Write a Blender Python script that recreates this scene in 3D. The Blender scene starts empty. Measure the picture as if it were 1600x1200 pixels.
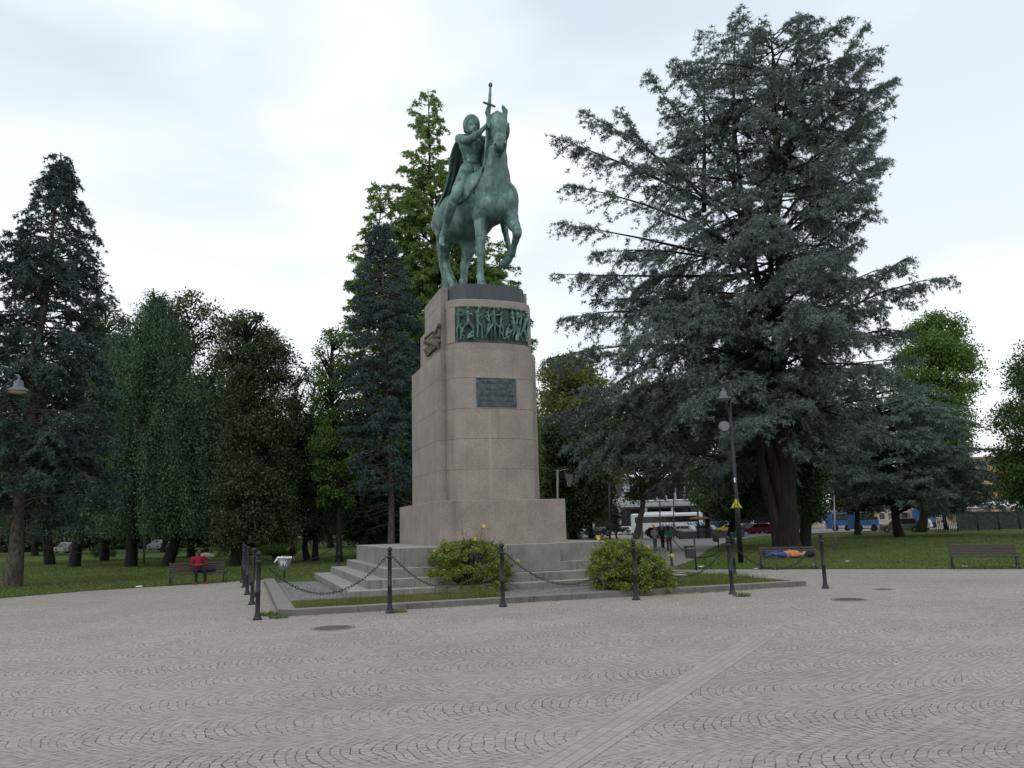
import bpy, bmesh, math, random
import numpy as np
from mathutils import Vector, Matrix
C = bpy.context
SC = C.scene
COL = SC.collection
# ------------------------------------------------------------------ camera
S = 1.25                       # monument units -> metres
F = 1260.0; H = 2.0
PITCH = math.radians(10.0); ROLL = math.radians(1.55); YAW = math.radians(18.5)
fwd = np.array([0, math.cos(PITCH), math.sin(PITCH)])
up0 = np.array([0, -math.sin(PITCH), math.cos(PITCH)]); rt0 = np.array([1., 0, 0])
RT = math.cos(ROLL)*rt0 - math.sin(ROLL)*up0
UP = math.sin(ROLL)*rt0 + math.cos(ROLL)*up0
CP = np.array([0, 0, H])
cam_d = bpy.data.cameras.new('camera'); cam = bpy.data.objects.new('camera', cam_d); COL.objects.link(cam)
cam_d.sensor_width = 36; cam_d.lens = 36*F/1600; cam_d.clip_end = 3000; cam_d.clip_start = .1
M = Matrix(((RT[0], UP[0], -fwd[0], 0), (RT[1], UP[1], -fwd[1], 0), (RT[2], UP[2], -fwd[2], H), (0, 0, 0, 1)))
cam.matrix_world = M
SC.camera = cam
# ------------------------------------------------------------------ light
SC.view_settings.view_transform = 'Standard'; SC.view_settings.look = 'None'
SC.view_settings.exposure = 0.68; SC.view_settings.gamma = 1
SUN_EL = math.radians(48); SUN_AZ = math.radians(-150)
wd = bpy.data.worlds.new('World'); SC.world = wd; wd.use_nodes = True
nt = wd.node_tree; N = nt.nodes; Lk = nt.links; N.clear()
wo = N.new('ShaderNodeOutputWorld'); bg = N.new('ShaderNodeBackground'); bg.inputs['Strength'].default_value = 0.1
sky = N.new('ShaderNodeTexSky'); sky.sky_type = 'NISHITA'; sky.sun_disc = False
sky.sun_elevation = SUN_EL; sky.sun_rotation = SUN_AZ; sky.air_density = 1.0; sky.dust_density = 2.5
tc = N.new('ShaderNodeTexCoord'); mp = N.new('ShaderNodeMapping'); mp.inputs['Scale'].default_value = (1.0, 1.0, 2.6)
mp.inputs['Location'].default_value = (0.55, 0.2, 0.1)
nz = N.new('ShaderNodeTexNoise'); nz.inputs['Scale'].default_value = 1.7; nz.inputs['Detail'].default_value = 4
nz.inputs['Roughness'].default_value = .45; nz.inputs['Distortion'].default_value = .3
rp = N.new('ShaderNodeValToRGB'); rp.color_ramp.elements[0].position = .36; rp.color_ramp.elements[1].position = .62
rp.color_ramp.elements[0].color = (.80, .80, .80, 1); rp.color_ramp.elements[1].color = (1, 1, 1, 1)
mx = N.new('ShaderNodeMixRGB')
cl = N.new('ShaderNodeMixRGB'); cl.inputs['Color1'].default_value = (4.9, 5.65, 6.25, 1); cl.inputs['Color2'].default_value = (7.2, 7.3, 7.45, 1)
sep = N.new('ShaderNodeSeparateXYZ'); hz = N.new('ShaderNodeMapRange')
hz.inputs['From Min'].default_value = .62; hz.inputs['From Max'].default_value = .18; hz.inputs['To Min'].default_value = -.12; hz.inputs['To Max'].default_value = .42
ad = N.new('ShaderNodeMath'); ad.operation = 'ADD'; ad.use_clamp = True
rx = N.new('ShaderNodeMapRange'); rx.inputs['From Min'].default_value = -.1; rx.inputs['From Max'].default_value = .4; rx.inputs['To Max'].default_value = .35
ad2 = N.new('ShaderNodeMath'); ad2.operation = 'ADD'; ad2.use_clamp = True
rp2 = N.new('ShaderNodeValToRGB'); rp2.color_ramp.elements[0].position = .38; rp2.color_ramp.elements[1].position = .66
Lk.new(tc.outputs['Generated'], mp.inputs['Vector']); Lk.new(mp.outputs[0], nz.inputs['Vector'])
Lk.new(nz.outputs['Fac'], rp.inputs['Fac']); Lk.new(nz.outputs['Fac'], rp2.inputs['Fac'])
Lk.new(tc.outputs['Generated'], sep.inputs[0]); Lk.new(sep.outputs['Z'], hz.inputs['Value']); Lk.new(sep.outputs['X'], rx.inputs['Value'])
Lk.new(rp2.outputs['Color'], ad.inputs[0]); Lk.new(hz.outputs[0], ad.inputs[1]); Lk.new(ad.outputs[0], ad2.inputs[0]); Lk.new(rx.outputs[0], ad2.inputs[1])
Lk.new(ad2.outputs[0], cl.inputs['Fac'])
Lk.new(rp.outputs['Color'], mx.inputs['Fac']); Lk.new(sky.outputs[0], mx.inputs['Color1']); Lk.new(cl.outputs[0], mx.inputs['Color2'])
Lk.new(mx.outputs[0], bg.inputs['Color']); Lk.new(bg.outputs[0], wo.inputs['Surface'])
sd = bpy.data.lights.new('sun', 'SUN'); sun = bpy.data.objects.new('sun', sd); COL.objects.link(sun)
sd.energy = 0.5; sd.angle = math.radians(35); sd.color = (1, .97, .93)
sun.rotation_euler = (math.pi/2-SUN_EL, 0, math.radians(180)-SUN_AZ)
# ------------------------------------------------------------------ frame helpers
e1 = np.array([math.cos(YAW), math.sin(YAW), 0]); e2 = np.array([-math.sin(YAW), math.cos(YAW), 0]); e3 = np.array([0, 0, 1.])
def ray(x, y): return fwd*F + RT*(x-800) - UP*(y-600)
def gnd(x, y, z=0):
    d = ray(x, y); return CP + d*(z-H)/d[2]
def atY(x, y, Y):
    d = ray(x, y); return CP + d*(Y/d[1])
def onv(x, y, v):
    d = ray(x, y); return CP + d*(v*S/(d@e2))
def onu(x, y, u):
    d = ray(x, y); return CP + d*(u*S/(d@e1))
def W(u, v, z): return S*(e1*u + e2*v + e3*z)
def WA(a):
    a = np.asarray(a, float); return S*(a[:, :1]*e1 + a[:, 1:2]*e2 + a[:, 2:3]*e3)
# ------------------------------------------------------------------ object helpers
def tag(o, label=None, cat=None, group=None, kind=None):
    if label: o['label'] = label
    if cat: o['category'] = cat
    if group: o['group'] = group
    if kind: o['kind'] = kind
    return o
def empty(name, loc, label, cat, group=None):
    o = bpy.data.objects.new(name, None); COL.objects.link(o); o.location = Vector(tuple(loc)); o.empty_display_size = .2
    return tag(o, label, cat, group)
def link(name, me, mat, parent=None):
    o = bpy.data.objects.new(name, me); COL.objects.link(o)
    if mat: me.materials.append(mat)
    if parent:
        o.parent = parent; o.matrix_parent_inverse = Matrix.Translation(-parent.location) @ Matrix.Identity(4)
    return o
def copy_tree(o, parent=None, **kw):
    c = o.copy(); COL.objects.link(c)
    if parent: c.parent = parent; c.matrix_parent_inverse = o.matrix_parent_inverse.copy()
    for ch in list(o.children): copy_tree(ch, c)
    return c
def npmesh(name, V, Fc, smooth=False):
    me = bpy.data.meshes.new(name); V = np.asarray(V, np.float32)
    fl = Fc if isinstance(Fc, list) else [Fc]
    fl = [np.asarray(f, np.int32) for f in fl if len(f)]
    me.vertices.add(len(V)); me.vertices.foreach_set('co', V.ravel())
    nl = sum(f.size for f in fl); nf = sum(len(f) for f in fl)
    me.loops.add(nl); me.loops.foreach_set('vertex_index', np.concatenate([f.ravel() for f in fl]))
    me.polygons.add(nf)
    tot = np.concatenate([np.full(len(f), f.shape[1], np.int32) for f in fl])
    st = np.concatenate([[0], np.cumsum(tot)[:-1]]).astype(np.int32)
    me.polygons.foreach_set('loop_start', st)
    me.update(calc_edges=True); me.validate()
    me.polygons.foreach_set('use_smooth', np.full(nf, smooth))
    return me
class MB:
    """collects shapes into one mesh"""
    def __init__(s): s.bm = bmesh.new()
    def box(s, c, size, rot=None, bevel=0, frame=None):
        r = bmesh.ops.create_cube(s.bm, size=1); vs = r['verts']
        bmesh.ops.scale(s.bm, vec=size, verts=vs)
        if bevel:
            es = list({e for v in vs for e in v.link_edges})
            rr = bmesh.ops.bevel(s.bm, geom=es, offset=bevel, segments=1, affect='EDGES', profile=.5)
            vs = list({v for f in rr['faces'] for v in f.verts} | {v for v in vs if v.is_valid})
        m = Matrix.Identity(4)
        if frame == 'W': m = Matrix.Rotation(YAW, 4, 'Z')
        if rot is not None: m = (Matrix.Rotation(rot, 4, 'Z') if not isinstance(rot, Matrix) else rot) @ m
        bmesh.ops.transform(s.bm, matrix=Matrix.Translation(Vector(tuple(c))) @ m, verts=vs)
        return s
    def hexa(s, p):      # 8 points: bottom 4 ccw, top 4 ccw
        v = [s.bm.verts.new(tuple(q)) for q in p]
        for f in ((3, 2, 1, 0), (4, 5, 6, 7), (0, 1, 5, 4), (1, 2, 6, 5), (2, 3, 7, 6), (3, 0, 4, 7)): s.bm.faces.new([v[i] for i in f])
        return s
    def tube(s, pts, rad, n=8, cap=True):
        pts = [Vector(tuple(p)) for p in pts]
        if not hasattr(rad, '__len__'): rad = [rad]*len(pts)
        rings = []; prev = None
        for i, p in enumerate(pts):
            a = pts[max(i-1, 0)]; b = pts[min(i+1, len(pts)-1)]; t = (b-a).normalized()
            if prev is None: x = t.orthogonal().normalized()
            else:
                x = prev - t*prev.dot(t); x = x.normalized() if x.length > 1e-5 else t.orthogonal().normalized()
            prev = x; y = t.cross(x)
            rings.append([s.bm.verts.new(p + (x*math.cos(2*math.pi*k/n) + y*math.sin(2*math.pi*k/n))*rad[i]) for k in range(n)])
        for a, b in zip(rings, rings[1:]):
            for k in range(n): f = s.bm.faces.new((a[k], a[(k+1) % n], b[(k+1) % n], b[k])); f.smooth = True
        if cap: s.bm.faces.new(rings[0][::-1]); s.bm.faces.new(rings[-1])
        return s
    def lathe(s, c, prof, n=16, axis=None):   # prof: (r,z)
        c = Vector(tuple(c)); rings = []
        for r, z in prof:
            rings.append([s.bm.verts.new(c + Vector((r*math.cos(2*math.pi*k/n), r*math.sin(2*math.pi*k/n), z))) for k in range(n)])
        for a, b in zip(rings, rings[1:]):
            for k in range(n): f = s.bm.faces.new((a[k], a[(k+1) % n], b[(k+1) % n], b[k])); f.smooth = True
        s.bm.faces.new(rings[0][::-1]); s.bm.faces.new(rings[-1])
        return s
    def prism(s, poly, z0, z1):   # poly list (x,y)
        a = [s.bm.verts.new((p[0], p[1], z0)) for p in poly]; b = [s.bm.verts.new((p[0], p[1], z1)) for p in poly]
        n = len(poly); s.bm.faces.new(a[::-1]); s.bm.faces.new(b)
        for k in range(n): s.bm.faces.new((a[k], a[(k+1) % n], b[(k+1) % n], b[k]))
        return s
    def extrude(s, poly3, d):   # planar polygon of 3D points extruded by vector d
        a = [s.bm.verts.new(tuple(p)) for p in poly3]; b = [s.bm.verts.new(tuple(np.array(p)+d)) for p in poly3]
        n = len(a); s.bm.faces.new(a[::-1]); s.bm.faces.new(b)
        for k in range(n): s.bm.faces.new((a[k], a[(k+1) % n], b[(k+1) % n], b[k]))
        return s
    def build(s, name, mat, parent=None):
        bmesh.ops.recalc_face_normals(s.bm, faces=s.bm.faces[:])
        me = bpy.data.meshes.new(name); s.bm.to_mesh(me); s.bm.free()
        return link(name, me, mat, parent)
# ------------------------------------------------------------------ materials
def nodes_mat(name):
    m = bpy.data.materials.new(name); m.use_nodes = True
    n = m.node_tree.nodes; l = m.node_tree.links; b = n['Principled BSDF']
    return m, n, l, b
def rgba(c): return (c[0], c[1], c[2], 1)
def mat(name, c, rough=.7, var=.15, scale=6, metal=0, bump=0, spec=.3, c2=None, detail=5, stretch=None, lo=.35, hi=.65):
    m, n, l, b = nodes_mat(name)
    t = n.new('ShaderNodeTexCoord'); mpn = n.new('ShaderNodeMapping'); z = n.new('ShaderNodeTexNoise'); r = n.new('ShaderNodeValToRGB')
    if stretch: mpn.inputs['Scale'].default_value = stretch
    z.inputs['Scale'].default_value = scale; z.inputs['Detail'].default_value = detail
    a = [x*(1-var) for x in c]; d = c2 if c2 else [min(1, x*(1+var)) for x in c]
    r.color_ramp.elements[0].color = rgba(a); r.color_ramp.elements[1].color = rgba(d)
    r.color_ramp.elements[0].position = lo; r.color_ramp.elements[1].position = hi
    l.new(t.outputs['Object'], mpn.inputs[0]); l.new(mpn.outputs[0], z.inputs['Vector']); l.new(z.outputs['Fac'], r.inputs['Fac'])
    l.new(r.outputs['Color'], b.inputs['Base Color'])
    b.inputs['Roughness'].default_value = rough; b.inputs['Metallic'].default_value = metal; b.inputs['Specular IOR Level'].default_value = spec
    if bump:
        bn = n.new('ShaderNodeBump'); bn.inputs['Strength'].default_value = bump; bn.inputs['Distance'].default_value = .02
        l.new(z.outputs['Fac'], bn.inputs['Height']); l.new(bn.outputs[0], b.inputs['Normal'])
    return m
def leaf_mat(name, c1, c2, trans=.25, scale=.5, rough=.6, c3=None):
    m, n, l, b = nodes_mat(name)
    g = n.new('ShaderNodeNewGeometry'); t = n.new('ShaderNodeTexCoord'); z = n.new('ShaderNodeTexNoise'); z.inputs['Scale'].default_value = scale; z.inputs['Detail'].default_value = 3
    l.new(t.outputs['Object'], z.inputs['Vector'])
    r = n.new('ShaderNodeValToRGB'); r.color_ramp.elements[0].color = rgba(c1); r.color_ramp.elements[1].color = rgba(c2)
    r.color_ramp.elements[0].position = .25; r.color_ramp.elements[1].position = .8
    if c3:
        e = r.color_ramp.elements.new(.97); e.color = rgba(c3)
    ma = n.new('ShaderNodeMath'); ma.operation = 'MULTIPLY_ADD'; ma.inputs[1].default_value = .55
    l.new(g.outputs['Random Per Island'], ma.inputs[0])
    mb = n.new('ShaderNodeMath'); mb.operation = 'MULTIPLY'; mb.inputs[1].default_value = .6; l.new(z.outputs['Fac'], mb.inputs[0]); l.new(mb.outputs[0], ma.inputs[2])
    l.new(ma.outputs[0], r.inputs['Fac']); l.new(r.outputs['Color'], b.inputs['Base Color'])
    b.inputs['Roughness'].default_value = rough; b.inputs['Specular IOR Level'].default_value = .25
    if trans:
        tr = n.new('ShaderNodeBsdfTranslucent'); mxs = n.new('ShaderNodeMixShader'); mxs.inputs[0].default_value = trans
        l.new(r.outputs['Color'], tr.inputs['Color']); l.new(b.outputs[0], mxs.inputs[1]); l.new(tr.outputs[0], mxs.inputs[2])
        l.new(mxs.outputs[0], n['Material Output'].inputs['Surface'])
    return m
class NG:
    def __init__(s, name):
        s.m, s.n, s.l, s.b = nodes_mat(name)
        s.t = s.n.new('ShaderNodeTexCoord')
    def math(s, op, a, b=None, c=None, clamp=False):
        k = s.n.new('ShaderNodeMath'); k.operation = op; k.use_clamp = clamp
        for i, x in enumerate((a, b, c)):
            if x is None: continue
            if isinstance(x, (int, float)): k.inputs[i].default_value = x
            else: s.l.new(x, k.inputs[i])
        return k.outputs[0]
    def noise(s, scale, detail=4, vec=None, rough=.5, dist=0):
        k = s.n.new('ShaderNodeTexNoise'); k.inputs['Scale'].default_value = scale; k.inputs['Detail'].default_value = detail
        k.inputs['Roughness'].default_value = rough; k.inputs['Distortion'].default_value = dist
        s.l.new(vec if vec is not None else s.t.outputs['Object'], k.inputs['Vector']); return k.outputs['Fac']
    def ramp(s, fac, stops):
        k = s.n.new('ShaderNodeValToRGB'); cr = k.color_ramp
        while len(cr.elements) < len(stops): cr.elements.new(.5)
        for e, (p, c) in zip(cr.elements, stops): e.position = p; e.color = rgba(c if hasattr(c, '__len__') else (c, c, c))
        s.l.new(fac, k.inputs['Fac']); return k.outputs['Color']
    def mix(s, fac, a, b, mode='MIX'):
        k = s.n.new('ShaderNodeMixRGB'); k.blend_type = mode
        for i, x in zip((0, 1, 2), (fac, a, b)):
            if isinstance(x, (int, float)): k.inputs[i].default_value = x
            elif isinstance(x, tuple): k.inputs[i].default_value = rgba(x)
            else: s.l.new(x, k.inputs[i])
        return k.outputs[0]
    def comb(s, x, y, z=0):
        k = s.n.new('ShaderNodeCombineXYZ')
        for i, q in enumerate((x, y, z)):
            if isinstance(q, (int, float)): k.inputs[i].default_value = q
            else: s.l.new(q, k.inputs[i])
        return k.outputs[0]
    def mapping(s, scale=(1, 1, 1), rot=(0, 0, 0), loc=(0, 0, 0), vec=None):
        k = s.n.new('ShaderNodeMapping'); k.inputs['Scale'].default_value = scale; k.inputs['Rotation'].default_value = rot; k.inputs['Location'].default_value = loc
        s.l.new(vec if vec is not None else s.t.outputs['Object'], k.inputs[0]); return k.outputs[0]
    def sep(s, v):
        k = s.n.new('ShaderNodeSeparateXYZ'); s.l.new(v, k.inputs[0]); return k.outputs
    def bump(s, h, strength, dist=.02):
        k = s.n.new('ShaderNodeBump'); k.inputs['Strength'].default_value = strength; k.inputs['Distance'].default_value = dist
        s.l.new(h, k.inputs['Height']); s.l.new(k.outputs[0], s.b.inputs['Normal'])
    def col(s, c): s.l.new(c, s.b.inputs['Base Color'])
MT = {}
def paving():
    g = NG('cobble_paving'); yaw = math.radians(7)
    v = g.mapping(rot=(0, 0, -yaw)); x, y, z = g.sep(v)
    w = g.noise(.30, 3); w2 = g.noise(2.4, 4)
    y = g.math('ADD', y, g.math('MULTIPLY', g.math('SUBTRACT', w, .5), 1.3))
    x = g.math('ADD', x, g.math('MULTIPLY', g.math('SUBTRACT', w2, .5), .16))
    WB = 1.45
    yb = g.math('DIVIDE', y, WB); fl = g.math('FLOOR', yb); fr = g.math('SUBTRACT', g.math('SUBTRACT', yb, fl), .5)
    xp = g.math('MULTIPLY', fr, WB); R = .80
    gg = g.math('SQRT', g.math('SUBTRACT', R*R, g.math('MULTIPLY', xp, xp)))
    q = g.math('ADD', x, gg); t = g.math('MULTIPLY', g.math('ARCSINE', g.math('DIVIDE', xp, R)), R)
    t = g.math('ADD', t, g.math('MULTIPLY', fl, .37))
    br = g.n.new('ShaderNodeTexBrick'); br.offset = .5
    g.l.new(g.comb(t, q), br.inputs['Vector'])
    br.inputs['Scale'].default_value = 1; br.inputs['Brick Width'].default_value = .118; br.inputs['Row Height'].default_value = .10
    br.inputs['Mortar Size'].default_value = .008; br.inputs['Mortar Smooth'].default_value = .35
    br.inputs['Color1'].default_value = rgba((.272, .246, .224)); br.inputs['Color2'].default_value = rgba((.352, .319, .288)); br.inputs['Mortar'].default_value = rgba((.30, .273, .248))
    n1 = g.noise(.22, 4); n2 = g.noise(55, 4); n3 = g.noise(1.1, 5)
    base = g.mix(1, br.outputs['Color'], g.ramp(n1, [(.3, .90), (.7, 1.10)]), 'MULTIPLY')
    base = g.mix(1, base, g.ramp(n2, [(.25, .82), (.75, 1.16)]), 'MULTIPLY')
    base = g.mix(g.ramp(n3, [(.45, 0), (.75, .28)]), base, (.27, .235, .20))
    # open joints: dark, patchy
    jn = g.noise(9.0, 3, dist=.6); jn2 = g.noise(.5, 3)
    open_ = g.math('MULTIPLY', br.outputs['Fac'], g.ramp(g.math('ADD', g.math('MULTIPLY', jn, .65), g.math('MULTIPLY', jn2, .35)), [(.42, 0.10), (.57, .95)]))
    g.col(g.mix(open_, base, (.062, .054, .046)))
    g.b.inputs['Roughness'].default_value = .78; g.b.inputs['Specular IOR Level'].default_value = .25
    h = g.math('SUBTRACT', g.math('MULTIPLY', n2, .25), g.math('MULTIPLY', br.outputs['Fac'], 1.0))
    g.bump(h, .55, .008)
    return g.m
def strip_mat():
    g = NG('straight_setts'); v = g.mapping(rot=(0, 0, 0)); br = g.n.new('ShaderNodeTexBrick'); g.l.new(v, br.inputs['Vector'])
    br.inputs['Scale'].default_value = 1; br.inputs['Brick Width'].default_value = .22; br.inputs['Row Height'].default_value = .125
    br.inputs['Mortar Size'].default_value = .008; br.inputs['Mortar Smooth'].default_value = .3
    br.inputs['Color1'].default_value = rgba((.272, .25, .228)); br.inputs['Color2'].default_value = rgba((.33, .303, .275)); br.inputs['Mortar'].default_value = rgba((.205, .185, .165))
    n2 = g.noise(50, 4); g.col(g.mix(1, br.outputs['Color'], g.ramp(n2, [(.25, .85), (.75, 1.12)]), 'MULTIPLY'))
    g.b.inputs['Roughness'].default_value = .75; g.bump(g.math('MULTIPLY', br.outputs['Fac'], -1), .5, .006)
    return g.m
def granite():
    g = NG('pink_granite')
    n1 = g.noise(38, 5, rough=.7); n2 = g.noise(1.3, 5)
    st = g.noise(2.2, 4, vec=g.mapping(scale=(1.7, 1.7, .09)), rough=.6)
    base = g.ramp(n1, [(.32, (.155, .130, .114)), (.5, (.245, .211, .185)), (.68, (.355, .315, .277))])
    base = g.mix(1, base, g.ramp(n2, [(.3, .80), (.7, 1.12)]), 'MULTIPLY')
    base = g.mix(g.ramp(st, [(.52, 0), (.72, .5)]), base, (.24, .215, .175))
    base = g.mix(g.ramp(st, [(.26, .38), (.42, 0)]), base, (.085, .07, .06))
    # tone differs a little from course to course
    ox, oy, oz = g.sep(g.t.outputs['Object'])
    crs = g.math('FLOOR', g.math('DIVIDE', g.math('SUBTRACT', oz, 2.875), 1.03)); cn = g.noise(7.3, 0, vec=g.comb(crs, 3.7, 1.3))
    base = g.mix(1, base, g.ramp(cn, [(.3, .93), (.7, 1.07)]), 'MULTIPLY')
    # pale lime run-off below the plaque, and under the relief
    uu = g.math('ADD', g.math('MULTIPLY', ox, math.cos(YAW)), g.math('MULTIPLY', oy, math.sin(YAW)))
    wob = g.math('MULTIPLY', g.math('SUBTRACT', g.noise(2.0, 3, vec=g.mapping(scale=(.2, .2, 1))), .5), .10)
    dd = g.math('ABSOLUTE', g.math('SUBTRACT', g.math('ADD', uu, wob), 6.27*S))
    run = g.math('MULTIPLY', g.ramp(dd, [(.0, 1), (.07, 0)]), g.ramp(g.math('DIVIDE', oz, 10), [(.29, .2), (.36, .75), (.56, .5), (.60, 0)]))
    base = g.mix(g.math('MULTIPLY', run, .6), base, (.40, .37, .33))
    edge = g.math('ABSOLUTE', g.math('SUBTRACT', uu, 5.22*S))
    base = g.mix(g.math('MULTIPLY', g.ramp(edge, [(.0, .55), (.25, 0)]), g.ramp(st, [(.3, 1), (.6, .3)])), base, (.085, .074, .066))
    g.b.inputs['Roughness'].default_value = .6; g.b.inputs['Specular IOR Level'].default_value = .3
    g.col(base); g.bump(n1, .25, .006)
    return g.m
def limestone(name='grey_stone', k=.88):
    g = NG(name)
    n1 = g.noise(30, 5, rough=.65); n2 = g.noise(1.6, 6, rough=.6)
    st = g.noise(3.5, 4, vec=g.mapping(scale=(2.2, 2.2, .12)), rough=.65)
    base = g.ramp(n2, [(.28, (.15*k, .145*k, .135*k)), (.72, (.275*k, .265*k, .245*k))])
    base = g.mix(1, base, g.ramp(n1, [(.3, .86), (.7, 1.12)]), 'MULTIPLY')
    base = g.mix(g.ramp(st, [(.54, 0), (.66, .55)]), base, (.075*k, .07*k, .064*k))
    # upward faces are mixed towards a paler tone
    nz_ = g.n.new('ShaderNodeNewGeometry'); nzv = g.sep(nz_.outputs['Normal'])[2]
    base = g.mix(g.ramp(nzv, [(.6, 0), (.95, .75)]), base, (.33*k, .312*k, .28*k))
    g.col(base); g.b.inputs['Roughness'].default_value = .8; g.bump(n1, .3, .006)
    return g.m
def bronze(name='patinated_bronze', k=1.0):
    g = NG(name)
    n1 = g.noise(1.6, 6, rough=.6, dist=.4); st = g.noise(3.2, 5, vec=g.mapping(scale=(2.4, 2.4, .35)), rough=.65, dist=.3); n3 = g.noise(26, 5, rough=.7)
    base = g.ramp(n1, [(.3, (.035*k, .072*k, .067*k)), (.5, (.082*k, .165*k, .145*k)), (.68, (.17*k, .29*k, .25*k))])
    base = g.mix(g.ramp(st, [(.50, 0), (.66, .72)]), base, (.030*k, .052*k, .050*k))
    base = g.mix(g.ramp(st, [(.28, .55), (.40, 0)]), base, (.20*k, .31*k, .27*k))
    base = g.mix(1, base, g.ramp(n3, [(.3, .8), (.7, 1.18)]), 'MULTIPLY')
    g.col(base); g.b.inputs['Metallic'].default_value = .25; g.b.inputs['Roughness'].default_value = .5
    g.bump(g.math('ADD', g.math('MULTIPLY', n3, .4), st), .22, .02)
    return g.m
def lawn_mat():
    g = NG('lawn_turf'); n1 = g.noise(.16, 5); n2 = g.noise(7, 6, rough=.75); n3 = g.noise(.6, 4)
    base = g.ramp(n1, [(.3, (.040, .072, .016)), (.7, (.070, .108, .024))])
    base = g.mix(g.ramp(n3, [(.50, 0), (.70, .6)]), base, (.125, .108, .045))
    base = g.mix(1, base, g.ramp(n2, [(.25, .5), (.75, 1.5)]), 'MULTIPLY')
    g.col(base); g.b.inputs['Roughness'].default_value = .9; g.b.inputs['Specular IOR Level'].default_value = .1; g.bump(n2, .8, .05)
    return g.m
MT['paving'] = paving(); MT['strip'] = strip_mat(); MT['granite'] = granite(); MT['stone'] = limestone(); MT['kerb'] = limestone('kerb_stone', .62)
MT['relief_ground_shaded'] = bronze('relief_ground_shaded', .42); MT['bronze'] = bronze('patinated_bronze', .95); MT['bronze_relief'] = bronze('relief_bronze', .95); MT['lawn'] = lawn_mat()  # relief plate: darker copy of the bronze, recess shade put into its colour
MT['asphalt'] = mat('asphalt', (.15, .148, .145), .85, .12, 3, detail=8)
MT['pathgrey'] = mat('path_surface', (.185, .18, .172), .85, .1, 2.5, detail=8)
MT['setts'] = mat('dark_setts', (.155, .148, .142), .8, .45, 9, bump=.6, lo=.4, hi=.6)
MT['soil'] = mat('soil', (.16, .10, .06), .95, .3, 12)
MT['iron'] = mat('painted_iron', (.011, .012, .017), .5, .25, 20, metal=0, spec=.4)
MT['ironlight'] = mat('worn_iron', (.05, .055, .06), .5, .3, 12, metal=.3)
MT['wood_dark'] = mat('bench_wood', (.048, .034, .036), .6, .3, 14, stretch=(1, 1, 6))
MT['plinth'] = mat('dark_slate', (.050, .060, .072), .5, .16, 2.5, stretch=(2, 2, .4), spec=.35, bump=.05)
MT['plaque'] = mat('plaque_bronze', (.060, .082, .088), .55, .3, 7, metal=.3)
MT['letters'] = mat('plaque_lettering', (.018, .024, .026), .6, .1, 9)
MT['bark'] = mat('bark', (.017, .0145, .013), .95, .5, 5, bump=1, stretch=(3, 3, .5))
MT['bark_spruce'] = mat('spruce_bark', (.080, .066, .056), .95, .45, 5, bump=1, stretch=(2, 2, .8))
MT['bark_cedar'] = mat('cedar_bark', (.022, .018, .016), .95, .45, 2.2, bump=1, stretch=(3, 3, .35))
MT['white'] = mat('white_paint', (.75, .75, .74), .5, .06, 3)
MT['paper'] = mat('paper', (.7, .72, .7), .8, .08, 8)
MT['concrete'] = mat('concrete', (.33, .355, .345), .8, .2, .6, detail=7)
MT['darkglass'] = mat('dark_glass', (.015, .018, .02), .15, .2, 2, spec=.6)
MT['rubber'] = mat('rubber', (.015, .015, .015), .8, .1, 3)
MT['steel'] = mat('galvanised_steel', (.22, .23, .235), .5, .15, 6, metal=.4)
# ================================================================== SDF sculpting (surface nets)
def sdf_mesh(prims, h, k=.05, smooth_iter=1):
    """prims: ('c',a,b,ra,rb[,k]) tapered capsule; ('e',c,(rx,ry,rz),R3x3[,k]) ellipsoid; ('x',...) same as 'c' but carved away"""
    los, his = [], []
    for p in prims:
        if p[0] in 'cx':
            a, b = np.array(p[1]), np.array(p[2]); r = max(p[3], p[4]); lo = np.minimum(a, b)-r; hi = np.maximum(a, b)+r
        else:
            c = np.array(p[1]); r = max(p[2]); lo = c-r; hi = c+r
        los.append(lo); his.append(hi)
    L = np.min([l for l, p in zip(los, prims) if p[0] != 'x'], 0)-3*h; U = np.max([l for l, p in zip(his, prims) if p[0] != 'x'], 0)+3*h
    n = np.ceil((U-L)/h).astype(int)+1
    D = np.full(n, 1e3, np.float32)
    for p, lo, hi in zip(prims, los, his):
        kk = k
        if p[0] in 'cx' and len(p) > 5: kk = p[5]
        if p[0] == 'e' and len(p) > 4: kk = p[4]
        m = kk+2*h
        i0 = np.clip(np.floor((lo-m-L)/h).astype(int), 0, n-1); i1 = np.clip(np.ceil((hi+m-L)/h).astype(int)+1, 1, n)
        if np.any(i1 <= i0): continue
        g = [L[a]+h*np.arange(i0[a], i1[a]) for a in range(3)]
        X = np.stack(np.meshgrid(*g, indexing='ij'), -1)
        if p[0] in 'cx':
            a, b = np.array(p[1]), np.array(p[2]); ab = b-a; ll = max(ab@ab, 1e-9)
            t = np.clip(((X-a)@ab)/ll, 0, 1)
            d = np.linalg.norm(X-a-t[..., None]*ab, axis=-1) - (p[3]+(p[4]-p[3])*t)
        else:
            R = np.array(p[3]) if p[3] is not None else np.eye(3)
            q = (X-np.array(p[1]))@R.T; r = np.array(p[2])
            k0 = np.linalg.norm(q/r, axis=-1); k1 = np.linalg.norm(q/(r*r), axis=-1)
            d = k0*(k0-1)/np.maximum(k1, 1e-6)
        sl = tuple(slice(i0[a], i1[a]) for a in range(3)); D0 = D[sl]
        if p[0] == 'x':
            hh = np.maximum(kk-np.abs(-D0-d), 0)/kk if kk > 0 else 0
            D[sl] = np.maximum(D0, -d)
        else:
            hh = np.maximum(kk-np.abs(D0-d), 0)/max(kk, 1e-6)
            D[sl] = np.minimum(D0, d)-hh*hh*kk*.25
    return surfnet(D, L, h, smooth_iter)
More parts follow.
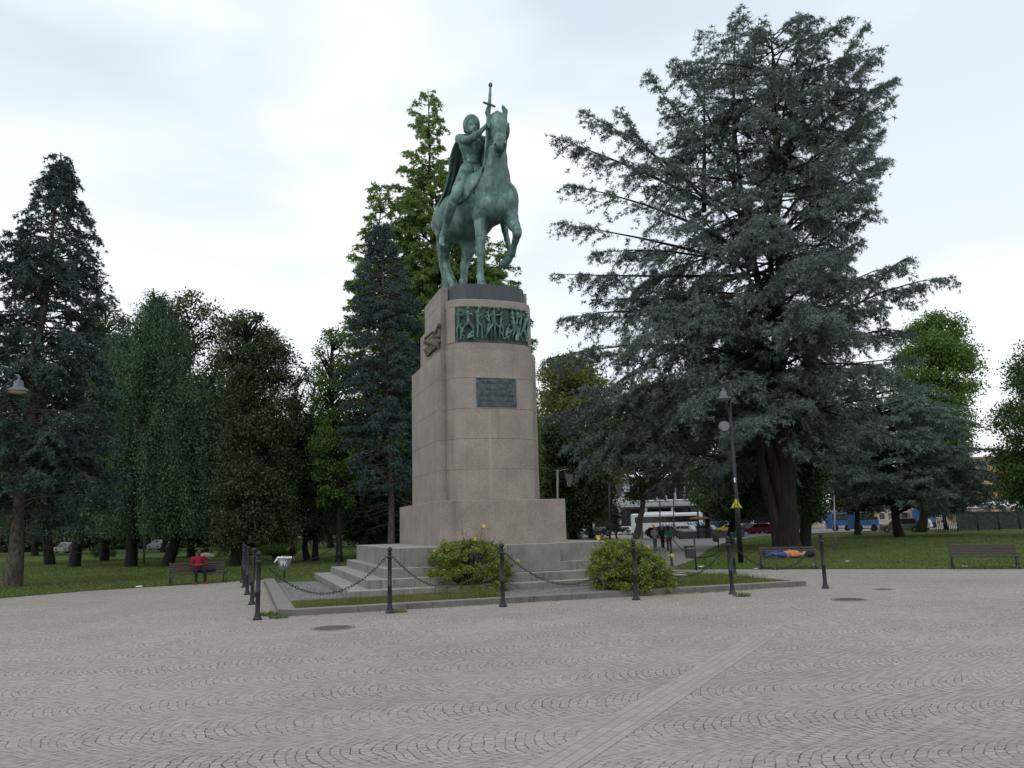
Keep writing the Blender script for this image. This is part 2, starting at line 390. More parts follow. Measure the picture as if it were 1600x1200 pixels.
def surfnet(D, L, h, it=1):
    ins = D < 0
    nx, ny, nz = D.shape
    c = np.zeros((nx-1, ny-1, nz-1), np.int8)
    for dx in (0, 1):
        for dy in (0, 1):
            for dz in (0, 1): c += ins[dx:nx-1+dx, dy:ny-1+dy, dz:nz-1+dz]
    act = (c > 0) & (c < 8)
    idx = np.full(act.shape, -1, np.int64); ii = np.argwhere(act); idx[act] = np.arange(len(ii))
    acc = np.zeros((len(ii), 3)); cnt = np.zeros(len(ii))
    cor = [(x, y, z) for x in (0, 1) for y in (0, 1) for z in (0, 1)]
    for a in cor:
        for ax in range(3):
            if a[ax]: continue
            b = list(a); b[ax] = 1
            va = D[ii[:, 0]+a[0], ii[:, 1]+a[1], ii[:, 2]+a[2]]; vb = D[ii[:, 0]+b[0], ii[:, 1]+b[1], ii[:, 2]+b[2]]
            s = (va < 0) != (vb < 0); t = np.where(s, va/np.where(va-vb == 0, 1, va-vb), 0)
            pt = np.tile(np.array(a, float), (len(ii), 1)); pt[:, ax] = t
            acc[s] += pt[s]; cnt[s] += 1
    V = L + h*(ii + acc/np.maximum(cnt, 1)[:, None])
    F_ = []
    for ax in range(3):
        o = [q for q in range(3) if q != ax]
        s0 = [slice(None)]*3; s1 = [slice(None)]*3; s0[ax] = slice(0, -1); s1[ax] = slice(1, None)
        A = ins[tuple(s0)]; B = ins[tuple(s1)]
        e = np.argwhere(A != B)
        e = e[(e[:, o[0]] > 0) & (e[:, o[1]] > 0) & (e[:, o[0]] < D.shape[o[0]]-1) & (e[:, o[1]] < D.shape[o[1]]-1)]
        q = []
        for d0, d1 in ((-1, -1), (0, -1), (0, 0), (-1, 0)):
            t = e.copy(); t[:, o[0]] += d0; t[:, o[1]] += d1; q.append(idx[t[:, 0], t[:, 1], t[:, 2]])
        q = np.stack(q, 1); fl = A[e[:, 0], e[:, 1], e[:, 2]]
        if ax == 1: fl = ~fl
        q[~fl] = q[~fl][:, ::-1]; F_.append(q)
    Fq = np.concatenate(F_)
    for _ in range(it):
        s = np.zeros_like(V); n = np.zeros(len(V))
        for a, b in ((0, 1), (1, 2), (2, 3), (3, 0)):
            np.add.at(s, Fq[:, a], V[Fq[:, b]]); np.add.at(n, Fq[:, a], 1); np.add.at(s, Fq[:, b], V[Fq[:, a]]); np.add.at(n, Fq[:, b], 1)
        V = V*.45+.55*s/np.maximum(n, 1)[:, None]
    return V, Fq
def sculpt(name, prims, h, mat_, parent, k=.05, it=1, fn=None):
    V, Fq = sdf_mesh(prims, h, k, it)
    if fn is not None: V = fn(V)
    me = npmesh(name, V, Fq, True); return link(name, me, mat_, parent)
def chain_caps(pts, rads, k=None):
    out = []
    for i in range(len(pts)-1):
        t = ('c', pts[i], pts[i+1], rads[i], rads[i+1]); out.append(t+((k,) if k else ()))
    return out
# ================================================================== ground
def sheet(name, poly, z, m):
    me = bpy.data.meshes.new(name); me.from_pydata([(p[0], p[1], z) for p in poly], [], [tuple(range(len(poly)))]); me.update()
    o = link(name, me, m); tag(o, kind='structure'); return o
sheet('plaza_paving', [(-900, -60), (900, -60), (900, 1500), (-900, 1500)], 0, MT['paving'])
g2 = lambda x, y: gnd(x, y)[:2]
lawnL = [(-140, -20), (-60, 2), (-36, 18), g2(0, 935), g2(130, 924), g2(262, 915.5), g2(340, 910), g2(400, 906.5), g2(470, 904), W(3, 29.5, 0)[:2], W(9.5, 29.5, 0)[:2],
         W(9.2, 34, 0)[:2], g2(980, 846), g2(940, 838.2), g2(885, 838), g2(560, 846), g2(400, 850), g2(100, 857), (-150, 105)]
sheet('lawn', lawnL, .014, MT['lawn'])
lawnR = [g2(1046, 891), g2(1180, 889.5), g2(1400, 889.3), g2(1600, 889), (26, 27), (60, 12), (130, -10), (150, 90), g2(1600, 826.5), g2(1400, 827.5), g2(1290, 832), g2(1180, 838), g2(1140, 845), g2(1108, 858), g2(1084, 875)]
lawnR[0] = g2(1044, 890)
sheet('lawn', lawnR, .014, MT['lawn'])
sheet('street_asphalt', [(-250, 104), g2(100, 855.5), g2(400, 848.5), g2(560, 844.5), g2(885, 836), g2(1160, 837.5), g2(1290, 830.5), g2(1400, 826.2), (400, 118), (500, 400), (-300, 400)], .009, MT['asphalt'])
sheet('footpath', [W(9.8, 27.0, 0)[:2], W(17.5, 24.2, 0)[:2], g2(1600, 889.5), (24, 26.2), (58, 10), (50, 0), g2(1700, 915), W(13.6, 20.0, 0)[:2], W(13.4, 25, 0)[:2], W(10.5, 26.8, 0)[:2]][:0] or
      [g2(1000, 842), g2(1000, 893), g2(1046, 891), g2(1084, 875), g2(1108, 858), g2(1140, 845), g2(1180, 838), g2(1170, 837)], .006, MT['pathgrey'])
# strip of straight setts
a_ = gnd(1188, 996); b_ = gnd(860, 1200); dv = (b_-a_)/np.linalg.norm(b_-a_); L_ = np.linalg.norm(b_-a_)+3
me = bpy.data.meshes.new('sett_strip'); hw = .22
me.from_pydata([(0, -hw, 0), (L_, -hw, 0), (L_, hw, 0), (0, hw, 0)], [], [(0, 1, 2, 3)]); me.update()
st_ = link('sett_strip', me, MT['strip']); st_.location = (a_[0], a_[1], .004); st_.rotation_euler = (0, 0, math.atan2(dv[1], dv[0])); tag(st_, kind='structure')
# ================================================================== kerb island
isl = empty('kerb_island', W(6.8, 22, 0), 'raised stone kerb island edging the monument with grass and setts inside', 'kerb')
KU0, KU1, KV0, KV1, KH = .72, 12.9, 16.7, 28.4, .12
m = MB()
def wbox(mb, u0, u1, v0, v1, z0, z1, bevel=0): return mb.box(W((u0+u1)/2, (v0+v1)/2, (z0+z1)/2), ((u1-u0)*S, (v1-v0)*S, (z1-z0)*S), frame='W', bevel=bevel)
kw = .30
# kerb stones, front run split by joints (as bevelled blocks)
n_ = 8
for i in range(n_):
    u0 = KU0+.22 if i == 0 else KU0+(KU1-KU0)*i/n_
    wbox(m, u0+.002, KU0+(KU1-KU0)*(i+1)/n_-.002, KV0, KV0+kw, -.05, KH, bevel=.012)
for i in range(7):
    v0 = KV0+.22 if i == 0 else KV0+(KV1-KV0)*i/7
    wbox(m, KU0, KU0+kw*1.1, v0+.002 if i else KV0+.3, KV0+(KV1-KV0)*(i+1)/7-.002, -.05, KH, bevel=.012)
m.hexa([W(*p) for p in [(KU0+.22, KV0, -.05), (KU0+kw*1.1, KV0+.3, -.05), (KU0+kw, KV0+.3, -.05), (KU0, KV0+.22, -.05),
                        (KU0+.22, KV0, KH), (KU0+kw*1.1, KV0+.3, KH), (KU0+kw, KV0+.3, KH), (KU0, KV0+.22, KH)]]) if False else None
co = [(KU0+.22, KV0), (KU0+.2199, KV0+.2999), (KU0, KV0+.2999), (KU0, KV0+.22)]
m.prism([tuple(W(p[0], p[1], 0)[:2]) for p in co], -.06, KH*S)
for i in range(4):
    wbox(m, KU1-kw, KU1, KV0+kw+.3+i*1.9, KV0+kw+.296+(i+1)*1.9, -.05, KH, bevel=.012)
m.build('kerb', MT['kerb'], isl)
bed = MB(); wbox(bed, KU0+kw*.9, KU1-.05, KV0+kw*.8, KV1, -.05, KH-.02); bed.build('grass_bed', MT['lawn'], isl)
setts = MB(); wbox(setts, KU0+kw*1.12, 2.28, 18.9, 25.9, 0, KH-.008); wbox(setts, 5.35, 8.2, KV0+kw, 18.68, 0, KH-.006); setts.build('sett_panel', MT['setts'], isl)
# ================================================================== monument
UC = 6.58
mon = empty('monument_steps', W(UC, 23, 0), 'pale grey stone steps and terrace carrying the granite pedestal', 'steps')
ZS = [.12, .26, .46, .68, 1.14]
for i, (du, v0, v1) in enumerate([(4.28, 18.7, 27.9), (3.80, 19.15, 27.45), (3.34, 19.6, 26.95), (3.08, 20.0, 26.6)]):
    mb = MB(); z0 = ZS[i]-.03 if i else .05
    # each course in blocks with fine joints
    nb = 7
    for j in range(nb):
        u0 = UC-du+2*du*j/nb; wbox(mb, u0+(.0015 if j else 0), UC-du+2*du*(j+1)/nb-.0015, v0, v0+1.5, z0, ZS[i+1], bevel=.008)
    for j in range(4):
        va = v0+1.5+(v1-v0-1.5)*j/4; wbox(mb, UC-du, UC+du, va+.0015, v0+1.5+(v1-v0-1.5)*(j+1)/4-.0015, z0, ZS[i+1], bevel=.008)
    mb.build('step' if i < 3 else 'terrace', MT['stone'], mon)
mb = MB(); wbox(mb, 5.15, 6.4, 19.588, 20.0-.002, .465, 1.143, bevel=.008); wbox(mb, 6.404, 7.74, 19.588, 20.0-.002, .465, 1.143, bevel=.008)
mb.build('front_block', MT['stone'], mon)
ped = empty('granite_pedestal', W(UC, 23, 1.14), 'tall bow-fronted pink granite pedestal with bronze relief and plaque', 'pedestal')
mb = MB(); wbox(mb, 4.84, 8.33, 20.6, 26.3, 1.13, 2.30, bevel=.015); mb.build('base_block', MT['granite'], ped)
BC, BH, BV, BD = 6.455, 1.255, 20.72, .60
def bow(x, hw=BH, vf=BV, dd=BD, e=2.7): return vf + dd*(1-(max(0, 1-abs(x)**e))**(1/e))
def bow_poly(hw, vf, back, n=36, dd=BD):
    p = []
    for i in range(n+1):
        a = -math.pi/2+math.pi*i/n; x = math.sin(a); x = math.copysign(abs(x)**.8, x)
        p.append((BC+hw*x, bow(x, hw, vf, dd)))
    return p + [(BC+hw, back), (BC-hw, back)]
def bow_ring(mb, hw, vf, back, z0, z1, bev=.007):
    P = bow_poly(hw, vf, back); Pi = bow_poly(hw-bev, vf+bev, back)
    lv = [(Pi, z0), (P, z0+bev), (P, z1-bev), (Pi, z1)]
    rings = [[mb.bm.verts.new(tuple(W(u, v, z))) for u, v in q] for q, z in lv]
    n = len(P)
    for a, b in zip(rings, rings[1:]):
        for k in range(n):
            f = mb.bm.faces.new((a[k], a[(k+1) % n], b[(k+1) % n], b[k]))
    mb.bm.faces.new(rings[0][::-1]); mb.bm.faces.new(rings[-1])
mb = MB()
zj = [2.30, 3.12, 3.94, 4.76, 5.60, 6.42]
for i in range(5): bow_ring(mb, BH, BV, 22.0, zj[i]+.001, zj[i+1]-.001)
mb.build('bow_front', MT['granite'], ped)
mb = MB()
# relief course: frame around a recess
bow_ring(mb, BH-.02, BV+.03, 21.9, 6.424, 6.60, .006)
bow_ring(mb, BH-.02, BV+.03, 21.9, 7.60, 7.83, .02)
bow_ring(mb, BH-.10, BV+.13, 21.9, 6.60, 7.60, .001)
mb.build('relief_course', MT['granite'], ped)
# end posts of the relief recess
def bow_patch(x0, x1, z0, z1, off0, off1, n=24):
    """solid curved patch following the bow, off = outward offset"""
    V = []; 
    for i in range(n+1):
        x = x0+(x1-x0)*i/n; t = math.copysign(1-(1-abs(x))**1.0, x)
        for z in (z0, z1):
            for off in (off0, off1):
                dx = 1e-3; v_a = bow(max(-1, x-dx)); v_b = bow(min(1, x+dx)); tu = BH*2*dx; tv = v_b-v_a; l = math.hypot(tu, tv)
                nu, nv = tv/l, -tu/l
                V.append(W(BC+BH*x+nu*off, bow(x)+nv*off, z))
    Fq = []
    for i in range(n):
        a = 4*i; b = a+4
        Fq += [(a+1, b+1, b+3, a+3), (a, a+2, b+2, b), (a+2, a+3, b+3, b+2), (a, b, b+1, a+1)]
    Fq += [(0, 1, 3, 2), (4*n, 4*n+2, 4*n+3, 4*n+1)]
    return V, Fq
def patch_obj(name, m, parent, *a, **k):
    V, Fq = bow_patch(*a, **k); me = npmesh(name, V, np.array(Fq)); o = link(name, me, m, parent)
    bm = bmesh.new(); bm.from_mesh(me); bmesh.ops.recalc_face_normals(bm, faces=bm.faces[:]); bm.to_mesh(me); bm.free(); return o
patch_obj('relief_jamb', MT['granite'], ped, -.995, -.855, 6.598, 7.602, -.12, -.012, n=30)
patch_obj('relief_jamb', MT['granite'], ped, .855, .995, 6.598, 7.602, -.12, -.012, n=30)
# ---- bronze battle relief
PX0, PX1, PZ0, PZ1 = -.85, .85, 6.62, 7.585
rel = patch_obj('battle_relief', MT['relief_ground_shaded'], ped, PX0, PX1, PZ0, PZ1, -.12, -.085, n=40)
figs = [
 dict(hd=(220, 215), sh=(200, 262), hp=(200, 400), k=[(170, 520), (232, 520)], f=[(175, 675), (240, 665)], e=[(262, 300)], n=[(320, 270)]),
 dict(hd=(350, 172), sh=(345, 245), hp=(352, 392), k=[(272, 500), (430, 505)], f=[(222, 668), (432, 668)], e=[(285, 255), (410, 275)], n=[(225, 300), (420, 300)], b=1),
 dict(hd=(545, 175), sh=(500, 252), hp=(500, 395), k=[(575, 490), (505, 520)], f=[(575, 665), (492, 650)], e=[(512, 335)], n=[(575, 280)], b=1),
 dict(hd=(725, 185), sh=(685, 255), hp=(720, 410), k=[(668, 530), (745, 540)], f=[(640, 640), (735, 665)], e=[(640, 320)], n=[(700, 400)]),
 dict(hd=(870, 205), sh=(770, 290), hp=(790, 425), k=[(705, 530), (890, 505)], f=[(630, 655), (890, 668)], e=[(870, 300), (690, 330)], n=[(930, 285), (705, 420)], b=1.25),
 dict(hd=(805, 190), sh=(790, 240), hp=(800, 400), k=[(800, 520)], f=[(800, 660)], e=[], n=[]),
 dict(hd=(950, 198), sh=(925, 275), hp=(915, 425), k=[(958, 520), (900, 540)], f=[(950, 670), (985, 690)], e=[(935, 375)], n=[(1010, 360)]),
 dict(hd=(1130, 192), sh=(1130, 275), hp=(1140, 440), k=[(1210, 555), (1155, 560)], f=[(1180, 690), (1120, 650)], e=[(1110, 350)], n=[(1160, 400)], b=1),
 dict(hd=(1200, 205), sh=(1225, 275), hp=(1190, 440), k=[(1240, 560)], f=[(1215, 700)], e=[(1255, 330)], n=[(1165, 335)]),
 dict(hd=(1065, 462), sh=(1040, 520), hp=(1010, 620), k=[(1120, 530), (1040, 650)], f=[(1050, 680), (960, 680)], e=[(1100, 560)], n=[(1020, 590)]),
 dict(hd=(1330, 290), sh=(1385, 365), hp=(1330, 500), k=[(1260, 610), (1370, 600)], f=[(1320, 700), (1430, 735)], e=[(1440, 420)], n=[(1390, 560)], b=1.1),
 dict(hd=(1290, 222), sh=(1280, 330), hp=(1265, 450), k=[(1240, 560)], f=[(1190, 700)], e=[(1240, 420)], n=[(1260, 520)]),
 dict(hd=(235, 432), sh=(232, 490), hp=(235, 590), k=[(275, 620)], f=[(270, 670)], e=[(260, 540)], n=[(300, 560)]),
 dict(hd=(400, 575), sh=(370, 610), hp=(340, 660), k=[(420, 630)], f=[(440, 680)], e=[(350, 640)], n=[(390, 660)]),
 dict(hd=(1400, 250), sh=(1420, 300), hp=(1420, 450), k=[(1420, 560)], f=[(1390, 700)], e=[], n=[]),
]
PW = (PX1-PX0)*BH; PH = PZ1-PZ0
def pxy(p, d=0.0):
    x = (p[0]-140)/1310; top = 135+.06*(p[0]-140); bot = 700+.04*(p[0]-140); y = (bot-p[1])/(bot-top)
    return np.array([x*PW, d, y*PH])
pr = []
for fi, f in enumerate(figs):
    b = f.get('b', .8); d0 = -.03-.012*(fi % 3); r = .024*b*1.18
    g_ = lambda p, d=0: pxy(p, d0+d)
    pr.append(('e', g_(f['hd'], -.01), (.036*b+.008, .036, .045*b+.008), None, .006))
    sh, hp = g_(f['sh']), g_(f['hp']); w_ = np.array([.035*b, 0, 0])
    pr += [('c', g_(f['hd']), sh, .02, .03, .01), ('c', sh-w_, sh+w_, .032, .032, .01), ('c', sh, (sh+hp)/2, .058*b, .044*b, .012), ('c', (sh+hp)/2, hp, .044*b, .05*b, .012)]
    for kk, ff in zip(f['k'], f['f']):
        K, Ft = g_(kk, -.012), g_(ff, 0); pr += [('c', hp, K, .042*b, .031*b, .008), ('c', K, Ft, .031*b, .018, .006), ('c', Ft, Ft+np.array([.035, -.008, 0]), .014, .01, .004)]
    for q, (ee, nn) in enumerate(zip(f['e'], f['n'])):
        E_, Hn = g_(ee, -.02), g_(nn, -.03); st = sh+(w_ if q == 0 else -w_); pr += [('c', st, E_, .026*b, .022*b, .006), ('c', E_, Hn, .022*b, .015, .006)]
pr += [('c', pxy((190, 150), -.03), pxy((168, 660), -.03), .008, .008), ('c', pxy((1380, 540), -.04), pxy((1425, 720), -.03), .008, .008), ('c', pxy((930, 380), -.04), pxy((1030, 350), -.04), .01, .008)]
pr += [('c', np.array([0, 0, .012]), np.array([PW, 0, .012]), .02, .02), ('c', np.array([0, 0, PH-.006]), np.array([PW, 0, PH-.006]), .012, .012), ('c', np.array([.006, 0, 0]), np.array([.006, 0, PH]), .012, .012), ('c', np.array([PW-.006, 0, 0]), np.array([PW-.006, 0, PH]), .012, .012)]
def bend(V):
    x = PX0+(PX1-PX0)*V[:, 0]/PW
    xs = np.clip(x, -.99, .99); f = lambda q: BV+BD*(1-(np.maximum(0, 1-np.abs(q)**2.7))**(1/2.7))
    tu = BH*.004; tv = f(xs+.002)-f(xs-.002); l = np.hypot(tu, tv); off = -V[:, 1]*1.9-.085
    return WA(np.stack([BC+BH*xs+tv/l*off, f(xs)-tu/l*off, PZ0+V[:, 2]], 1))
sculpt('relief_figures', pr, .0085, MT['bronze_relief'], rel, k=.008, it=1, fn=bend)
# ---- side masses
mb = MB()
zs_ = [2.30, 3.12, 3.94, 4.76, 5.60, 6.36]
for i in range(5):
    for (u0, u1) in ((4.95, 5.6), (7.4, 7.86)): wbox(mb, u0, u1, 21.32, 24.75, zs_[i]+.001, zs_[i+1]-.001, bevel=.007)
    wbox(mb, 5.605, 7.395, 22.005, 24.74, zs_[i]+.002, zs_[i+1]-.002)
mb.build('side_wing', MT['granite'], ped)
mb = MB(); wbox(mb, 5.10, 7.76, 21.905, 24.12, 6.365, 7.45, bevel=.01); wbox(mb, 5.12, 7.74, 21.905, 23.55, 7.452, 7.83, bevel=.008)
mb.build('upper_core', MT['granite'], ped)
for q_ in ((5.10, 5.32), (7.54, 7.76)): mb = MB(); wbox(mb, q_[0], q_[1], 21.38, 21.903, 6.365, 7.83); mb.build('upper_flank', MT['granite'], ped)
mb = MB(); bow_ring(mb, 1.10, 20.86, 22.6, 7.832, 8.30, .01); mb.build('slate_plinth', MT['plinth'], ped)
mb = MB(); wbox(mb, 5.345, 7.565, 22.602, 23.55, 7.832, 8.295, bevel=.01); wbox(mb, 5.12, 5.342, 21.45, 23.55, 7.832, 8.29, bevel=.01); wbox(mb, 7.568, 7.70, 21.45, 23.55, 7.832, 8.29, bevel=.01)
mb.build('rear_plinth', MT['granite'], ped)
# ---- plaque with lettering
pl = empty('plaque', W(6.5, 20.7, 5.2), None, None); pl.parent = None
bpy.data.objects.remove(pl)
def sX(px, py):  # bow x of a pixel
    p = onv(px, py, 20.68)/S; return (p@e1-BC)/BH, p[2]
xa, za = sX(745, 591); xb, zb = sX(808, 636)
za, zb = 5.60, 4.81
plq = patch_obj('plaque', MT['plaque'], ped, xa, xb, zb, za, .004, .03, n=16)
for (t0, t1, z0, z1) in ((xa, xb, za-.018, za), (xa, xb, zb, zb+.018)):
    patch_obj('plaque_rim', MT['plaque'], plq, t0, t1, z0, z1, .0301, .038, n=16)
def text_mesh(txt, height, width, thick=.004):
    c = bpy.data.curves.new('txt', 'FONT'); c.body = txt; c.size = 1; c.extrude = 0; c.align_x = 'CENTER'; c.align_y = 'CENTER'
    o = bpy.data.objects.new('txt', c); COL.objects.link(o); C.view_layer.update()
    me = bpy.data.meshes.new_from_object(o.evaluated_get(C.evaluated_depsgraph_get())); bpy.data.objects.remove(o)
    bm = bmesh.new(); bm.from_mesh(me); bpy.data.meshes.remove(me)
    xs = [v.co.x for v in bm.verts]; ys = [v.co.y for v in bm.verts]; w = max(xs)-min(xs); hh = max(ys)-min(ys); cx = (max(xs)+min(xs))/2; cy = (max(ys)+min(ys))/2
    for v in bm.verts: v.co.x = (v.co.x-cx)/w*width; v.co.y = (v.co.y-cy)/hh*height
    r = bmesh.ops.extrude_face_region(bm, geom=bm.faces[:]); 
    for v in r['geom']:
        if isinstance(v, bmesh.types.BMVert): v.co.z += thick
    bmesh.ops.recalc_face_normals(bm, faces=bm.faces[:])
    return bm
xm = (xa+xb)/2; wid = (xb-xa)*BH
for txt, zf, wf, hf in (('ALESSANDRIA', .835, .80, .085), ('ESALTA', .60, .52, .085), ("LA VIRTU DEI SUOI FIGLI", .40, .90, .085), ('IN TERRA-CIELO-MARE', .20, .88, .085)):
    bm = text_mesh(txt, hf*(za-zb), wf*wid)
    for v in bm.verts:
        x = xm+v.co.x/BH; dx = .002; tu = BH*2*dx; tv = bow(x+dx)-bow(x-dx); l = math.hypot(tu, tv); off = .0302+v.co.z
        v.co = Vector(tuple(W(BC+BH*x+tv/l*off, bow(x)-tu/l*off, zb+zf*(za-zb)+v.co.y)))
    me = bpy.data.meshes.new('lettering'); bm.to_mesh(me); bm.free(); link('lettering', me, MT['letters'], plq)
for fx in (.07, .93):
    for fz in (.93, .07):
        x = xa+(xb-xa)*fx; MB().box(W(BC+BH*x, bow(x)-.036, zb+(za-zb)*fz), (.055, .02, .03), frame='W', bevel=.004).build('corner_bolt', MT['letters'], plq)
# ---- winged stone relief on the left flank
def su(x, y, out=0.0): return onu(x, y, 5.10-out)
z7 = lambda cx, cy, out=.05: su(640+cx/7.5, 440+cy/7.5, out)
pr = []
def wc(a, b, r0, r1, oa=.05, ob=.05, k=.02): pr.append(('c', z7(*a, oa), z7(*b, ob), r0, r1, k))
wc((345, 510), (335, 530), .075, .06, .06, .06); wc((335, 525), (300, 610), .05, .055, .08, .10); wc((300, 610), (275, 635), .055, .045, .10, .08)   # raised arm
wc((350, 540), (345, 640), .05, .07, .03, .04); wc((270, 650), (330, 640), .09, .08); wc((270, 660), (240, 720), .13, .15, .05, .07); wc((240, 700), (310, 720), .13, .12, .07, .05)
wc((300, 700), (330, 745), .12, .10); wc((325, 740), (340, 770), .08, .05); wc((320, 680), (350, 700), .06, .05)
for i in range(9):   # wing feathers
    t = i/8; a = (262-60*t, 588+40*t); b = (240-70*t+20, 680+ -2*t); wc((270-10*t, 592+14*t), (190+30*(1-t)-22*t, 640+40*t), .035, .02, .06, .03, .008)
wc((268, 590), (175, 668), .045, .03, .07, .05, .01)
for i in range(8):   # drapery streaming back
    t = i/7; wc((300-60*t, 745+10*t), (200-48*t+6, 880-80*t), .045, .02, .07, .04, .006)
wc((245, 700), (160, 690), .07, .03, .05, .03, .015); wc((180, 720), (165, 700), .06, .03)
wc((330, 745), (190, 875), .05, .02, .07, .05, .006)
sculpt('winged_relief', pr, .017, mat('carved_granite', (.115, .085, .068), .75, .3, 9, bump=.3), ped, k=.02)
# ================================================================== equestrian statue
stt = empty('equestrian_statue', W(6.5, 22.3, 8.30), 'green bronze statue of a helmeted rider on a horse holding up a sword', 'statue')
P = onv
def caps(lst, k=None):
    """lst of (px,py,v,r_px) -> capsule chain; radius in image px at that depth"""
    pts = [P(a[0], a[1], a[2]) for a in lst]; rr = [a[3]*np.linalg.norm(p-CP)/F*1.0 for a, p in zip(lst, pts)]
    return chain_caps(pts, rr, k)
def ell(px, py, v, ru, rv, rz, rot=None, k=None):
    B = np.stack([e1, e2, e3])
    if rot is not None: B = rot @ B
    return ('e', P(px, py, v), (ru*S, rv*S, rz*S), B) + ((k,) if k else ())
def rotx(a):
    c, s = math.cos(a), math.sin(a); return np.array([[1, 0, 0], [0, c, s], [0, -s, c]])
def roty(a):
    c, s = math.cos(a), math.sin(a); return np.array([[c, 0, -s], [0, 1, 0], [s, 0, c]])
def rotz(a):
    c, s = math.cos(a), math.sin(a); return np.array([[c, s, 0], [-s, c, 0], [0, 0, 1]])
hs = []
# trunk
hs += [ell(740, 318, 22.4, .66, 1.25, .78, rotx(-.06), .3)]
hs += [ell(716, 342, 23.45, .72, .85, .82, None, .3)]           # croup
hs += [ell(771, 312, 21.85, .56, .68, .78, None, .2)]          # forehand
hs += [ell(753, 318, 21.60, .29, .48, .62, None, .08), ell(795, 316, 21.60, .27, .46, .56, None, .08)]  # shoulders
hs += [ell(775, 325, 21.32, .34, .36, .40, None, .1), ell(766, 318, 21.25, .20, .22, .26, None, .08), ell(786, 318, 21.25, .19, .22, .26, None, .08), ell(789, 307, 21.12, .06, .07, .09, None, .05)]
hs += [ell(742, 345, 22.5, .58, 1.0, .52, None, .2)]            # belly
hs += caps([(692, 352, 23.9, 18), (699, 335, 23.8, 20)], .25)
# neck
hs += caps([(773, 300, 21.75, 27), (773, 276, 21.75, 21.5), (773, 250, 21.72, 17.5), (775, 222, 21.62, 15), (777, 200, 21.5, 12.5)], .18)
hs += caps([(766, 286, 21.4, 13), (769, 262, 21.35, 10.5), (772, 235, 21.3, 9)], .12)   # throat muscles
hs += caps([(781, 284, 21.4, 13), (780, 262, 21.35, 10), (779, 238, 21.3, 8)], .10)
# crest of mane behind
hs += caps([(780, 190, 21.75, 5), (782, 215, 22.0, 5.5), (782, 245, 22.2, 6), (780, 275, 22.4, 7)], .08)
# head
hd = lambda x, y, v, ru, rv, rz, rot=None, k=.06: ell(x, y, v, ru, rv, rz, rot, k)
hs += [hd(778, 189, 21.32, .285, .27, .27), hd(778, 198, 21.20, .295, .23, .31), hd(779, 211, 21.05, .235, .20, .29), hd(780, 222, 20.93, .19, .19, .25), hd(781, 230, 20.88, .20, .18, .16, None, .04)]
hs += [hd(766, 206, 21.40, .09, .22, .26, None, .05), hd(791, 206, 21.40, .09, .22, .26, None, .05)]   # cheeks
hs += caps([(775, 190, 21.07, 2.8), (780, 212, 20.92, 2.6), (781, 224, 20.83, 2.6)], .06)
hs += caps([(777, 236, 20.98, 3.4), (784, 236, 20.98, 3.4)], .03) + caps([(781, 241.5, 21.08, 3.6), (781, 236, 21.25, 5)], .03)  # lip and chin
hs += caps([(764, 195.5, 21.20, 3.2), (765.5, 200, 21.16, 2.6)], .03) + caps([(793, 194.5, 21.20, 3.2), (791.5, 199, 21.16, 2.6)], .03)   # brows
hs += [('e', P(763.6, 198.8, 21.10), (.055, .055, .055), None, .008), ('e', P(793.6, 197.8, 21.10), (.05, .05, .05), None, .01)]
hs += caps([(774, 181, 21.35, 3.2), (777, 177.5, 21.3, 4.2), (781, 179, 21.3, 3.2)], .03)    # forelock knot
hs += caps([(773.2, 229.5, 20.76, 2.6), (772.6, 224, 20.80, 2.2)], .03)+caps([(788.6, 229.5, 20.76, 2.6), (789.4, 224, 20.80, 2.2)], .03)
def carve(x, y, v0, v1, r0, r1, k=.012): return ('x', P(x, y, v0), P(x, y, v1), r0, r1, k)
hs += [carve(774.2, 228.2, 20.3, 20.80, .052, .04), carve(773.4, 225.6, 20.3, 20.80, .04, .03), carve(788.2, 228.2, 20.3, 20.80, .052, .04), carve(789.0, 225.6, 20.3, 20.80, .04, .03)]
for i_ in range(9): hs.append(carve(775.5+i_*1.4, 239.0-.15*abs(i_-4), 20.3, 20.90, .042, .036))
for s_ in (-1, 1):
    for i_ in range(5): hs.append(carve(781+s_*(6.5+i_*.75), 238-i_*1.5, 20.3, 20.86, .026, .022))
    hs += [carve(778.6+s_*13.6, 198.3, 20.5, 20.98, .028, .022)]
    hs += [('x', P(778.7+s_*8.6, 204, 20.80), P(780.3+s_*6.6, 219, 20.66), .05, .045, .10)]
hs += [('x', P(777.5, 336, 20.90), P(778.5, 310, 20.98), .07, .05, .10), ('x', P(736, 330, 21.35), P(741, 296, 21.35), .05, .05, .12)]
# ears
for (bx, by, tx, ty) in ((764.5, 186, 761.5, 165.5), (789, 184, 785.5, 163.5)):
    hs += caps([(bx, by, 21.42, 3.6), ((bx+tx)/2-(1 if tx < 770 else -2), (by+ty)/2, 21.4, 4.0), (tx*.8+bx*.2, ty*.8+by*.2, 21.38, 2.6), (tx, ty, 21.38, .7)], .03)
    hs += [('x', P((bx+tx)/2-(.5 if tx < 770 else -1), (by+ty)/2+3, 21.26), P(tx*.65+bx*.35, ty*.65+by*.35, 21.29), .05, .02, .01)]
# straight fore leg
hs += caps([(755, 318, 21.7, 17), (752, 336, 21.62, 13), (751, 352, 21.55, 9.6), (751, 378, 21.5, 7.4), (751, 390, 21.46, 7.0), (751.5, 397, 21.44, 6.6), (751, 405, 21.45, 5.2), (750.5, 425, 21.46, 4.9), (750.5, 433, 21.44, 6.0), (751.5, 439, 21.38, 5.4)], .06)
hs += caps([(752.5, 442, 21.36, 6.6), (754, 459, 21.26, 8.8)], .03)
hs += [ell(748, 334, 21.48, .14, .14, .17, None, .06)]
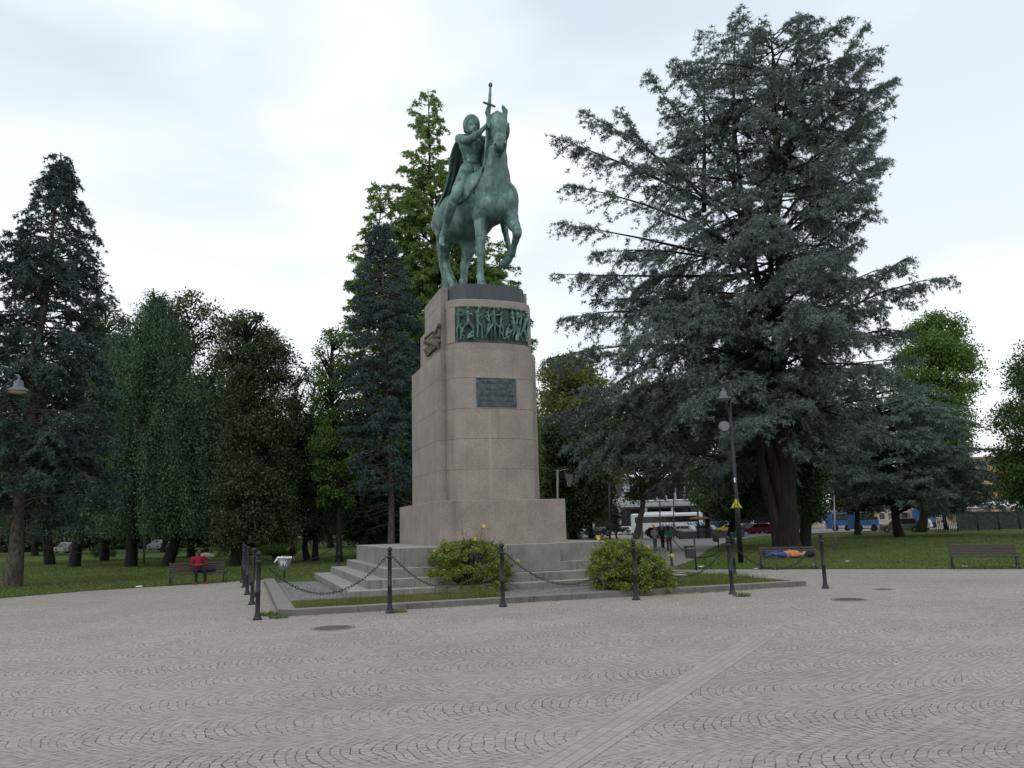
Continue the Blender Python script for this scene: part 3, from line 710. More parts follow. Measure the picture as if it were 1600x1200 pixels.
# raised fore leg
hs += caps([(793, 326, 21.6, 16), (797, 340, 21.35, 12.5), (803, 352, 21.05, 9.2), (807.5, 360, 20.85, 7.2), (808, 366, 20.84, 6.6), (805.5, 376, 20.98, 5.2), (801.5, 390, 21.15, 4.8), (799, 397, 21.22, 5.6), (796, 403, 21.3, 5.2)], .06)
hs += caps([(794.5, 405, 21.32, 6.4), (788, 413, 21.45, 7.4)], .03)
# near hind leg
hs += caps([(697, 348, 23.8, 18.5), (695, 368, 23.75, 13.5), (695.5, 384, 23.85, 9.4), (694.5, 398, 24.0, 7.8), (694.5, 409, 24.1, 7.4), (697, 416, 24.05, 6.4), (703, 430, 23.85, 5.3), (707, 440, 23.65, 6.2), (709, 446, 23.55, 5.6)], .07)
hs += caps([(709, 449, 23.5, 6.8), (711, 470, 23.4, 8.6)], .03)
# far hind leg
hs += caps([(733, 350, 23.5, 20), (731, 374, 23.4, 15), (732, 392, 23.5, 9.5), (729, 405, 23.6, 7.2), (726, 414, 23.65, 6.8), (725, 430, 23.4, 5.2), (724, 440, 23.2, 6.2), (724, 446, 23.1, 5.6)], .08)
hs += caps([(724, 449, 23.05, 6.8), (725, 468, 22.95, 8.4)], .03)
# muscle lines
hs += caps([(741, 300, 21.7, 6), (738, 322, 21.65, 5)], .08)
# tail
hs += caps([(694, 335, 24.55, 5), (689, 355, 24.85, 7), (690, 385, 24.9, 7.5), (693, 415, 24.75, 6.5), (697, 437, 24.6, 6), (695, 452, 24.55, 5), (691, 460, 24.5, 3)], .05)
hs += caps([(698, 430, 24.5, 4), (701, 448, 24.45, 4), (697, 458, 24.4, 2)], .03)
horse = sculpt('horse', hs, .026, MT['bronze'], stt, k=.1, it=2)
# saddle cloth laid on the horse's flank
from mathutils.bvhtree import BVHTree
_bm = bmesh.new(); _bm.from_mesh(horse.data); HB = BVHTree.FromBMesh(_bm)
def hit(x, y, out=.03):
    d = ray(x, y); d = d/np.linalg.norm(d); loc, nrm, _, _ = HB.ray_cast(Vector(tuple(CP)), Vector(tuple(d)))
    return None if loc is None else np.array(loc)+np.array(nrm)*out
Eo = [(713, 321), (722, 316.5), (731, 310), (738, 301), (744.5, 291), (750, 280), (754, 270), (757, 262)]; Ei = [(707, 312), (711, 304), (717, 296), (722, 288), (728, 280), (733, 273), (739, 266), (744, 260)]
CV, CF = [], []; okc = True
for i in range(29):
    for j in range(9):
        u_ = i/28*7; k_ = min(int(u_), 6); f_ = u_-k_; a_ = np.array(Eo[k_])*(1-f_)+np.array(Eo[k_+1])*f_; b_ = np.array(Ei[k_])*(1-f_)+np.array(Ei[k_+1])*f_; q_ = a_+(b_-a_)*j/8
        h_ = hit(q_[0], q_[1], .045); 
        if h_ is None: okc = False; h_ = P(q_[0], q_[1], 21.9)
        CV.append(h_)
for i in range(28):
    for j in range(8): a = i*9+j; CF.append((a, a+1, a+10, a+9))
sc_me = npmesh('saddle_cloth', np.array(CV), np.array(CF), True); sco = link('saddle_cloth', sc_me, MT['bronze'], stt); md = sco.modifiers.new('t', 'SOLIDIFY'); md.thickness = .06; md.offset = 0
_bm.free()
# ---- rider
rd = []
rd += caps([(739, 262, 22.15, 13.5), (738, 250, 22.1, 12.5), (737.5, 238, 22.0, 14.5), (736, 227, 21.95, 15)], .12)   # torso
rd += [ell(728.5, 229, 21.93, .22, .16, .19, rotz(.2), .14), ell(745, 229, 21.93, .21, .16, .19, rotz(-.2), .14)]       # pectorals
rd += caps([(722, 218, 22.05, 7.5), (738, 214, 22.05, 7), (756, 220, 22.1, 7)], .1)                                # shoulder girdle
rd += caps([(738, 213, 22.0, 6), (738, 206, 21.95, 5.5)], .05)                                                 # neck
rd += [ell(737.2, 198, 21.82, .195, .22, .27, None, .03), ell(739.2, 203.5, 21.70, .14, .13, .14, None, .03)]
rd += caps([(739.9, 192.5, 21.57, 1.0), (740.9, 199.0, 21.49, 1.7)], .012) + caps([(734, 192.4, 21.62, 1.2), (745, 192.4, 21.62, 1.2)], .012)  # nose, brow
rd += caps([(737.4, 202.6, 21.55, 1.0), (743.4, 202.6, 21.57, 1.0)], .008) + caps([(737.8, 204.8, 21.56, 1.0), (743.0, 204.8, 21.57, 1.0)], .008)
rd += caps([(739.7, 208, 21.60, 2.4), (742, 208, 21.60, 2.4)], .02)
rd += [('x', P(735.8, 195.2, 21.54), P(737.4, 195.2, 21.54), .045, .045, .012), ('x', P(742.6, 195.2, 21.56), P(744.2, 195.2, 21.56), .045, .045, .012)]
rd += [('e', P(736.6, 195.3, 21.62), (.03, .03, .03), None, .004), ('e', P(743.4, 195.3, 21.64), (.03, .03, .03), None, .004)]

for yy in (240, 246, 252): rd += [ell(734, yy, 21.86, .09, .07, .075, None, .07), ell(741.5, yy, 21.86, .09, .07, .075, None, .07)]
rd += caps([(719, 217.5, 22.05, 8), (724, 218.5, 21.8, 6.4), (732, 219, 21.5, 5.2), (739, 215, 21.4, 5.4), (748, 208, 21.32, 4.6), (756, 200.5, 21.25, 3.1), (758.5, 198, 21.22, 3.0)], .05)   # near arm
# hand closed on the blade
rd += caps([(759, 197.5, 21.22, 3.2), (762.5, 194.5, 21.16, 3.2)], .02)
for i, (dx, dy, l) in enumerate(((0, -2.6, 1), (.3, -.9, 1.05), (.4, .9, 1.0), (.2, 2.6, .85))):
    rd += caps([(762+dx, 193+dy+1.2, 21.12, 1.15), (764.6+dx*l, 192.6+dy+1.2, 21.06, 1.1), (766+dx, 194+dy+1.0, 21.12, 1.0), (765+dx, 195.5+dy+.6, 21.17, .85)], .006)
rd += caps([(760, 193, 21.16, 1.4), (762.5, 189.5, 21.12, 1.25), (765, 189, 21.14, 1.05)], .006)
# far arm, bent back to the reins
rd += caps([(757, 221, 22.1, 7), (763, 236, 22.2, 5.5), (765, 246, 22.15, 4.6), (765, 240, 21.98, 3.4)], .05)
# legs
rd += caps([(731, 266, 22.1, 12.5), (724, 280, 21.80, 10.6), (715.5, 296, 21.62, 8.6), (710.5, 309, 21.55, 7.2), (707, 318, 21.68, 7.2), (701.5, 336, 21.95, 6.6), (697, 352, 22.15, 4.7), (693, 365, 22.25, 4.1)], .05)
rd += caps([(693, 364, 22.33, 4.6), (690.5, 372, 22.12, 4.6), (689.5, 379, 21.98, 3.7)], .04)
for i in range(5): rd += caps([(686.8+i*1.7, 378.5+i*.35, 21.97, 1.25), (687.0+i*1.75, 382.6+(.9 if i in (2, 3) else 0)-(.6 if i == 0 else 0), 21.90, .95)], .006)
rd += [ell(711, 306, 21.47, .10, .08, .12, None, .05)]
rd += caps([(745, 266, 22.15, 12.5), (758, 276, 22.2, 11), (775, 296, 22.25, 9), (782, 318, 22.35, 8), (785, 340, 22.45, 6.2), (789, 360, 22.5, 4.7), (792, 374, 22.5, 4.2)], .08)
rd += caps([(792, 374, 22.5, 4.4), (794.5, 384, 22.35, 4.3), (797, 391.5, 22.25, 3.4)], .04)
for i in range(5): rd += caps([(794.6+i*1.3, 391-i*.2, 22.25, 1.2), (795.6+i*1.3, 395-i*.4, 22.2, .9)], .006)
rider = sculpt('rider', rd, .0175, MT['bronze'], stt, k=.06, it=1)
# helmet: hood with rolled rim, open at the face
hm = [ell(736.6, 195.5, 21.98, .262, .30, .33, None, .02)]
hm += caps([(727.5, 205, 22.0, 3.0), (727, 199, 21.97, 3.0)], .04)
hm += [('x', P(740.5, 200.5, 21.40), P(739.2, 200.0, 21.93), .30, .235, .015), ('x', P(742, 211, 21.5), P(741.5, 211, 22.05), .33, .26, .02), ('x', P(739, 214, 21.9), P(738, 222, 22.0), .3, .3, .02)]
rim = []
for i in range(13):
    a = math.radians(-62+ i*(250/12)); rim.append((737.6-10.8*math.cos(a), 196.5-12.0*math.sin(a), 21.72+.02*math.cos(a), 1.15))
hm += caps(rim, .02)
sculpt('helmet', hm, .017, MT['bronze'], rider, k=.02, it=1)
# sword
sw = caps([(766.4, 132, 21.12, 3.0), (766.3, 133.5, 21.12, 3.0)], .01) + caps([(766.2, 135, 21.12, 1.5), (765.6, 148, 21.12, 2.2), (764.9, 161, 21.12, 2.5)], .01)
sw += caps([(756, 160.2, 21.08, 1.7), (764.7, 163, 21.1, 1.9), (773, 166.4, 21.12, 1.7)], .01)
t0, t1 = P(764.7, 163, 21.12), P(756.5, 258, 21.35)
for s_ in (-1, 0, 1):
    sw.append(('c', t0+e1*s_*.045, t1+e1*s_*.02, .05 if s_ == 0 else .035, .02 if s_ == 0 else .012, .02))
sculpt('sword', sw, .015, MT['bronze'], stt, k=.01, it=1)
# cloak: swept cloth sheet with folds
LE = [(717, 212, 22.15), (708, 232, 22.5), (702, 255, 22.8), (698.5, 280, 23.0), (693, 305, 23.15), (685, 324, 23.3)]
RE = [(757, 212, 22.25), (757, 235, 22.65), (752, 262, 22.9), (742, 285, 23.1), (728, 300, 23.3), (714, 318, 23.45)]
def bez(pts, t):
    t = t*(len(pts)-1); i = min(int(t), len(pts)-2); f = t-i
    p0 = pts[max(i-1, 0)]; p1 = pts[i]; p2 = pts[i+1]; p3 = pts[min(i+2, len(pts)-1)]
    return .5*((2*p1)+(-p0+p2)*f+(2*p0-5*p1+4*p2-p3)*f*f+(-p0+3*p1-3*p2+p3)*f**3)
LP = [P(*q) for q in LE]; RP = [P(*q) for q in RE]
nu, nv = 60, 48; V = []
for j in range(nv+1):
    t = j/nv; a = bez(LP, t); b = bez(RP, t)
    for i in range(nu+1):
        s_ = i/nu; p = a+(b-a)*s_
        fold = (.5-.5*math.cos(2*math.pi*(s_*4.5+.15*math.sin(5*t))))*(.05+.20*t)*min(1, 6*(s_+.02)); bow_ = math.sin(math.pi*s_)*.35*(1-.5*t)
        V.append(p+e2*S*(bow_+fold)-e1*.06*math.sin(9*t+s_*7)*t)
V = np.array(V); n_ = len(V); Fq = []
for j in range(nv):
    for i in range(nu):
        a = j*(nu+1)+i; Fq.append((a, a+1, a+nu+2, a+nu+1))
me = npmesh('cloak', V, np.array(Fq), True); ck = link('cloak', me, MT['bronze'], rider)
md = ck.modifiers.new('thick', 'SOLIDIFY'); md.thickness = .06; md.offset = 0
# reins along neck
mb = MB(); mb.tube([P(x, y, v) for x, y, v in ((763, 246, 21.85), (761, 232, 21.5), (766, 222, 21.3), (772, 216, 21.05))], .022, 6); mb.build('rein', MT['bronze'], stt)
# ================================================================== vegetation
rng = np.random.default_rng(7)
def unit(a): return a/np.maximum(np.linalg.norm(a, axis=-1, keepdims=True), 1e-9)
def tri_blades(Pt, D, Ln, Wd, r):
    n = len(Pt); sd_ = unit(np.cross(D, unit(r.normal(size=(n, 3)))))
    w = (Wd/2)[:, None]*sd_; V = np.empty((n, 3, 3)); V[:, 0] = Pt-w; V[:, 1] = Pt+w; V[:, 2] = Pt+D*Ln[:, None]
    return V.reshape(-1, 3), np.arange(3*n).reshape(-1, 3)
def leaf_quads(Pt, D, Ln, Wd, r, flat=0.0):
    n = len(Pt); q = unit(r.normal(size=(n, 3))*(1-flat)+np.array([0, 0, 1.])*flat); sd_ = unit(np.cross(D, q))
    V = np.empty((n, 4, 3)); w = (Wd/2)[:, None]*sd_; m = Pt+D*(Ln*.5)[:, None]
    V[:, 0] = Pt; V[:, 1] = m+w; V[:, 2] = Pt+D*Ln[:, None]; V[:, 3] = m-w
    return V.reshape(-1, 3), np.arange(4*n).reshape(-1, 4)
class Env:
    """crown outline: rows (y, xl, xr) in photo pixels turned into heights and radii at the tree's own distance"""
    def __init__(s, rows, Y):
        z, l, r = [], [], []
        for y, xl, xr in rows:
            a = atY(xl, y, Y); b = atY(xr, y, Y); z.append((a[2]+b[2])/2); l.append(a[0]); r.append(b[0])
        o = np.argsort(z); s.z = np.array(z)[o]; s.l = np.array(l)[o]; s.r = np.array(r)[o]; s.Y = Y; s.zmin, s.zmax = s.z[0], s.z[-1]
    def L(s, z): return np.interp(z, s.z, s.l)
    def R(s, z): return np.interp(z, s.z, s.r)
def tubes(lines, radii, n=6):
    """lines: list of (K,3); radii list of (K,) -> V,F"""
    Vs, Fs, off = [], [], 0; an = np.arange(n)*2*np.pi/n
    for L_, R_ in zip(lines, radii):
        L_ = np.asarray(L_); K = len(L_); T = unit(np.gradient(L_, axis=0)); ref = np.array([.3, .2, 1.]) if abs(T[0, 2]) < .8 else np.array([1., .1, 0])
        X = unit(np.cross(T, ref)); Yv = np.cross(T, X)
        ring = L_[:, None]+(X[:, None]*np.cos(an)[None, :, None]+Yv[:, None]*np.sin(an)[None, :, None])*np.asarray(R_)[:, None, None]
        Vs.append(ring.reshape(-1, 3)); i = np.arange(K-1)[:, None]*n; k = np.arange(n)[None]; k2 = (k+1) % n
        Fs.append((np.stack([i+k, i+k2, i+n+k2, i+n+k], -1)).reshape(-1, 4)+off); off += K*n
    return np.concatenate(Vs), np.concatenate(Fs)
def curve_pts(ps, n=10):
    ps = np.array(ps, float); t = np.linspace(0, len(ps)-1, n); return np.stack([bez(list(ps), float(q)/(len(ps)-1)) if q < len(ps)-1 else ps[-1] for q in t])
def trunk_line(base, top, wob=.25, n=14, r=None):
    t = np.linspace(0, 1, n)[:, None]; p = base+(top-base)*t
    w = np.cumsum((r or rng).normal(size=(n, 3))*wob/n, 0); w -= t*w[-1]; w[:, 2] = 0
    return p+w
def finish_tree(name, label, loc, wood, bark, crown, leafm, group=None, cat='tree', stems=None):
    root = empty(name, loc, label, cat, group)
    V, Fq = wood; link('trunk', npmesh('trunk', V, Fq, True), MT[bark], root)
    cs = crown if isinstance(crown, list) else [crown]
    for c, lm in zip(cs, leafm if isinstance(leafm, list) else [leafm]): link('crown', npmesh('crown', c[0], c[1]), lm, root)
    return root
def conifer(name, label, base, env, leafm, bark, group=None, nb=150, seed=1, trunk_r=.35, twig=3.2, shoot=7.0, blades=4, bl=.20, bw=.045, rise=.25, droop=.5,
            tw_len=.38, tdroop=.3, dead=0, jit=.25, tuft=0, power=1.0, ext=None, cat='tree', spread=.55, wob=.3, toprise=0., sec=0., sec_len=.30, sec_droop=.3, gap=0., rvar=.05, wk=1.0):
    r = np.random.default_rng(seed); zb, zt = env.zmin, env.zmax
    zc = np.linspace(0, zt, 16); cx = (env.L(np.maximum(zc, zb))+env.R(np.maximum(zc, zb)))/2
    tx = base[0]+(np.interp(zt, env.z, (env.l+env.r)/2)-base[0])*(zc/zt)
    ax = np.stack([tx, np.full(16, base[1]), zc], 1); ax[1:-1, :2] += r.normal(size=(14, 2))*wob*.3
    lines = [ax]; rad = [np.interp(zc/zt, [0, .03, .9, 1], [trunk_r*1.35, trunk_r, trunk_r*.16, .03])]
    # branches
    hgt = zb+(zt-zb)*np.sort(r.random(nb))**power*.995; az = np.arange(nb)*2.399963+r.normal(size=nb)*.35
    ca, sa = np.cos(az), np.sin(az); axx = np.interp(hgt, zc, ax[:, 0]); ayy = np.interp(hgt, zc, ax[:, 1])
    lim = np.where(ca > 0, env.R(hgt)-axx, axx-env.L(hgt)); dep = (env.R(hgt)-env.L(hgt))/2
    Lr = np.sqrt((np.maximum(lim, .15)*ca)**2+(dep*sa)**2)*(1-jit*r.random(nb)**1.8)
    Lr = np.maximum(Lr, .25)
    rise = rise+toprise*(hgt/zt)**3+rvar*r.normal(size=nb); P0 = np.stack([axx, ayy, np.maximum(hgt-rise*Lr*.6, 1.2)], 1); dh = np.stack([ca, sa, np.zeros(nb)], 1)
    P1 = P0+dh*(Lr*.5)[:, None]+np.array([0, 0, 1.])*(rise*Lr*.55)[:, None]; P2 = P0+dh*Lr[:, None]+np.array([0, 0, 1.])*((rise-droop*.5)*Lr)[:, None]
    if ext is not None:      # extra limbs: list of 3-point lists
        E_ = np.array(ext); P0 = np.concatenate([P0, E_[:, 0]]); P1 = np.concatenate([P1, E_[:, 1]]); P2 = np.concatenate([P2, E_[:, 2]])
        Lr = np.concatenate([Lr, np.linalg.norm(E_[:, 2]-E_[:, 0], axis=1)]); nb += len(E_)
    P1 += r.normal(size=P1.shape)*.06*Lr[:, None]
    tt = np.linspace(0, 1, 6)
    for i in range(nb):
        q = tt[:, None]; l_ = (1-q)**2*P0[i]+2*q*(1-q)*P1[i]+q*q*P2[i]; lines.append(l_); rad.append(np.interp(tt, [0, 1], [min(.02+.017*wk*Lr[i], trunk_r*.55), .012]))
    if sec:      # side branches carry the twigs
        cs_ = np.maximum((Lr*sec).astype(int), 3); i2 = np.repeat(np.arange(nb), cs_); n2 = len(i2); s2 = .18+.80*r.random(n2)**.75; q = s2[:, None]
        o2 = (1-q)**2*P0[i2]+2*q*(1-q)*P1[i2]+q*q*P2[i2]; t2 = unit(2*(1-q)*(P1[i2]-P0[i2])+2*q*(P2[i2]-P1[i2])); sv = unit(np.cross(t2, [0, 0, 1.]))*np.where(r.random(n2) < .5, 1, -1)[:, None]
        d2 = unit(t2*(.4+.5*r.random(n2))[:, None]+sv*(.35+.75*r.random(n2))[:, None]+np.array([0, 0, 1.])*(r.normal(size=n2)*.33)[:, None]); l2 = np.clip(sec_len*Lr[i2]*(1.15-s2), .5, 4.2)*(.55+.7*r.random(n2))
        e2_ = o2+d2*l2[:, None]-np.array([0, 0, 1.])*(sec_droop*l2*(.4+.9*r.random(n2)))[:, None]; m2_ = (o2+e2_)/2+np.array([0, 0, 1.])*(.16*l2)[:, None]
        if gap:
            g_ = np.sin(o2[:, 0]*.8+seed)+np.sin(o2[:, 1]*.7+2*seed)+1.3*np.sin(o2[:, 2]*1.5+.5*o2[:, 0]+seed)+.6*np.sin(o2[:, 2]*3.1-o2[:, 0]*.9)+.5*r.normal(size=n2)
            kp = g_ > np.quantile(g_, gap); o2, m2_, e2_, l2 = o2[kp], m2_[kp], e2_[kp], l2[kp]; n2 = len(l2)
        for i in range(n2):
            q = tt[::2][:, None]; lines.append((1-q)**2*o2[i]+2*q*(1-q)*m2_[i]+q*q*e2_[i]); rad.append(np.linspace(.012+.010*l2[i], .006, 3))
        P0, P1, P2 = np.concatenate([P0+(P2-P0)*.55, o2]), np.concatenate([P1+(P2-P1)*.55, m2_]), np.concatenate([P2, e2_]); Lr = np.concatenate([Lr*.45, l2]); nb = len(Lr)
    # twigs
    cnt = np.maximum((Lr*twig).astype(int), 3); id_ = np.repeat(np.arange(nb), cnt); m = len(id_)
    s_ = (1-reach)+reach*1.0*r.random(m) if False else .14+.86*r.random(m)**.8; q = s_[:, None]
    p = (1-q)**2*P0[id_]+2*q*(1-q)*P1[id_]+q*q*P2[id_]; tg = unit(2*(1-q)*(P1[id_]-P0[id_])+2*q*(P2[id_]-P1[id_]))
    sdv = unit(np.cross(tg, [0, 0, 1.]))*np.where(r.random(m) < .5, 1, -1)[:, None]
    td = unit(tg*.75+sdv*spread*(.5+r.random(m))[:, None]*1.4+r.normal(size=(m, 3))*.16-np.array([0, 0, 1.])*tdroop*r.random(m)[:, None])
    tl = np.clip(tw_len*Lr[id_]*(1.2-s_), .32, 3.4)*(.6+.6*r.random(m))
    # shoots
    c2 = np.maximum((tl*shoot).astype(int), 2); j = np.repeat(np.arange(m), c2); k = len(j); u = r.random(k)
    sp = p[j]+td[j]*(tl[j]*u)[:, None]-np.array([0, 0, 1.])*(tdroop*.55*tl[j]*u*u)[:, None]
    sd2 = unit(np.cross(td[j], [0, 0, 1.]))*np.where(r.random(k) < .5, 1, -1)[:, None]
    sdir = unit(td[j]*.8+sd2*.7+r.normal(size=(k, 3))*.35-np.array([0, 0, 1.])*tdroop*.5)
    b = np.repeat(np.arange(k), blades); nbk = len(b)
    bd = unit(sdir[b]+r.normal(size=(nbk, 3))*(.45+tuft)); bp = sp[b]+sdir[b]*(bl*.5*r.random(nbk))[:, None]+r.normal(size=(nbk, 3))*bl*.12
    V, Fq = tri_blades(bp, bd, bl*(.6+.7*r.random(nbk)), np.full(nbk, bw)*(.7+.6*r.random(nbk)), r)
    print(name, len(Fq))
    wood = tubes(lines, rad, 6)
    if dead:
        dl, dr = [], []
        for i in range(dead):
            z = zb*.5+(zb-zb*.35)*r.random(); a = r.random()*6.28; l = 1.2+1.8*r.random(); o = np.array([np.interp(z, zc, ax[:, 0]), np.interp(z, zc, ax[:, 1]), z])
            d = np.array([math.cos(a), math.sin(a), -.25]); pts = o+d*np.linspace(0, l, 5)[:, None]+r.normal(size=(5, 3))*.07; dl.append(pts); dr.append(np.linspace(.022, .006, 5))
            for w_ in range(4):
                q0 = pts[1+w_ % 4]; d2 = unit(d+r.normal(size=3)*.7); dl.append(q0+d2*np.linspace(0, .7, 4)[:, None]); dr.append(np.linspace(.01, .004, 4))
        dv_, df_ = tubes(dl, dr, 4); wood = (np.concatenate([wood[0], dv_]), np.concatenate([wood[1], df_+len(wood[0])]))
    return finish_tree(name, label, (base[0], base[1], 0), wood, bark, (V, Fq), leafm, group, cat)
def broadleaf(name, label, base, env, leafm, bark='bark', group=None, ncl=110, per=420, cr=1.1, leaf=.16, seed=1, trunk_r=.3, fork=None, flat=.3, aspect=.6, shell=.45, stems=1, stemgap=1.0, cat='tree', hang=0.):
    r = np.random.default_rng(seed); zb, zt = env.zmin, env.zmax
    z = zb+(zt-zb)*r.random(ncl); wz = (env.R(z)-env.L(z))/2; keep = r.random(ncl) < np.clip(wz/wz.max()*1.3, .25, 1); z = z[keep]; n = len(z)
    a = r.random(n)*2*np.pi; f = shell+(1-shell)*r.random(n)**.6; wz = (env.R(z)-env.L(z))/2; cx = (env.R(z)+env.L(z))/2
    rr = np.maximum(wz-cr*.35, .1); c = np.stack([cx+rr*f*np.cos(a), base[1]+rr*f*np.sin(a), np.minimum(z, zt-cr*.35)], 1)
    cs = cr*(.55+.8*r.random(n))*np.clip(wz/3.0, .45, 1)
    cnt = (per*(cs/cr)**2).astype(int); id_ = np.repeat(np.arange(n), cnt); k = len(id_)
    q = unit(r.normal(size=(k, 3)))*(r.random(k)**.45)[:, None]*np.array([1, 1, .62]); q[:, 2] -= hang*r.random(k)
    p = c[id_]+q*cs[id_][:, None]*(1+.28*r.normal(size=(k, 1)))
    d = unit(r.normal(size=(k, 3))+q*.6+np.array([0, 0, -.35])); ln = leaf*(.6+.8*r.random(k))
    V, Fq = leaf_quads(p, d, ln, ln*aspect, r, flat)
    lines, rad = [], []; zc0 = max(zb*.9, .8)
    for s_ in range(stems):
        off = np.array([(s_-(stems-1)/2)*trunk_r*2.0, 0, 0]); top = np.array([(env.L(zt)+env.R(zt))/2, base[1], zt*.86])
        if stems > 1: top = top+np.array([(s_-(stems-1)/2)*2.0*stemgap, r.normal()*.8*stemgap, 0])
        tl = trunk_line(np.array([base[0], base[1], 0])+off, top, 1.0*stemgap, 14, r); lines.append(tl); rad.append(np.interp(np.linspace(0, 1, 14), [0, .06, 1], [trunk_r*1.35, trunk_r, trunk_r*.14]))
    for i in range(n):
        tl = lines[i % stems]; zz = max(zc0*(1 if stemgap == 1 else .2), c[i, 2]-.9*np.linalg.norm(c[i, :2]-tl[7, :2])-.4); o = np.array([np.interp(zz, tl[:, 2], tl[:, 0]), np.interp(zz, tl[:, 2], tl[:, 1]), zz])
        mid = (o+c[i])/2+r.normal(size=3)*.25*stemgap-np.array([0, 0, .15])*stemgap; t = np.linspace(0, 1, 6)[:, None]; pts = (1-t)**2*o+2*t*(1-t)*mid+t*t*c[i]
        lines.append(pts); rad.append(np.linspace(min(.11, trunk_r*.4), min(.015, trunk_r*.12), 6))
    return finish_tree(name, label, (base[0], base[1], 0), tubes(lines, rad, 7), bark, (V, Fq), leafm, group, cat)
def weeping(name, label, base, env, leafm, group=None, nb=70, strands=16, seed=1, trunk_r=.4, floor=1.6, leaf=.13, dens=13, twin=1):
    r = np.random.default_rng(seed); zt = env.zmax; lines, rad = [], []
    tops = np.array([(env.L(zt)+env.R(zt))/2, base[1], zt*.97])
    for s_ in range(twin):
        o = np.array([base[0]+(s_-(twin-1)/2)*trunk_r*3, base[1]+s_*.6, 0]); lines.append(trunk_line(o, tops+np.array([s_*1.5, 0, -s_*3]), .9, 12, r)); rad.append(np.interp(np.linspace(0, 1, 12), [0, .05, 1], [trunk_r*1.1, trunk_r*.9, .05]))
    A, B, C_ = [], [], []
    for i in range(nb):
        z = env.zmin+(zt-env.zmin)*(.12+.88*((i+.5)/nb)**.8); a = i*2.399963+r.normal()*.3; ca, sa = math.cos(a), math.sin(a); tl = lines[0]
        o = np.array([np.interp(z*.85, tl[:, 2], tl[:, 0]), np.interp(z*.85, tl[:, 2], tl[:, 1]), z*.85])
        lim = env.R(z)-o[0] if ca > 0 else o[0]-env.L(z); dep = (env.R(z)-env.L(z))/2; L_ = math.hypot(max(lim, .4)*ca, dep*sa)*(.72+.28*r.random())
        e = o+np.array([ca, sa, 0])*L_+np.array([0, 0, z-o[2]-.35*L_*r.random()]); m_ = o+np.array([ca, sa, 0])*L_*.55+np.array([0, 0, (z-o[2])+.28*L_+.3])
        A.append(o); B.append(m_); C_.append(e); t = np.linspace(0, 1, 7)[:, None]; lines.append((1-t)**2*o+2*t*(1-t)*m_+t*t*e); rad.append(np.linspace(.09, .015, 7))
    A, B, C_ = map(np.array, (A, B, C_)); id_ = np.repeat(np.arange(nb), strands); m = len(id_); t = (.2+.8*r.random(m))[:, None]
    p = (1-t)**2*A[id_]+2*t*(1-t)*B[id_]+t*t*C_[id_]; p += r.normal(size=p.shape)*np.array([.25, .25, .1])
    fl = floor*(.9+.35*r.random(m)); ln = np.minimum(p[:, 2]-fl, 1.2+5.5*r.random(m)**1.2); ok = ln > .3; p, ln = p[ok], ln[ok]; m = len(p)
    sw = r.normal(size=(m, 3))*np.array([.10, .10, 0]); cnt = (ln*dens).astype(int)+2; j = np.repeat(np.arange(m), cnt); k = len(j); u = r.random(k)
    q = p[j]+np.array([0, 0, -1.])*(ln[j]*u)[:, None]+sw[j]*(ln[j]*u)[:, None]+r.normal(size=(k, 3))*np.array([.09, .09, .05])
    d = unit(np.array([0, 0, -.9])+r.normal(size=(k, 3))*.6); l = leaf*(.6+.8*r.random(k)); V, Fq = leaf_quads(q, d, l, l*.6, r, 0)
    return finish_tree(name, label, (base[0], base[1], 0), tubes(lines, rad, 7), 'bark', (V, Fq), leafm, group)
LM = dict(
 spruce=leaf_mat('spruce_needles', (.022, .042, .036), (.058, .100, .088), 0, .35),
 spruce2=leaf_mat('blue_spruce_needles', (.026, .048, .045), (.070, .118, .112), 0, .4),
 cedar=leaf_mat('cedar_needles', (.045, .068, .058), (.165, .215, .188), 0, .3),
 cedar2=leaf_mat('pale_cedar_needles', (.075, .11, .098), (.20, .265, .235), 0, .3),
 brown=leaf_mat('dry_needles', (.045, .032, .022), (.085, .060, .042), 0, .5),
 weep=leaf_mat('weeping_leaves', (.030, .062, .036), (.085, .148, .076), .12, .4, c3=(.16, .20, .04)),
 redwood=leaf_mat('feathery_leaves', (.095, .165, .040), (.24, .35, .105), .35, .3),
 redgreen=leaf_mat('olive_leaves', (.032, .045, .014), (.085, .095, .030), .25, .3, c3=(.14, .085, .035)),
 magnolia=leaf_mat('dark_glossy_leaves', (.020, .038, .018), (.062, .084, .034), .10, .4, rough=.35, c3=(.13, .075, .04)),
 green=leaf_mat('bright_leaves', (.058, .115, .024), (.15, .24, .055), .35, .3),
 mid=leaf_mat('mid_leaves', (.030, .062, .016), (.085, .145, .036), .3, .3),
 drygrass=leaf_mat('dry_grass', (.075, .10, .022), (.20, .20, .065), .3, .6, c3=(.30, .24, .12)),
 lime=leaf_mat('yellow_green_leaves', (.08, .12, .028), (.19, .23, .065), .4, .3),
 dark=leaf_mat('dark_leaves', (.018, .036, .016), (.048, .080, .030), .12, .3),
 bush=leaf_mat('bush_leaves', (.08, .125, .020), (.22, .29, .055), .3, 1.5, c3=(.24, .13, .04)),
 grass=leaf_mat('grass_blades', (.06, .10, .020), (.16, .20, .06), .3, .4, c3=(.22, .19, .09)),
)
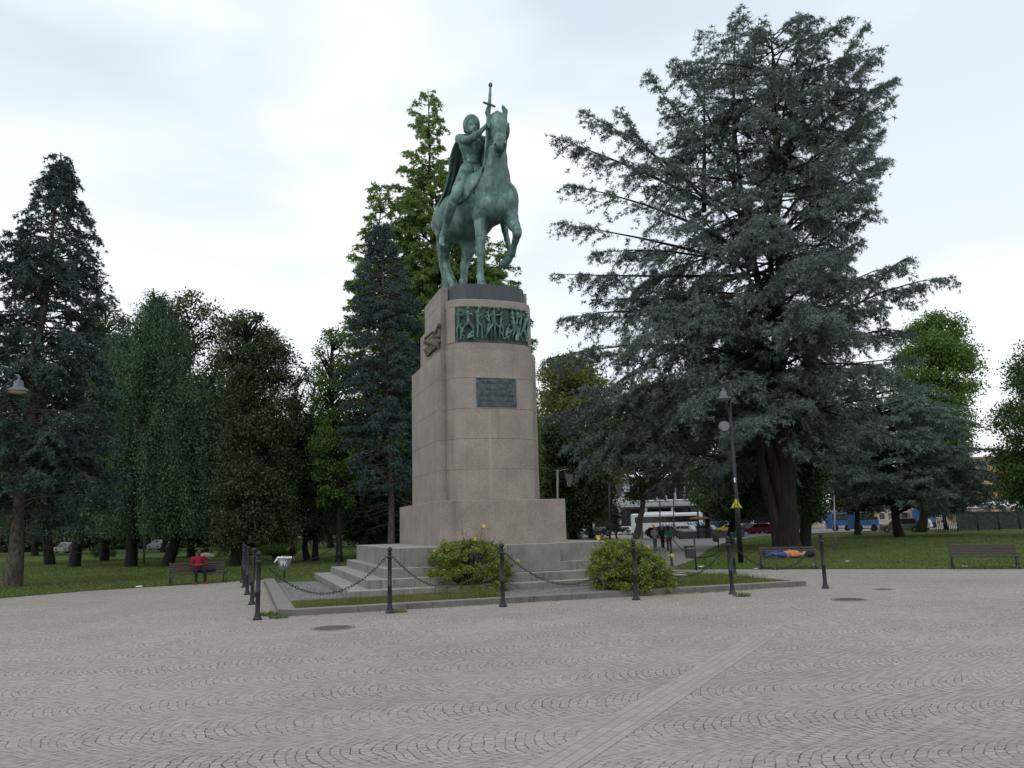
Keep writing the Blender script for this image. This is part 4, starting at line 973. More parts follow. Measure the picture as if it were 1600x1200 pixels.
# ---- trees, far to near
def B(x, y): return gnd(x, y)
def BY(x, Y):
    p = atY(x, 835, Y); return np.array([p[0], Y, 0])
conifer('blue_spruce', 'tall dark blue spruce at the far left with bare twigs at its tip', B(18, 917), Env([(238, 92, 98), (290, 68, 124), (330, 35, 138), (345, 18, 150), (385, 8, 142), (402, -10, 166), (430, -20, 158), (445, -5, 178), (480, -35, 160), (520, -30, 176), (560, -50, 166), (620, -60, 185), (700, -60, 200), (760, -50, 190), (800, -30, 150)], B(18, 917)[1]),
        LM['spruce'], 'bark_spruce', nb=360, seed=3, trunk_r=.32, twig=6.0, shoot=13, blades=7, bl=.15, bw=.05, rise=.15, droop=.45, tuft=.35, jit=.5, dead=16, tw_len=.5, tdroop=.6, sec=3.6, sec_len=.36, sec_droop=.75, gap=.16, wk=.5, rvar=.14)
weeping('weeping_tree', 'broad weeping tree with curtains of dark foliage behind the man on the bench', B(205, 886), Env([(450, 240, 262), (470, 222, 280), (500, 185, 292), (540, 160, 315), (590, 142, 345), (640, 128, 360), (850, 118, 350)], B(205, 886)[1]), LM['weep'], seed=2, nb=120, strands=24, floor=2.1, twin=1)
weeping('weeping_tree', 'lower weeping tree right of the tallest weeping one, just left of the bollards', B(263, 885), Env([(584, 330, 385), (598, 290, 408), (625, 255, 425), (700, 235, 434), (850, 230, 430)], B(263, 885)[1]+1), LM['weep'], seed=5, nb=90, strands=24, floor=1.9)
weeping('weeping_tree', 'weeping tree with a leaning trunk behind the leftmost spruce', B(75, 883), Env([(560, 20, 60), (640, -20, 100), (720, -50, 130), (850, -60, 150)], B(75, 883)[1]), LM['weep'], seed=6, nb=80, strands=20, floor=1.9)
weeping('weeping_tree', 'weeping tree between the leftmost spruce and the tallest weeping tree', B(120, 886), Env([(510, 170, 190), (560, 120, 210), (640, 95, 225), (845, 80, 230)], B(120, 886)[1]-1), LM['weep'], seed=8, nb=80, strands=20, floor=1.9)
broadleaf('broadleaf_tree', 'loose olive-leaved tree rising behind the weeping trees', BY(300, 74), Env([(450, 292, 306), (470, 262, 335), (500, 255, 355), (560, 245, 370), (640, 250, 375), (840, 240, 380)], 74), LM['redgreen'], seed=11, ncl=130, per=330, cr=1.5, leaf=.26)
broadleaf('broadleaf_tree', 'loose brownish tree between the leftmost spruce and the weeping tree', BY(165, 70), Env([(448, 158, 178), (470, 140, 190), (520, 130, 215), (600, 120, 240), (840, 110, 240)], 70), LM['redgreen'], seed=15, ncl=130, per=330, cr=1.4, leaf=.24)
broadleaf('magnolia_tree', 'dark glossy magnolia tree with a thick trunk behind the row of bollards', B(372, 885), Env([(484, 385, 410), (505, 362, 425), (540, 345, 448), (565, 338, 462), (600, 345, 470), (680, 350, 470), (845, 350, 470)], B(372, 885)[1]+1), LM['magnolia'], seed=12, ncl=260, per=420, cr=1.1, leaf=.17, trunk_r=.42, aspect=.5)
broadleaf('magnolia_tree', 'smaller dark magnolia tree with twin curved trunks near the dog walker', B(486, 877), Env([(568, 462, 486), (590, 448, 500), (620, 440, 508), (700, 435, 515), (790, 432, 540), (838, 445, 540)], B(486, 877)[1]), LM['magnolia'], seed=13, ncl=190, per=380, cr=.95, leaf=.16, trunk_r=.2, stems=2, aspect=.5)
broadleaf('broadleaf_tree', 'bright green tree filling the gap left of the mid blue spruce', BY(528, 53), Env([(508, 508, 530), (528, 490, 548), (575, 484, 562), (640, 480, 568), (720, 484, 566), (785, 495, 556)], 53), LM['green'], seed=14, ncl=170, per=380, cr=1.0, leaf=.15, hang=.5, trunk_r=.2)
conifer('dawn_redwood', 'tallest feathery green conifer directly behind the rider', BY(690, 66), Env([(138, 662, 675), (165, 645, 688), (200, 640, 692), (240, 622, 706), (290, 612, 720), (350, 602, 760), (400, 595, 795), (440, 590, 808), (520, 590, 840), (640, 585, 850), (820, 590, 845)], 66), LM['redwood'], 'bark',
        nb=235, seed=21, sec=4.4, sec_len=.48, sec_droop=.5, trunk_r=.5, twig=6.5, shoot=11.0, blades=6, bl=.24, bw=.075, rise=.55, droop=.55, tuft=.3, jit=.35, tw_len=.50, tdroop=.55)
conifer('dawn_redwood', 'shorter feathery green conifer left of the rider behind the blue spruce', BY(600, 64), Env([(286, 584, 600), (300, 576, 632), (340, 572, 650), (380, 558, 655), (415, 530, 650), (450, 530, 655), (520, 532, 655), (640, 540, 650), (820, 545, 650)], 64), LM['redwood'], 'bark',
        nb=186, seed=22, sec=4.4, sec_len=.48, sec_droop=.5, trunk_r=.4, twig=6.5, shoot=11.0, blades=6, bl=.24, bw=.075, rise=.5, droop=.55, tuft=.3, jit=.40, tw_len=.36, tdroop=.5)
conifer('dawn_redwood', 'feathery green conifer whose side branches show right of the horse', BY(800, 70), Env([(375, 765, 790), (405, 745, 812), (440, 735, 824), (470, 735, 818), (510, 740, 838), (560, 745, 846), (640, 750, 850), (820, 760, 850)], 70), LM['redwood'], 'bark',
        nb=136, seed=23, sec=4.4, sec_len=.48, sec_droop=.5, trunk_r=.35, twig=5.5, shoot=9, blades=6, bl=.24, bw=.075, rise=.45, droop=.55, tuft=.3, jit=.45, tdroop=.5)
conifer('blue_spruce', 'blue spruce with a bare lower trunk standing left of the pedestal', BY(613, 52), Env([(345, 592, 600), (375, 578, 612), (415, 562, 632), (450, 548, 648), (500, 538, 662), (550, 528, 672), (600, 526, 672), (650, 526, 672), (710, 534, 664), (762, 560, 650)], 52), LM['spruce2'], 'bark_spruce',
        nb=310, seed=31, wk=.6, gap=.10, rvar=.12, sec=3.2, sec_len=.34, sec_droop=.4, trunk_r=.24, twig=6.5, shoot=12, blades=6, bl=.15, bw=.055, rise=.12, droop=.35, tuft=.35, jit=.3, dead=14, tw_len=.36, tdroop=.35)
conifer('blue_spruce', 'small blue spruce half hidden behind the left side of the pedestal', BY(665, 56), Env([(625, 655, 662), (660, 645, 672), (700, 638, 680), (740, 632, 685), (790, 634, 680)], 56), LM['spruce2'], 'bark_spruce', nb=150, seed=32, trunk_r=.12, twig=6, shoot=13, blades=6, bl=.17, bw=.06, rise=.12, droop=.35, tuft=.35)
conifer('pine_tree', 'dark drooping pine under the left blue spruce', BY(575, 62), Env([(690, 560, 600), (730, 545, 625), (780, 530, 640), (835, 540, 640)], 62), LM['dark'], 'bark', nb=160, seed=33, trunk_r=.2, twig=6, shoot=11, blades=6, bl=.3, bw=.07, rise=.1, droop=.6, tdroop=.8)
broadleaf('broadleaf_tree', 'yellow-green tree just right of the pedestal', BY(885, 92), Env([(555, 868, 905), (575, 846, 930), (610, 838, 960), (660, 835, 975), (720, 840, 980), (760, 850, 970)], 92), LM['lime'], seed=41, ncl=140, per=320, cr=1.7, leaf=.32)
broadleaf('broadleaf_tree', 'dark tree with hanging foliage between the pedestal and the plane tree', BY(898, 88), Env([(650, 850, 900), (690, 838, 940), (740, 838, 955), (790, 850, 945), (815, 870, 930)], 88), LM['dark'], seed=42, ncl=130, per=340, cr=1.4, leaf=.28, hang=.6, trunk_r=.45)
broadleaf('plane_tree', 'plane tree with a pale trunk left of the coach', BY(993, 104), Env([(600, 985, 1080), (640, 960, 1110), (690, 940, 1100), (720, 950, 1092), (745, 965, 1075), (775, 975, 1030)], 104), LM['redgreen'], seed=43, ncl=120, per=260, cr=1.7, leaf=.36, trunk_r=.42, stems=1, bark='bark_spruce')
conifer('small_conifer', 'small bushy conifer left of the plane tree', BY(962, 100), Env([(792, 958, 964), (815, 946, 978), (842, 938, 986)], 100), LM['spruce'], 'bark', nb=60, seed=44, trunk_r=.12, twig=3, shoot=8, blades=5, bl=.3, bw=.09)
broadleaf('broadleaf_tree', 'pale green young tree right of the station windows', BY(1105, 96), Env([(640, 1080, 1120), (700, 1068, 1120), (760, 1070, 1120), (800, 1085, 1118)], 96), LM['green'], seed=45, ncl=60, per=260, cr=1.5, leaf=.32)
broadleaf('dark_evergreen', 'dense dark evergreen left of the big cedar trunk', B(1176, 856)+np.array([0, 6, 0]), Env([(500, 1140, 1190), (560, 1115, 1210), (640, 1105, 1225), (720, 1108, 1225), (775, 1108, 1215), (808, 1115, 1190)], B(1176, 856)[1]+6), LM['dark'], seed=46, ncl=260, per=360, cr=1.5, leaf=.22, trunk_r=.28)
broadleaf('dark_evergreen', 'dense dark tree right behind the big cedar trunk', B(1276, 856)+np.array([0, 3, 0]), Env([(560, 1245, 1285), (620, 1235, 1300), (700, 1232, 1300), (770, 1240, 1296), (812, 1250, 1290)], B(1276, 856)[1]+3), LM['dark'], seed=47, ncl=200, per=340, cr=1.4, leaf=.22, trunk_r=.42)
broadleaf('broadleaf_tree', 'mid green tree beyond the lawn behind the cedar', BY(1340, 92), Env([(640, 1300, 1370), (690, 1285, 1390), (750, 1290, 1385), (795, 1300, 1370)], 92), LM['redgreen'], seed=48, ncl=110, per=300, cr=1.5, leaf=.3)
broadleaf('broadleaf_tree', 'rounded bright green tree on the right above the pale cedar', BY(1440, 98), Env([(488, 1455, 1484), (502, 1430, 1505), (530, 1414, 1518), (575, 1396, 1526), (620, 1388, 1530), (680, 1388, 1520), (760, 1400, 1500)], 98), LM['green'], seed=49, ncl=210, per=330, cr=1.6, leaf=.3, trunk_r=.5)
broadleaf('broadleaf_tree', 'green tree cut by the right edge of the picture', BY(1650, 62), Env([(530, 1610, 1680), (560, 1592, 1720), (600, 1572, 1740), (650, 1562, 1750), (700, 1560, 1750), (750, 1566, 1740), (790, 1585, 1700)], 62), LM['mid'], seed=50, ncl=220, per=330, cr=1.2, leaf=.2, trunk_r=.35)
# pale cedar on the right
Y2 = 78
conifer('blue_cedar', 'smaller pale blue cedar with layered branches right of the big cedar', BY(1405, Y2), Env([(566, 1352, 1366), (585, 1325, 1410), (610, 1288, 1470), (640, 1272, 1520), (670, 1275, 1545), (705, 1255, 1545), (735, 1270, 1565), (760, 1290, 1560), (782, 1330, 1555)], Y2), LM['cedar2'], 'bark_cedar',
        nb=130, seed=52, sec=2.2, sec_len=.36, sec_droop=.25, gap=.15, trunk_r=.4, twig=4.8, shoot=8, blades=6, bl=.30, bw=.065, rise=.18, droop=.35, tuft=.45, jit=.28, tw_len=.42, tdroop=.25, spread=.8)
# ---- the big cedar
Yc = 53.0
cb = BY(1228, Yc)
def cp(x, y, dy=0): return atY(x, y, Yc+dy)
env = Env([(40, 1190, 1215), (62, 1090, 1280), (80, 1060, 1340), (100, 1030, 1365), (135, 1010, 1370), (165, 990, 1345), (200, 970, 1325), (240, 960, 1365), (290, 950, 1370), (340, 930, 1362), (395, 905, 1325), (430, 890, 1335), (480, 880, 1350), (540, 872, 1370), (600, 862, 1370), (660, 865, 1350), (710, 890, 1320)], Yc)
ext = []
def limb(a, b, c, da, db, dc): ext.append([cp(*a, da), cp(*b, db), cp(*c, dc)])
r = np.random.default_rng(99)
# upper-left sweep and its side limbs
main_l = [((1205, 480), (1150, 370), (1060, 285)), ((1110, 320), (1010, 210), (905, 172)), ((1110, 320), (1000, 262), (858, 212)), ((1060, 285), (980, 215), (968, 168)),
          ((1170, 400), (1060, 330), (880, 288)), ((1180, 420), (1050, 355), (866, 348)), ((1180, 430), (1030, 420), (860, 428)), ((1190, 520), (1040, 470), (872, 500)), ((1195, 560), (1020, 540), (850, 562)),
          ((1190, 600), (1030, 590), (846, 655)), ((1200, 640), (1060, 610), (880, 700)), ((1195, 650), (1070, 640), (900, 745)), ((1200, 655), (1090, 640), (965, 735)), ((1205, 660), (1130, 640), (1040, 720)), ((1190, 620), (1010, 600), (905, 725)),
          ((1200, 500), (1130, 250), (1150, 18)), ((1150, 300), (1100, 150), (1050, 95)), ((1150, 280), (1080, 180), (1008, 112)), ((1205, 400), (1220, 200), (1250, 28)), ((1215, 250), (1290, 120), (1352, 40)),
          ((1215, 260), (1310, 170), (1396, 128)), ((1215, 300), (1300, 240), (1398, 150)), ((1220, 360), (1300, 270), (1378, 205)), ((1220, 380), (1310, 270), (1382, 252)), ((1225, 450), (1310, 340), (1372, 330)),
          ((1220, 520), (1330, 440), (1400, 415)), ((1225, 560), (1360, 440), (1495, 432)), ((1350, 470), (1400, 420), (1422, 402)), ((1225, 570), (1350, 500), (1425, 520)), ((1225, 600), (1340, 560), (1420, 600)), ((1230, 640), (1300, 600), (1390, 660)),
          ((1230, 600), (1320, 560), (1440, 560)), ((1225, 620), (1240, 600), (1180, 690)), ((1225, 640), (1210, 600), (1120, 665)), ((1100, 330), (1120, 200), (1100, 45)), ((1150, 200), (1150, 90), (1190, 30)), ((1225, 200), (1255, 100), (1290, 38)), ((1225, 240), (1290, 150), (1375, 75)), ((1225, 340), (1300, 230), (1350, 180)), ((1225, 420), (1290, 330), (1365, 290)), ((1225, 480), (1300, 400), (1350, 375))]
for i, (a, b, c) in enumerate(main_l):
    d = r.normal()*2.5; limb(a, b, c, 0 if i % 3 else -.5, d*.5, d)
for i in range(34):   # limbs towards and away from the viewer
    a = r.uniform(0, 2*math.pi); z0 = r.uniform(330, 640); L_ = r.uniform(.45, .95)*15
    o = cp(1205, z0); e = o+np.array([math.cos(a)*L_*.4, math.sin(a)*L_, -L_*.10+r.normal()*.8]); ext.append([o, (o+e)/2+np.array([0, 0, L_*.16]), e])
cedar = conifer('blue_cedar', 'huge blue cedar with several leaders and a massive trunk on the right', cb, env, LM['cedar'], 'bark_cedar', nb=180, seed=61, sec=3.3, sec_len=.30, sec_droop=.85, toprise=.10, gap=.15, rvar=.18, wk=.55, trunk_r=.62, twig=4.8, shoot=9.5, blades=6, bl=.24, bw=.046,
        rise=.10, droop=.35, tuft=.5, jit=.75, tw_len=.42, tdroop=.45, spread=.75, ext=ext, wob=.5)
# buttressed multi-stem trunk
tr = [c for c in cedar.children if c.name.startswith('trunk')][0]
lines = [curve_pts([cp(1232, 862), cp(1226, 800), cp(1212, 740), cp(1196, 690), cp(1190, 620), cp(1188, 520), cp(1180, 430), cp(1130, 330), cp(1060, 270)], 24),
         curve_pts([cp(1236, 862, .6), cp(1232, 790, .5), cp(1228, 720, .4), cp(1222, 640), cp(1212, 520), cp(1205, 400), cp(1212, 280), cp(1222, 190), cp(1245, 75)], 24),
         curve_pts([cp(1218, 862, -.3), cp(1208, 800, -.3), cp(1192, 740, -.4), cp(1188, 690, -.4), cp(1186, 600), cp(1176, 470), cp(1150, 300), cp(1145, 160), cp(1150, 40)], 24),
         curve_pts([cp(1228, 700, .3), cp(1245, 640, .6), cp(1260, 560, 1), cp(1300, 480, 1.5), cp(1360, 440, 1.5)], 14)]
tt = np.linspace(0, 1, 24)
rads = [np.interp(tt, [0, .05, .3, .6, 1], [.85, .60, .42, .18, .05]), np.interp(tt, [0, .05, .3, .6, 1], [.8, .58, .38, .15, .04]), np.interp(tt, [0, .05, .3, .6, 1], [.5, .36, .26, .12, .03]), np.linspace(.3, .1, 14)]
V2, F2 = tubes(lines, rads, 12)
old = tr.data; n0 = len(old.vertices); co_ = np.empty(n0*3); old.vertices.foreach_get('co', co_); lv = np.empty(len(old.loops), np.int64); old.loops.foreach_get('vertex_index', lv)
me = npmesh('trunk', np.concatenate([co_.reshape(-1, 3), V2]), np.concatenate([lv.reshape(-1, 4), F2+n0]), True); me.materials.append(MT['bark_cedar']); tr.data = me
# ================================================================== bollards and chains
def make_bollard():
    t = empty('bollard', (0, 0, 0), 'x', 'bollard', 'black bollards joined by chains round the monument')
    MB().lathe((0, 0, 0), [(.108, 0), (.108, .03), (.092, .045), (.076, .09), (.062, .13), (.062, .17), (.056, .19), (.053, .62), (.062, .63), (.062, .66), (.052, .67), (.049, 1.30), (.060, 1.31), (.060, 1.34), (.047, 1.36), (.044, 1.40), (.062, 1.415), (.062, 1.435), (.034, 1.45)], 16).build('post', MT['iron'], t)
    MB().lathe((0, 0, 0), [(.030, 1.44), (.036, 1.46), (.058, 1.485), (.064, 1.515), (.058, 1.548), (.034, 1.572), (.012, 1.58)], 14).build('finial', MT['iron'], t)
    m = MB(); m.tube([(-.085, 0, 1.33), (.085, 0, 1.33)], .016, 6); m.build('chain_lug', MT['iron'], t)
    return t
bp = {'a': (402, 968.5), 'b': (609, 958), 'c': (786, 948), 'd': (994, 937.5), 'e': (1145, 928.5), 'f': (1290, 919.5), 'l1': (393.3, 944.7), 'l2': (386, 929.3), 'l3': (381.3, 918), 'l4': (378.8, 910.3), 'g': (1148.7, 901), 'h': (1050, 885), 'i': (529, 885)}
blab = {'a': 'black bollard at the near left corner of the kerb island', 'b': 'black bollard in front of the left steps, left of the flowering bush', 'c': 'black bollard against the right side of the left flowering bush',
        'd': 'black bollard standing before the right flowering bush', 'e': 'front one of the two overlapping black bollards on the right', 'f': 'rightmost black bollard, beyond the right end of the kerb',
        'l1': 'second bollard from the camera in the left row', 'l2': 'third bollard from the camera in the left row', 'l3': 'fourth bollard from the camera in the left row', 'l4': 'farthest bollard of the left row',
        'g': 'rear one of the two overlapping black bollards on the right', 'h': 'far black bollard beside the grey litter box on the right path', 'i': 'far black bollard on the grass behind the left steps'}
b0 = make_bollard(); BPOS = {}
for i, (k, q) in enumerate(bp.items()):
    o = b0 if i == 0 else copy_tree(b0); p = gnd(*q); o.location = Vector(tuple(p)); o.rotation_euler = (0, 0, YAW if k in 'abcdef' else YAW+1.2); o['label'] = blab[k]; BPOS[k] = p
    if k == 'e': o.rotation_euler = (0, math.radians(-1.5), YAW)
    if k == 'l1': o.rotation_euler = (0, math.radians(1.2), YAW)
lk = []
for a in range(12):
    A_ = 2*math.pi*a/12; c0 = np.array([math.cos(A_)*.034+(.014 if math.cos(A_) > 0 else -.014), math.sin(A_)*.021, 0]); nrm = unit(np.array([math.cos(A_)*.021, math.sin(A_)*.034, 0]))
    lk.append([c0+nrm*.0085*math.cos(b*2*math.pi/5)+np.array([0, 0, 1])*.0085*math.sin(b*2*math.pi/5) for b in range(5)])
lk = np.array(lk).reshape(-1, 3); lf = np.array([[a*5+b, ((a+1) % 12)*5+b, ((a+1) % 12)*5+(b+1) % 5, a*5+(b+1) % 5] for a in range(12) for b in range(5)])
def chain(pa, pb, sag, label, z=1.33):
    pa = np.array(pa)+[0, 0, z]; pb = np.array(pb)+[0, 0, z]; d = unit(pb-pa); pa = pa+d*.09; pb = pb-d*.09; L_ = np.linalg.norm(pb-pa)
    t = np.linspace(0, 1, 400)[:, None]; c = pa+(pb-pa)*t-np.array([0, 0, 1])*sag*4*t*(1-t); s_ = np.concatenate([[0], np.cumsum(np.linalg.norm(np.diff(c, axis=0), axis=1))]); n = int(s_[-1]/.075)
    V, Fq = [], []
    for i in range(n):
        s0 = (i+.5)*s_[-1]/n; p = np.array([np.interp(s0, s_, c[:, q]) for q in range(3)]); T = unit(np.array([np.interp(s0+.02, s_, c[:, q])-np.interp(s0-.02, s_, c[:, q]) for q in range(3)]))
        X = unit(np.cross(T, [0, 0, 1])); Yv = np.cross(T, X)
        if i % 2: X, Yv = Yv, -X
        V.append(p+lk[:, :1]*T+lk[:, 1:2]*X+lk[:, 2:]*Yv); Fq.append(lf+len(lk)*i)
    o = link('chain', npmesh('chain', np.concatenate(V), np.concatenate(Fq), True), MT['iron']); return tag(o, label, 'chain', 'chains hanging between the bollards')
for a, b, sg, l in (('a', 'b', .80, 'sagging black chain in front of the left steps'), ('b', 'c', .78, 'sagging black chain crossing the left flowering bush'), ('c', 'd', .85, 'black chain between the two flowering bushes'), ('d', 'e', .80, 'black chain running right from the right flowering bush'),
                    ('e', 'f', .72, 'rightmost black chain, in front of the bench with the sleeper'), ('a', 'l1', .95, 'nearest chain of the left bollard row'), ('l1', 'l2', .9, 'second chain of the left bollard row'), ('l2', 'l3', .9, 'third chain of the left bollard row'), ('l3', 'l4', .9, 'farthest chain of the left bollard row'),
                    ('g', 'h', .8, 'far chain over the path behind the right bollards'), ('f', 'g', .8, 'short chain from the rightmost bollard back to the rear one')):
    if a+b == 'cd' or a+b == 'fg':
        if a+b == 'fg': continue
    chain(BPOS[a], BPOS[b], sg, l)
pH = gnd(962, 889); chain(BPOS['h'], pH, .8, 'far chain left of the litter box, going behind the bush')
pI = W(6.5, 28.7, 0); chain(BPOS['i'], pI, .8, 'far chain going behind the terrace'); chain(BPOS['i'], BPOS['l4'], .8, 'far chain across the grass behind the left steps')
# ================================================================== benches
def make_bench(name='park_bench'):
    t = empty(name, (0, 0, 0), 'x', 'bench', 'slatted park benches along the lawn edge'); Lb = 2.2
    for y in (-.21, -.10, .01, .12): MB().box((0, y, .45), (Lb, .095, .032), bevel=.006).build('seat_slat', MT['wood_dark'], t)
    for k, z in enumerate((.55, .645, .74, .835)): MB().box((0, .215+.03*k, z), (Lb, .030, .075), rot=Matrix.Rotation(math.radians(-16), 4, 'X'), bevel=.006).build('back_slat', MT['wood_dark'], t)
    for x in (-Lb/2+.05, Lb/2-.05):
        m = MB(); m.tube([(x, -.24, 0), (x, -.22, .25), (x, -.20, .42)], .026, 6); m.tube([(x, .30, 0), (x, .20, .25), (x, .17, .43)], .026, 6); m.box((x, -.02, .415), (.045, .46, .035)); m.tube([(x, .17, .40), (x, .25, .62), (x, .335, .90)], .024, 6)
        m.build('end_frame', MT['ironlight'], t)
    return t
bn0 = make_bench(); BN = []
def place_bench(o, xa, ya, xb, yb, label):
    a = gnd(xa, ya); b = gnd(xb, yb); c = (a+b)/2; ang = math.atan2(b[1]-a[1], b[0]-a[0]); d = np.array([-math.sin(ang), math.cos(ang), 0]); c = c+d*.2
    o.location = Vector(tuple(c)); o.rotation_euler = (0, 0, ang); o['label'] = label; BN.append((c, ang)); return o
place_bench(bn0, 267, 915.5, 354, 910.5, 'slatted bench on the left with a man in red sitting on it')
place_bench(copy_tree(bn0), 1188, 890, 1276, 889.5, 'slatted bench with a man lying asleep on it')
place_bench(copy_tree(bn0), 1491, 889.5, 1592, 889, 'empty slatted bench at the right edge of the lawn')
# ================================================================== people
def cmat(name, c, **k): return mat(name, c, **dict(dict(rough=.85, var=.25, scale=14, spec=.15), **k))
SK = {'dark': mat('dark_skin', (.085, .045, .030), .5, .15, 9), 'tan': mat('tanned_skin', (.34, .19, .13), .5, .12, 9), 'fair': mat('fair_skin', (.46, .30, .23), .5, .1, 9)}
def hand_prims(w, d, side, curl=.5, sc=1.0, up=np.array([0, 0, 1.])):
    """palm and five fingers starting at wrist w, pointing d; side = thumb side direction"""
    d = unit(np.array(d, float)); s_ = unit(np.array(side, float)-d*np.dot(side, d)); nrm = np.cross(d, s_); pr = []
    pr += [('c', w, w+d*.07*sc, .026*sc, .034*sc, .02), ('c', w+d*.055*sc-s_*.022*sc, w+d*.08*sc-s_*.026*sc, .015, .014, .01), ('c', w+d*.055*sc+s_*.022*sc, w+d*.08*sc+s_*.026*sc, .015, .014, .01)]
    for i, l in enumerate((.068, .078, .073, .056)):
        o = s_*(.028-.0187*i)*sc; a = w+d*.085*sc+o; dd = unit(d*math.cos(curl)+nrm*math.sin(curl)); b = a+dd*l*.55*sc; d3 = unit(d*math.cos(curl*2.2)+nrm*math.sin(curl*2.2)); c = b+d3*l*.5*sc
        pr += [('c', a, b, .0098*sc, .009*sc, .004), ('c', b, c, .009*sc, .0075*sc, .004)]
    a = w+d*.025*sc+s_*.026*sc; b = a+unit(d*.7+s_*.7)*.035*sc; c = b+unit(d*.9+s_*.2+nrm*.3)*.03*sc; pr += [('c', a, b, .013*sc, .011*sc, .006), ('c', b, c, .011*sc, .008*sc, .004)]
    return pr
def person(label, loc, rz, J, skin='fair', top=None, legs=None, shoe=None, hair=None, sleeve=.5, leglen=1.0, skirt=None, group=None, hat=None, facing=(0, -1, 0), bulk=1.0, longhair=False, tophem=None, h=.012):
    root = empty('person', (0, 0, 0), label, 'person', group); A = {k: np.array(v, float) for k, v in J.items()}
    f = unit(np.array(facing, float)); hd_ = A['head']; upv = unit(A['head']-A['neck']); rt_ = unit(np.cross(f, upv)); f = np.cross(upv, rt_)
    Bm = np.stack([rt_, f, upv]); b = bulk
    pr = [('e', hd_+upv*.02, (.075, .092, .112), Bm, .02), ('e', hd_+f*.02-upv*.055, (.056, .062, .062), Bm, .03)]
    pr += [('c', hd_-upv*.06-f*.02, A['neck'], .052, .056, .03), ('c', hd_+f*.088+upv*.012, hd_+f*.108-upv*.022, .009, .015, .01), ('c', hd_+f*.082-upv*.058-rt_*.02, hd_+f*.082-upv*.058+rt_*.02, .009, .009, .006)]
    for s_ in (-1, 1): pr += [('e', hd_+rt_*s_*.076-f*.005, (.012, .022, .03), Bm, .006), ('e', hd_+rt_*s_*.032+f*.079+upv*.018, (.014, .01, .010), Bm, .003), ('c', hd_+rt_*s_*.018+f*.086+upv*.038, hd_+rt_*s_*.048+f*.076+upv*.038, .009, .007, .006)]
    tor = [('c', A['neck'], A['chest'], .065, .125*b, .05), ('c', A['chest'], A['belly'], .135*b, .13*b, .05), ('c', A['belly'], A['pelvis'], .13*b, .14*b, .05)]
    shl = [('c', A['chest']+(A['neck']-A['chest'])*.45, A['sh'+q], .075*b, .066*b, .05) for q in 'LR']
    pr += tor+shl; tp = [('c', p[1], p[2], p[3]+.016, p[4]+.016, .04) for p in tor+shl]; tp[0] = ('c', A['neck']-(A['neck']-A['chest'])*.25, A['chest'], .07, .125*b+.018, .04)
    lg, sh_ = [], []
    for q in 'LR':
        a, e, w = A['sh'+q], A['el'+q], A['ha'+q]; pr += [('c', a, e, .054*b, .041, .03), ('c', e, w, .041, .027, .02)]
        pr += hand_prims(w, A.get('hd'+q, w-e), A.get('th'+q, f), .45)
        tp.append(('c', a, a+(e-a)*min(1, sleeve*1.6), .068*b, .060, .03))
        if sleeve > .7: tp.append(('c', e, e+(w-e)*(sleeve-.7)/.3, .056, .045, .02))
        hp, k, an, to = A['hip'+q], A['kn'+q], A['an'+q], A['to'+q]
        pr += [('c', hp, k, .082*b, .056, .04), ('c', k, k+(an-k)*.35, .056, .054, .02), ('c', k+(an-k)*.35, an, .054, .036, .02), ('c', an, to, .036, .03, .02)]
        lg += [('c', hp, k, .096*b, .072, .04), ('c', k, k+(an-k)*min(.97, leglen), .072, .056, .02)]
        hl = an-unit(to-an)*.035; sh_ += [('c', hl+np.array([0, 0, -.02]), to+np.array([0, 0, -.0]), .043, .038, .01)]
    lg += [('c', A['pelvis'], (A['pelvis']+A['belly'])/2, .155*b, .14*b, .04), ('c', A['hipL'], A['hipR'], .098*b, .098*b, .04)]
    body = sculpt('body', pr, h, SK[skin], root, k=.02, it=1)
    if top: sculpt('shirt', tp, h*1.1, top, root, k=.03)
    if legs: sculpt('trousers', lg, h*1.1, legs, root, k=.03)
    if skirt: sculpt('skirt', [('c', A['pelvis']+[0, 0, .05], (A['knL']+A['knR'])/2+[0, 0, .02], .16, .19, .04)], h*1.2, skirt, root)
    for q_ in (0, 1):
        if shoe: sculpt('shoe', [sh_[q_]], h, shoe, root)
    if hair:
        hp_ = [('e', hd_+upv*.04-f*.022, (.086, .092, .098), Bm, .02)]
        if longhair: hp_ += [('c', hd_-f*.06, hd_-f*.09-upv*.28, .075, .05, .04)]
        hp_ += [('x', hd_+f*.12-upv*.05, hd_+f*.12+upv*.02, .085, .07, .01)]
        sculpt('hair', hp_, h, hair, root)
    if hat: sculpt('hat', [('e', hd_+upv*.065-f*.01, (.098, .105, .085), Bm, .02), ('c', hd_+upv*.05+f*.06, hd_+upv*.045+f*.13, .05, .03, .02), ('x', hd_+f*.1-upv*.03, hd_+f*.05-upv*.03, .085, .085, .01)], h, hat, root)
    root.location = Vector(tuple(loc)); root.rotation_euler = (0, 0, rz); return root
red = cmat('red_cloth', (.20, .010, .028)); charcoal = cmat('charcoal_cloth', (.018, .018, .024)); redshoe = cmat('red_shoes', (.28, .02, .02)); black = cmat('black_hair', (.012, .010, .009)); denim = cmat('blue_denim', (.035, .075, .19), scale=9, var=.45)
orange = cmat('orange_cloth', (.42, .17, .075), var=.4); purple = cmat('plaid_cloth', (.16, .055, .13), var=.6, scale=30); green = cmat('green_cloth', (.015, .13, .085)); grey = cmat('grey_cloth', (.22, .21, .21), var=.4); white = cmat('white_cap', (.62, .62, .6)); teal = cmat('dusty_jeans', (.07, .12, .13)); navy = cmat('navy_bag', (.02, .022, .035))
c0, an0 = BN[0]
def L2(c, ang, x, y, z=0): return np.array([c[0]+x*math.cos(ang)-y*math.sin(ang), c[1]+x*math.sin(ang)+y*math.cos(ang), z])
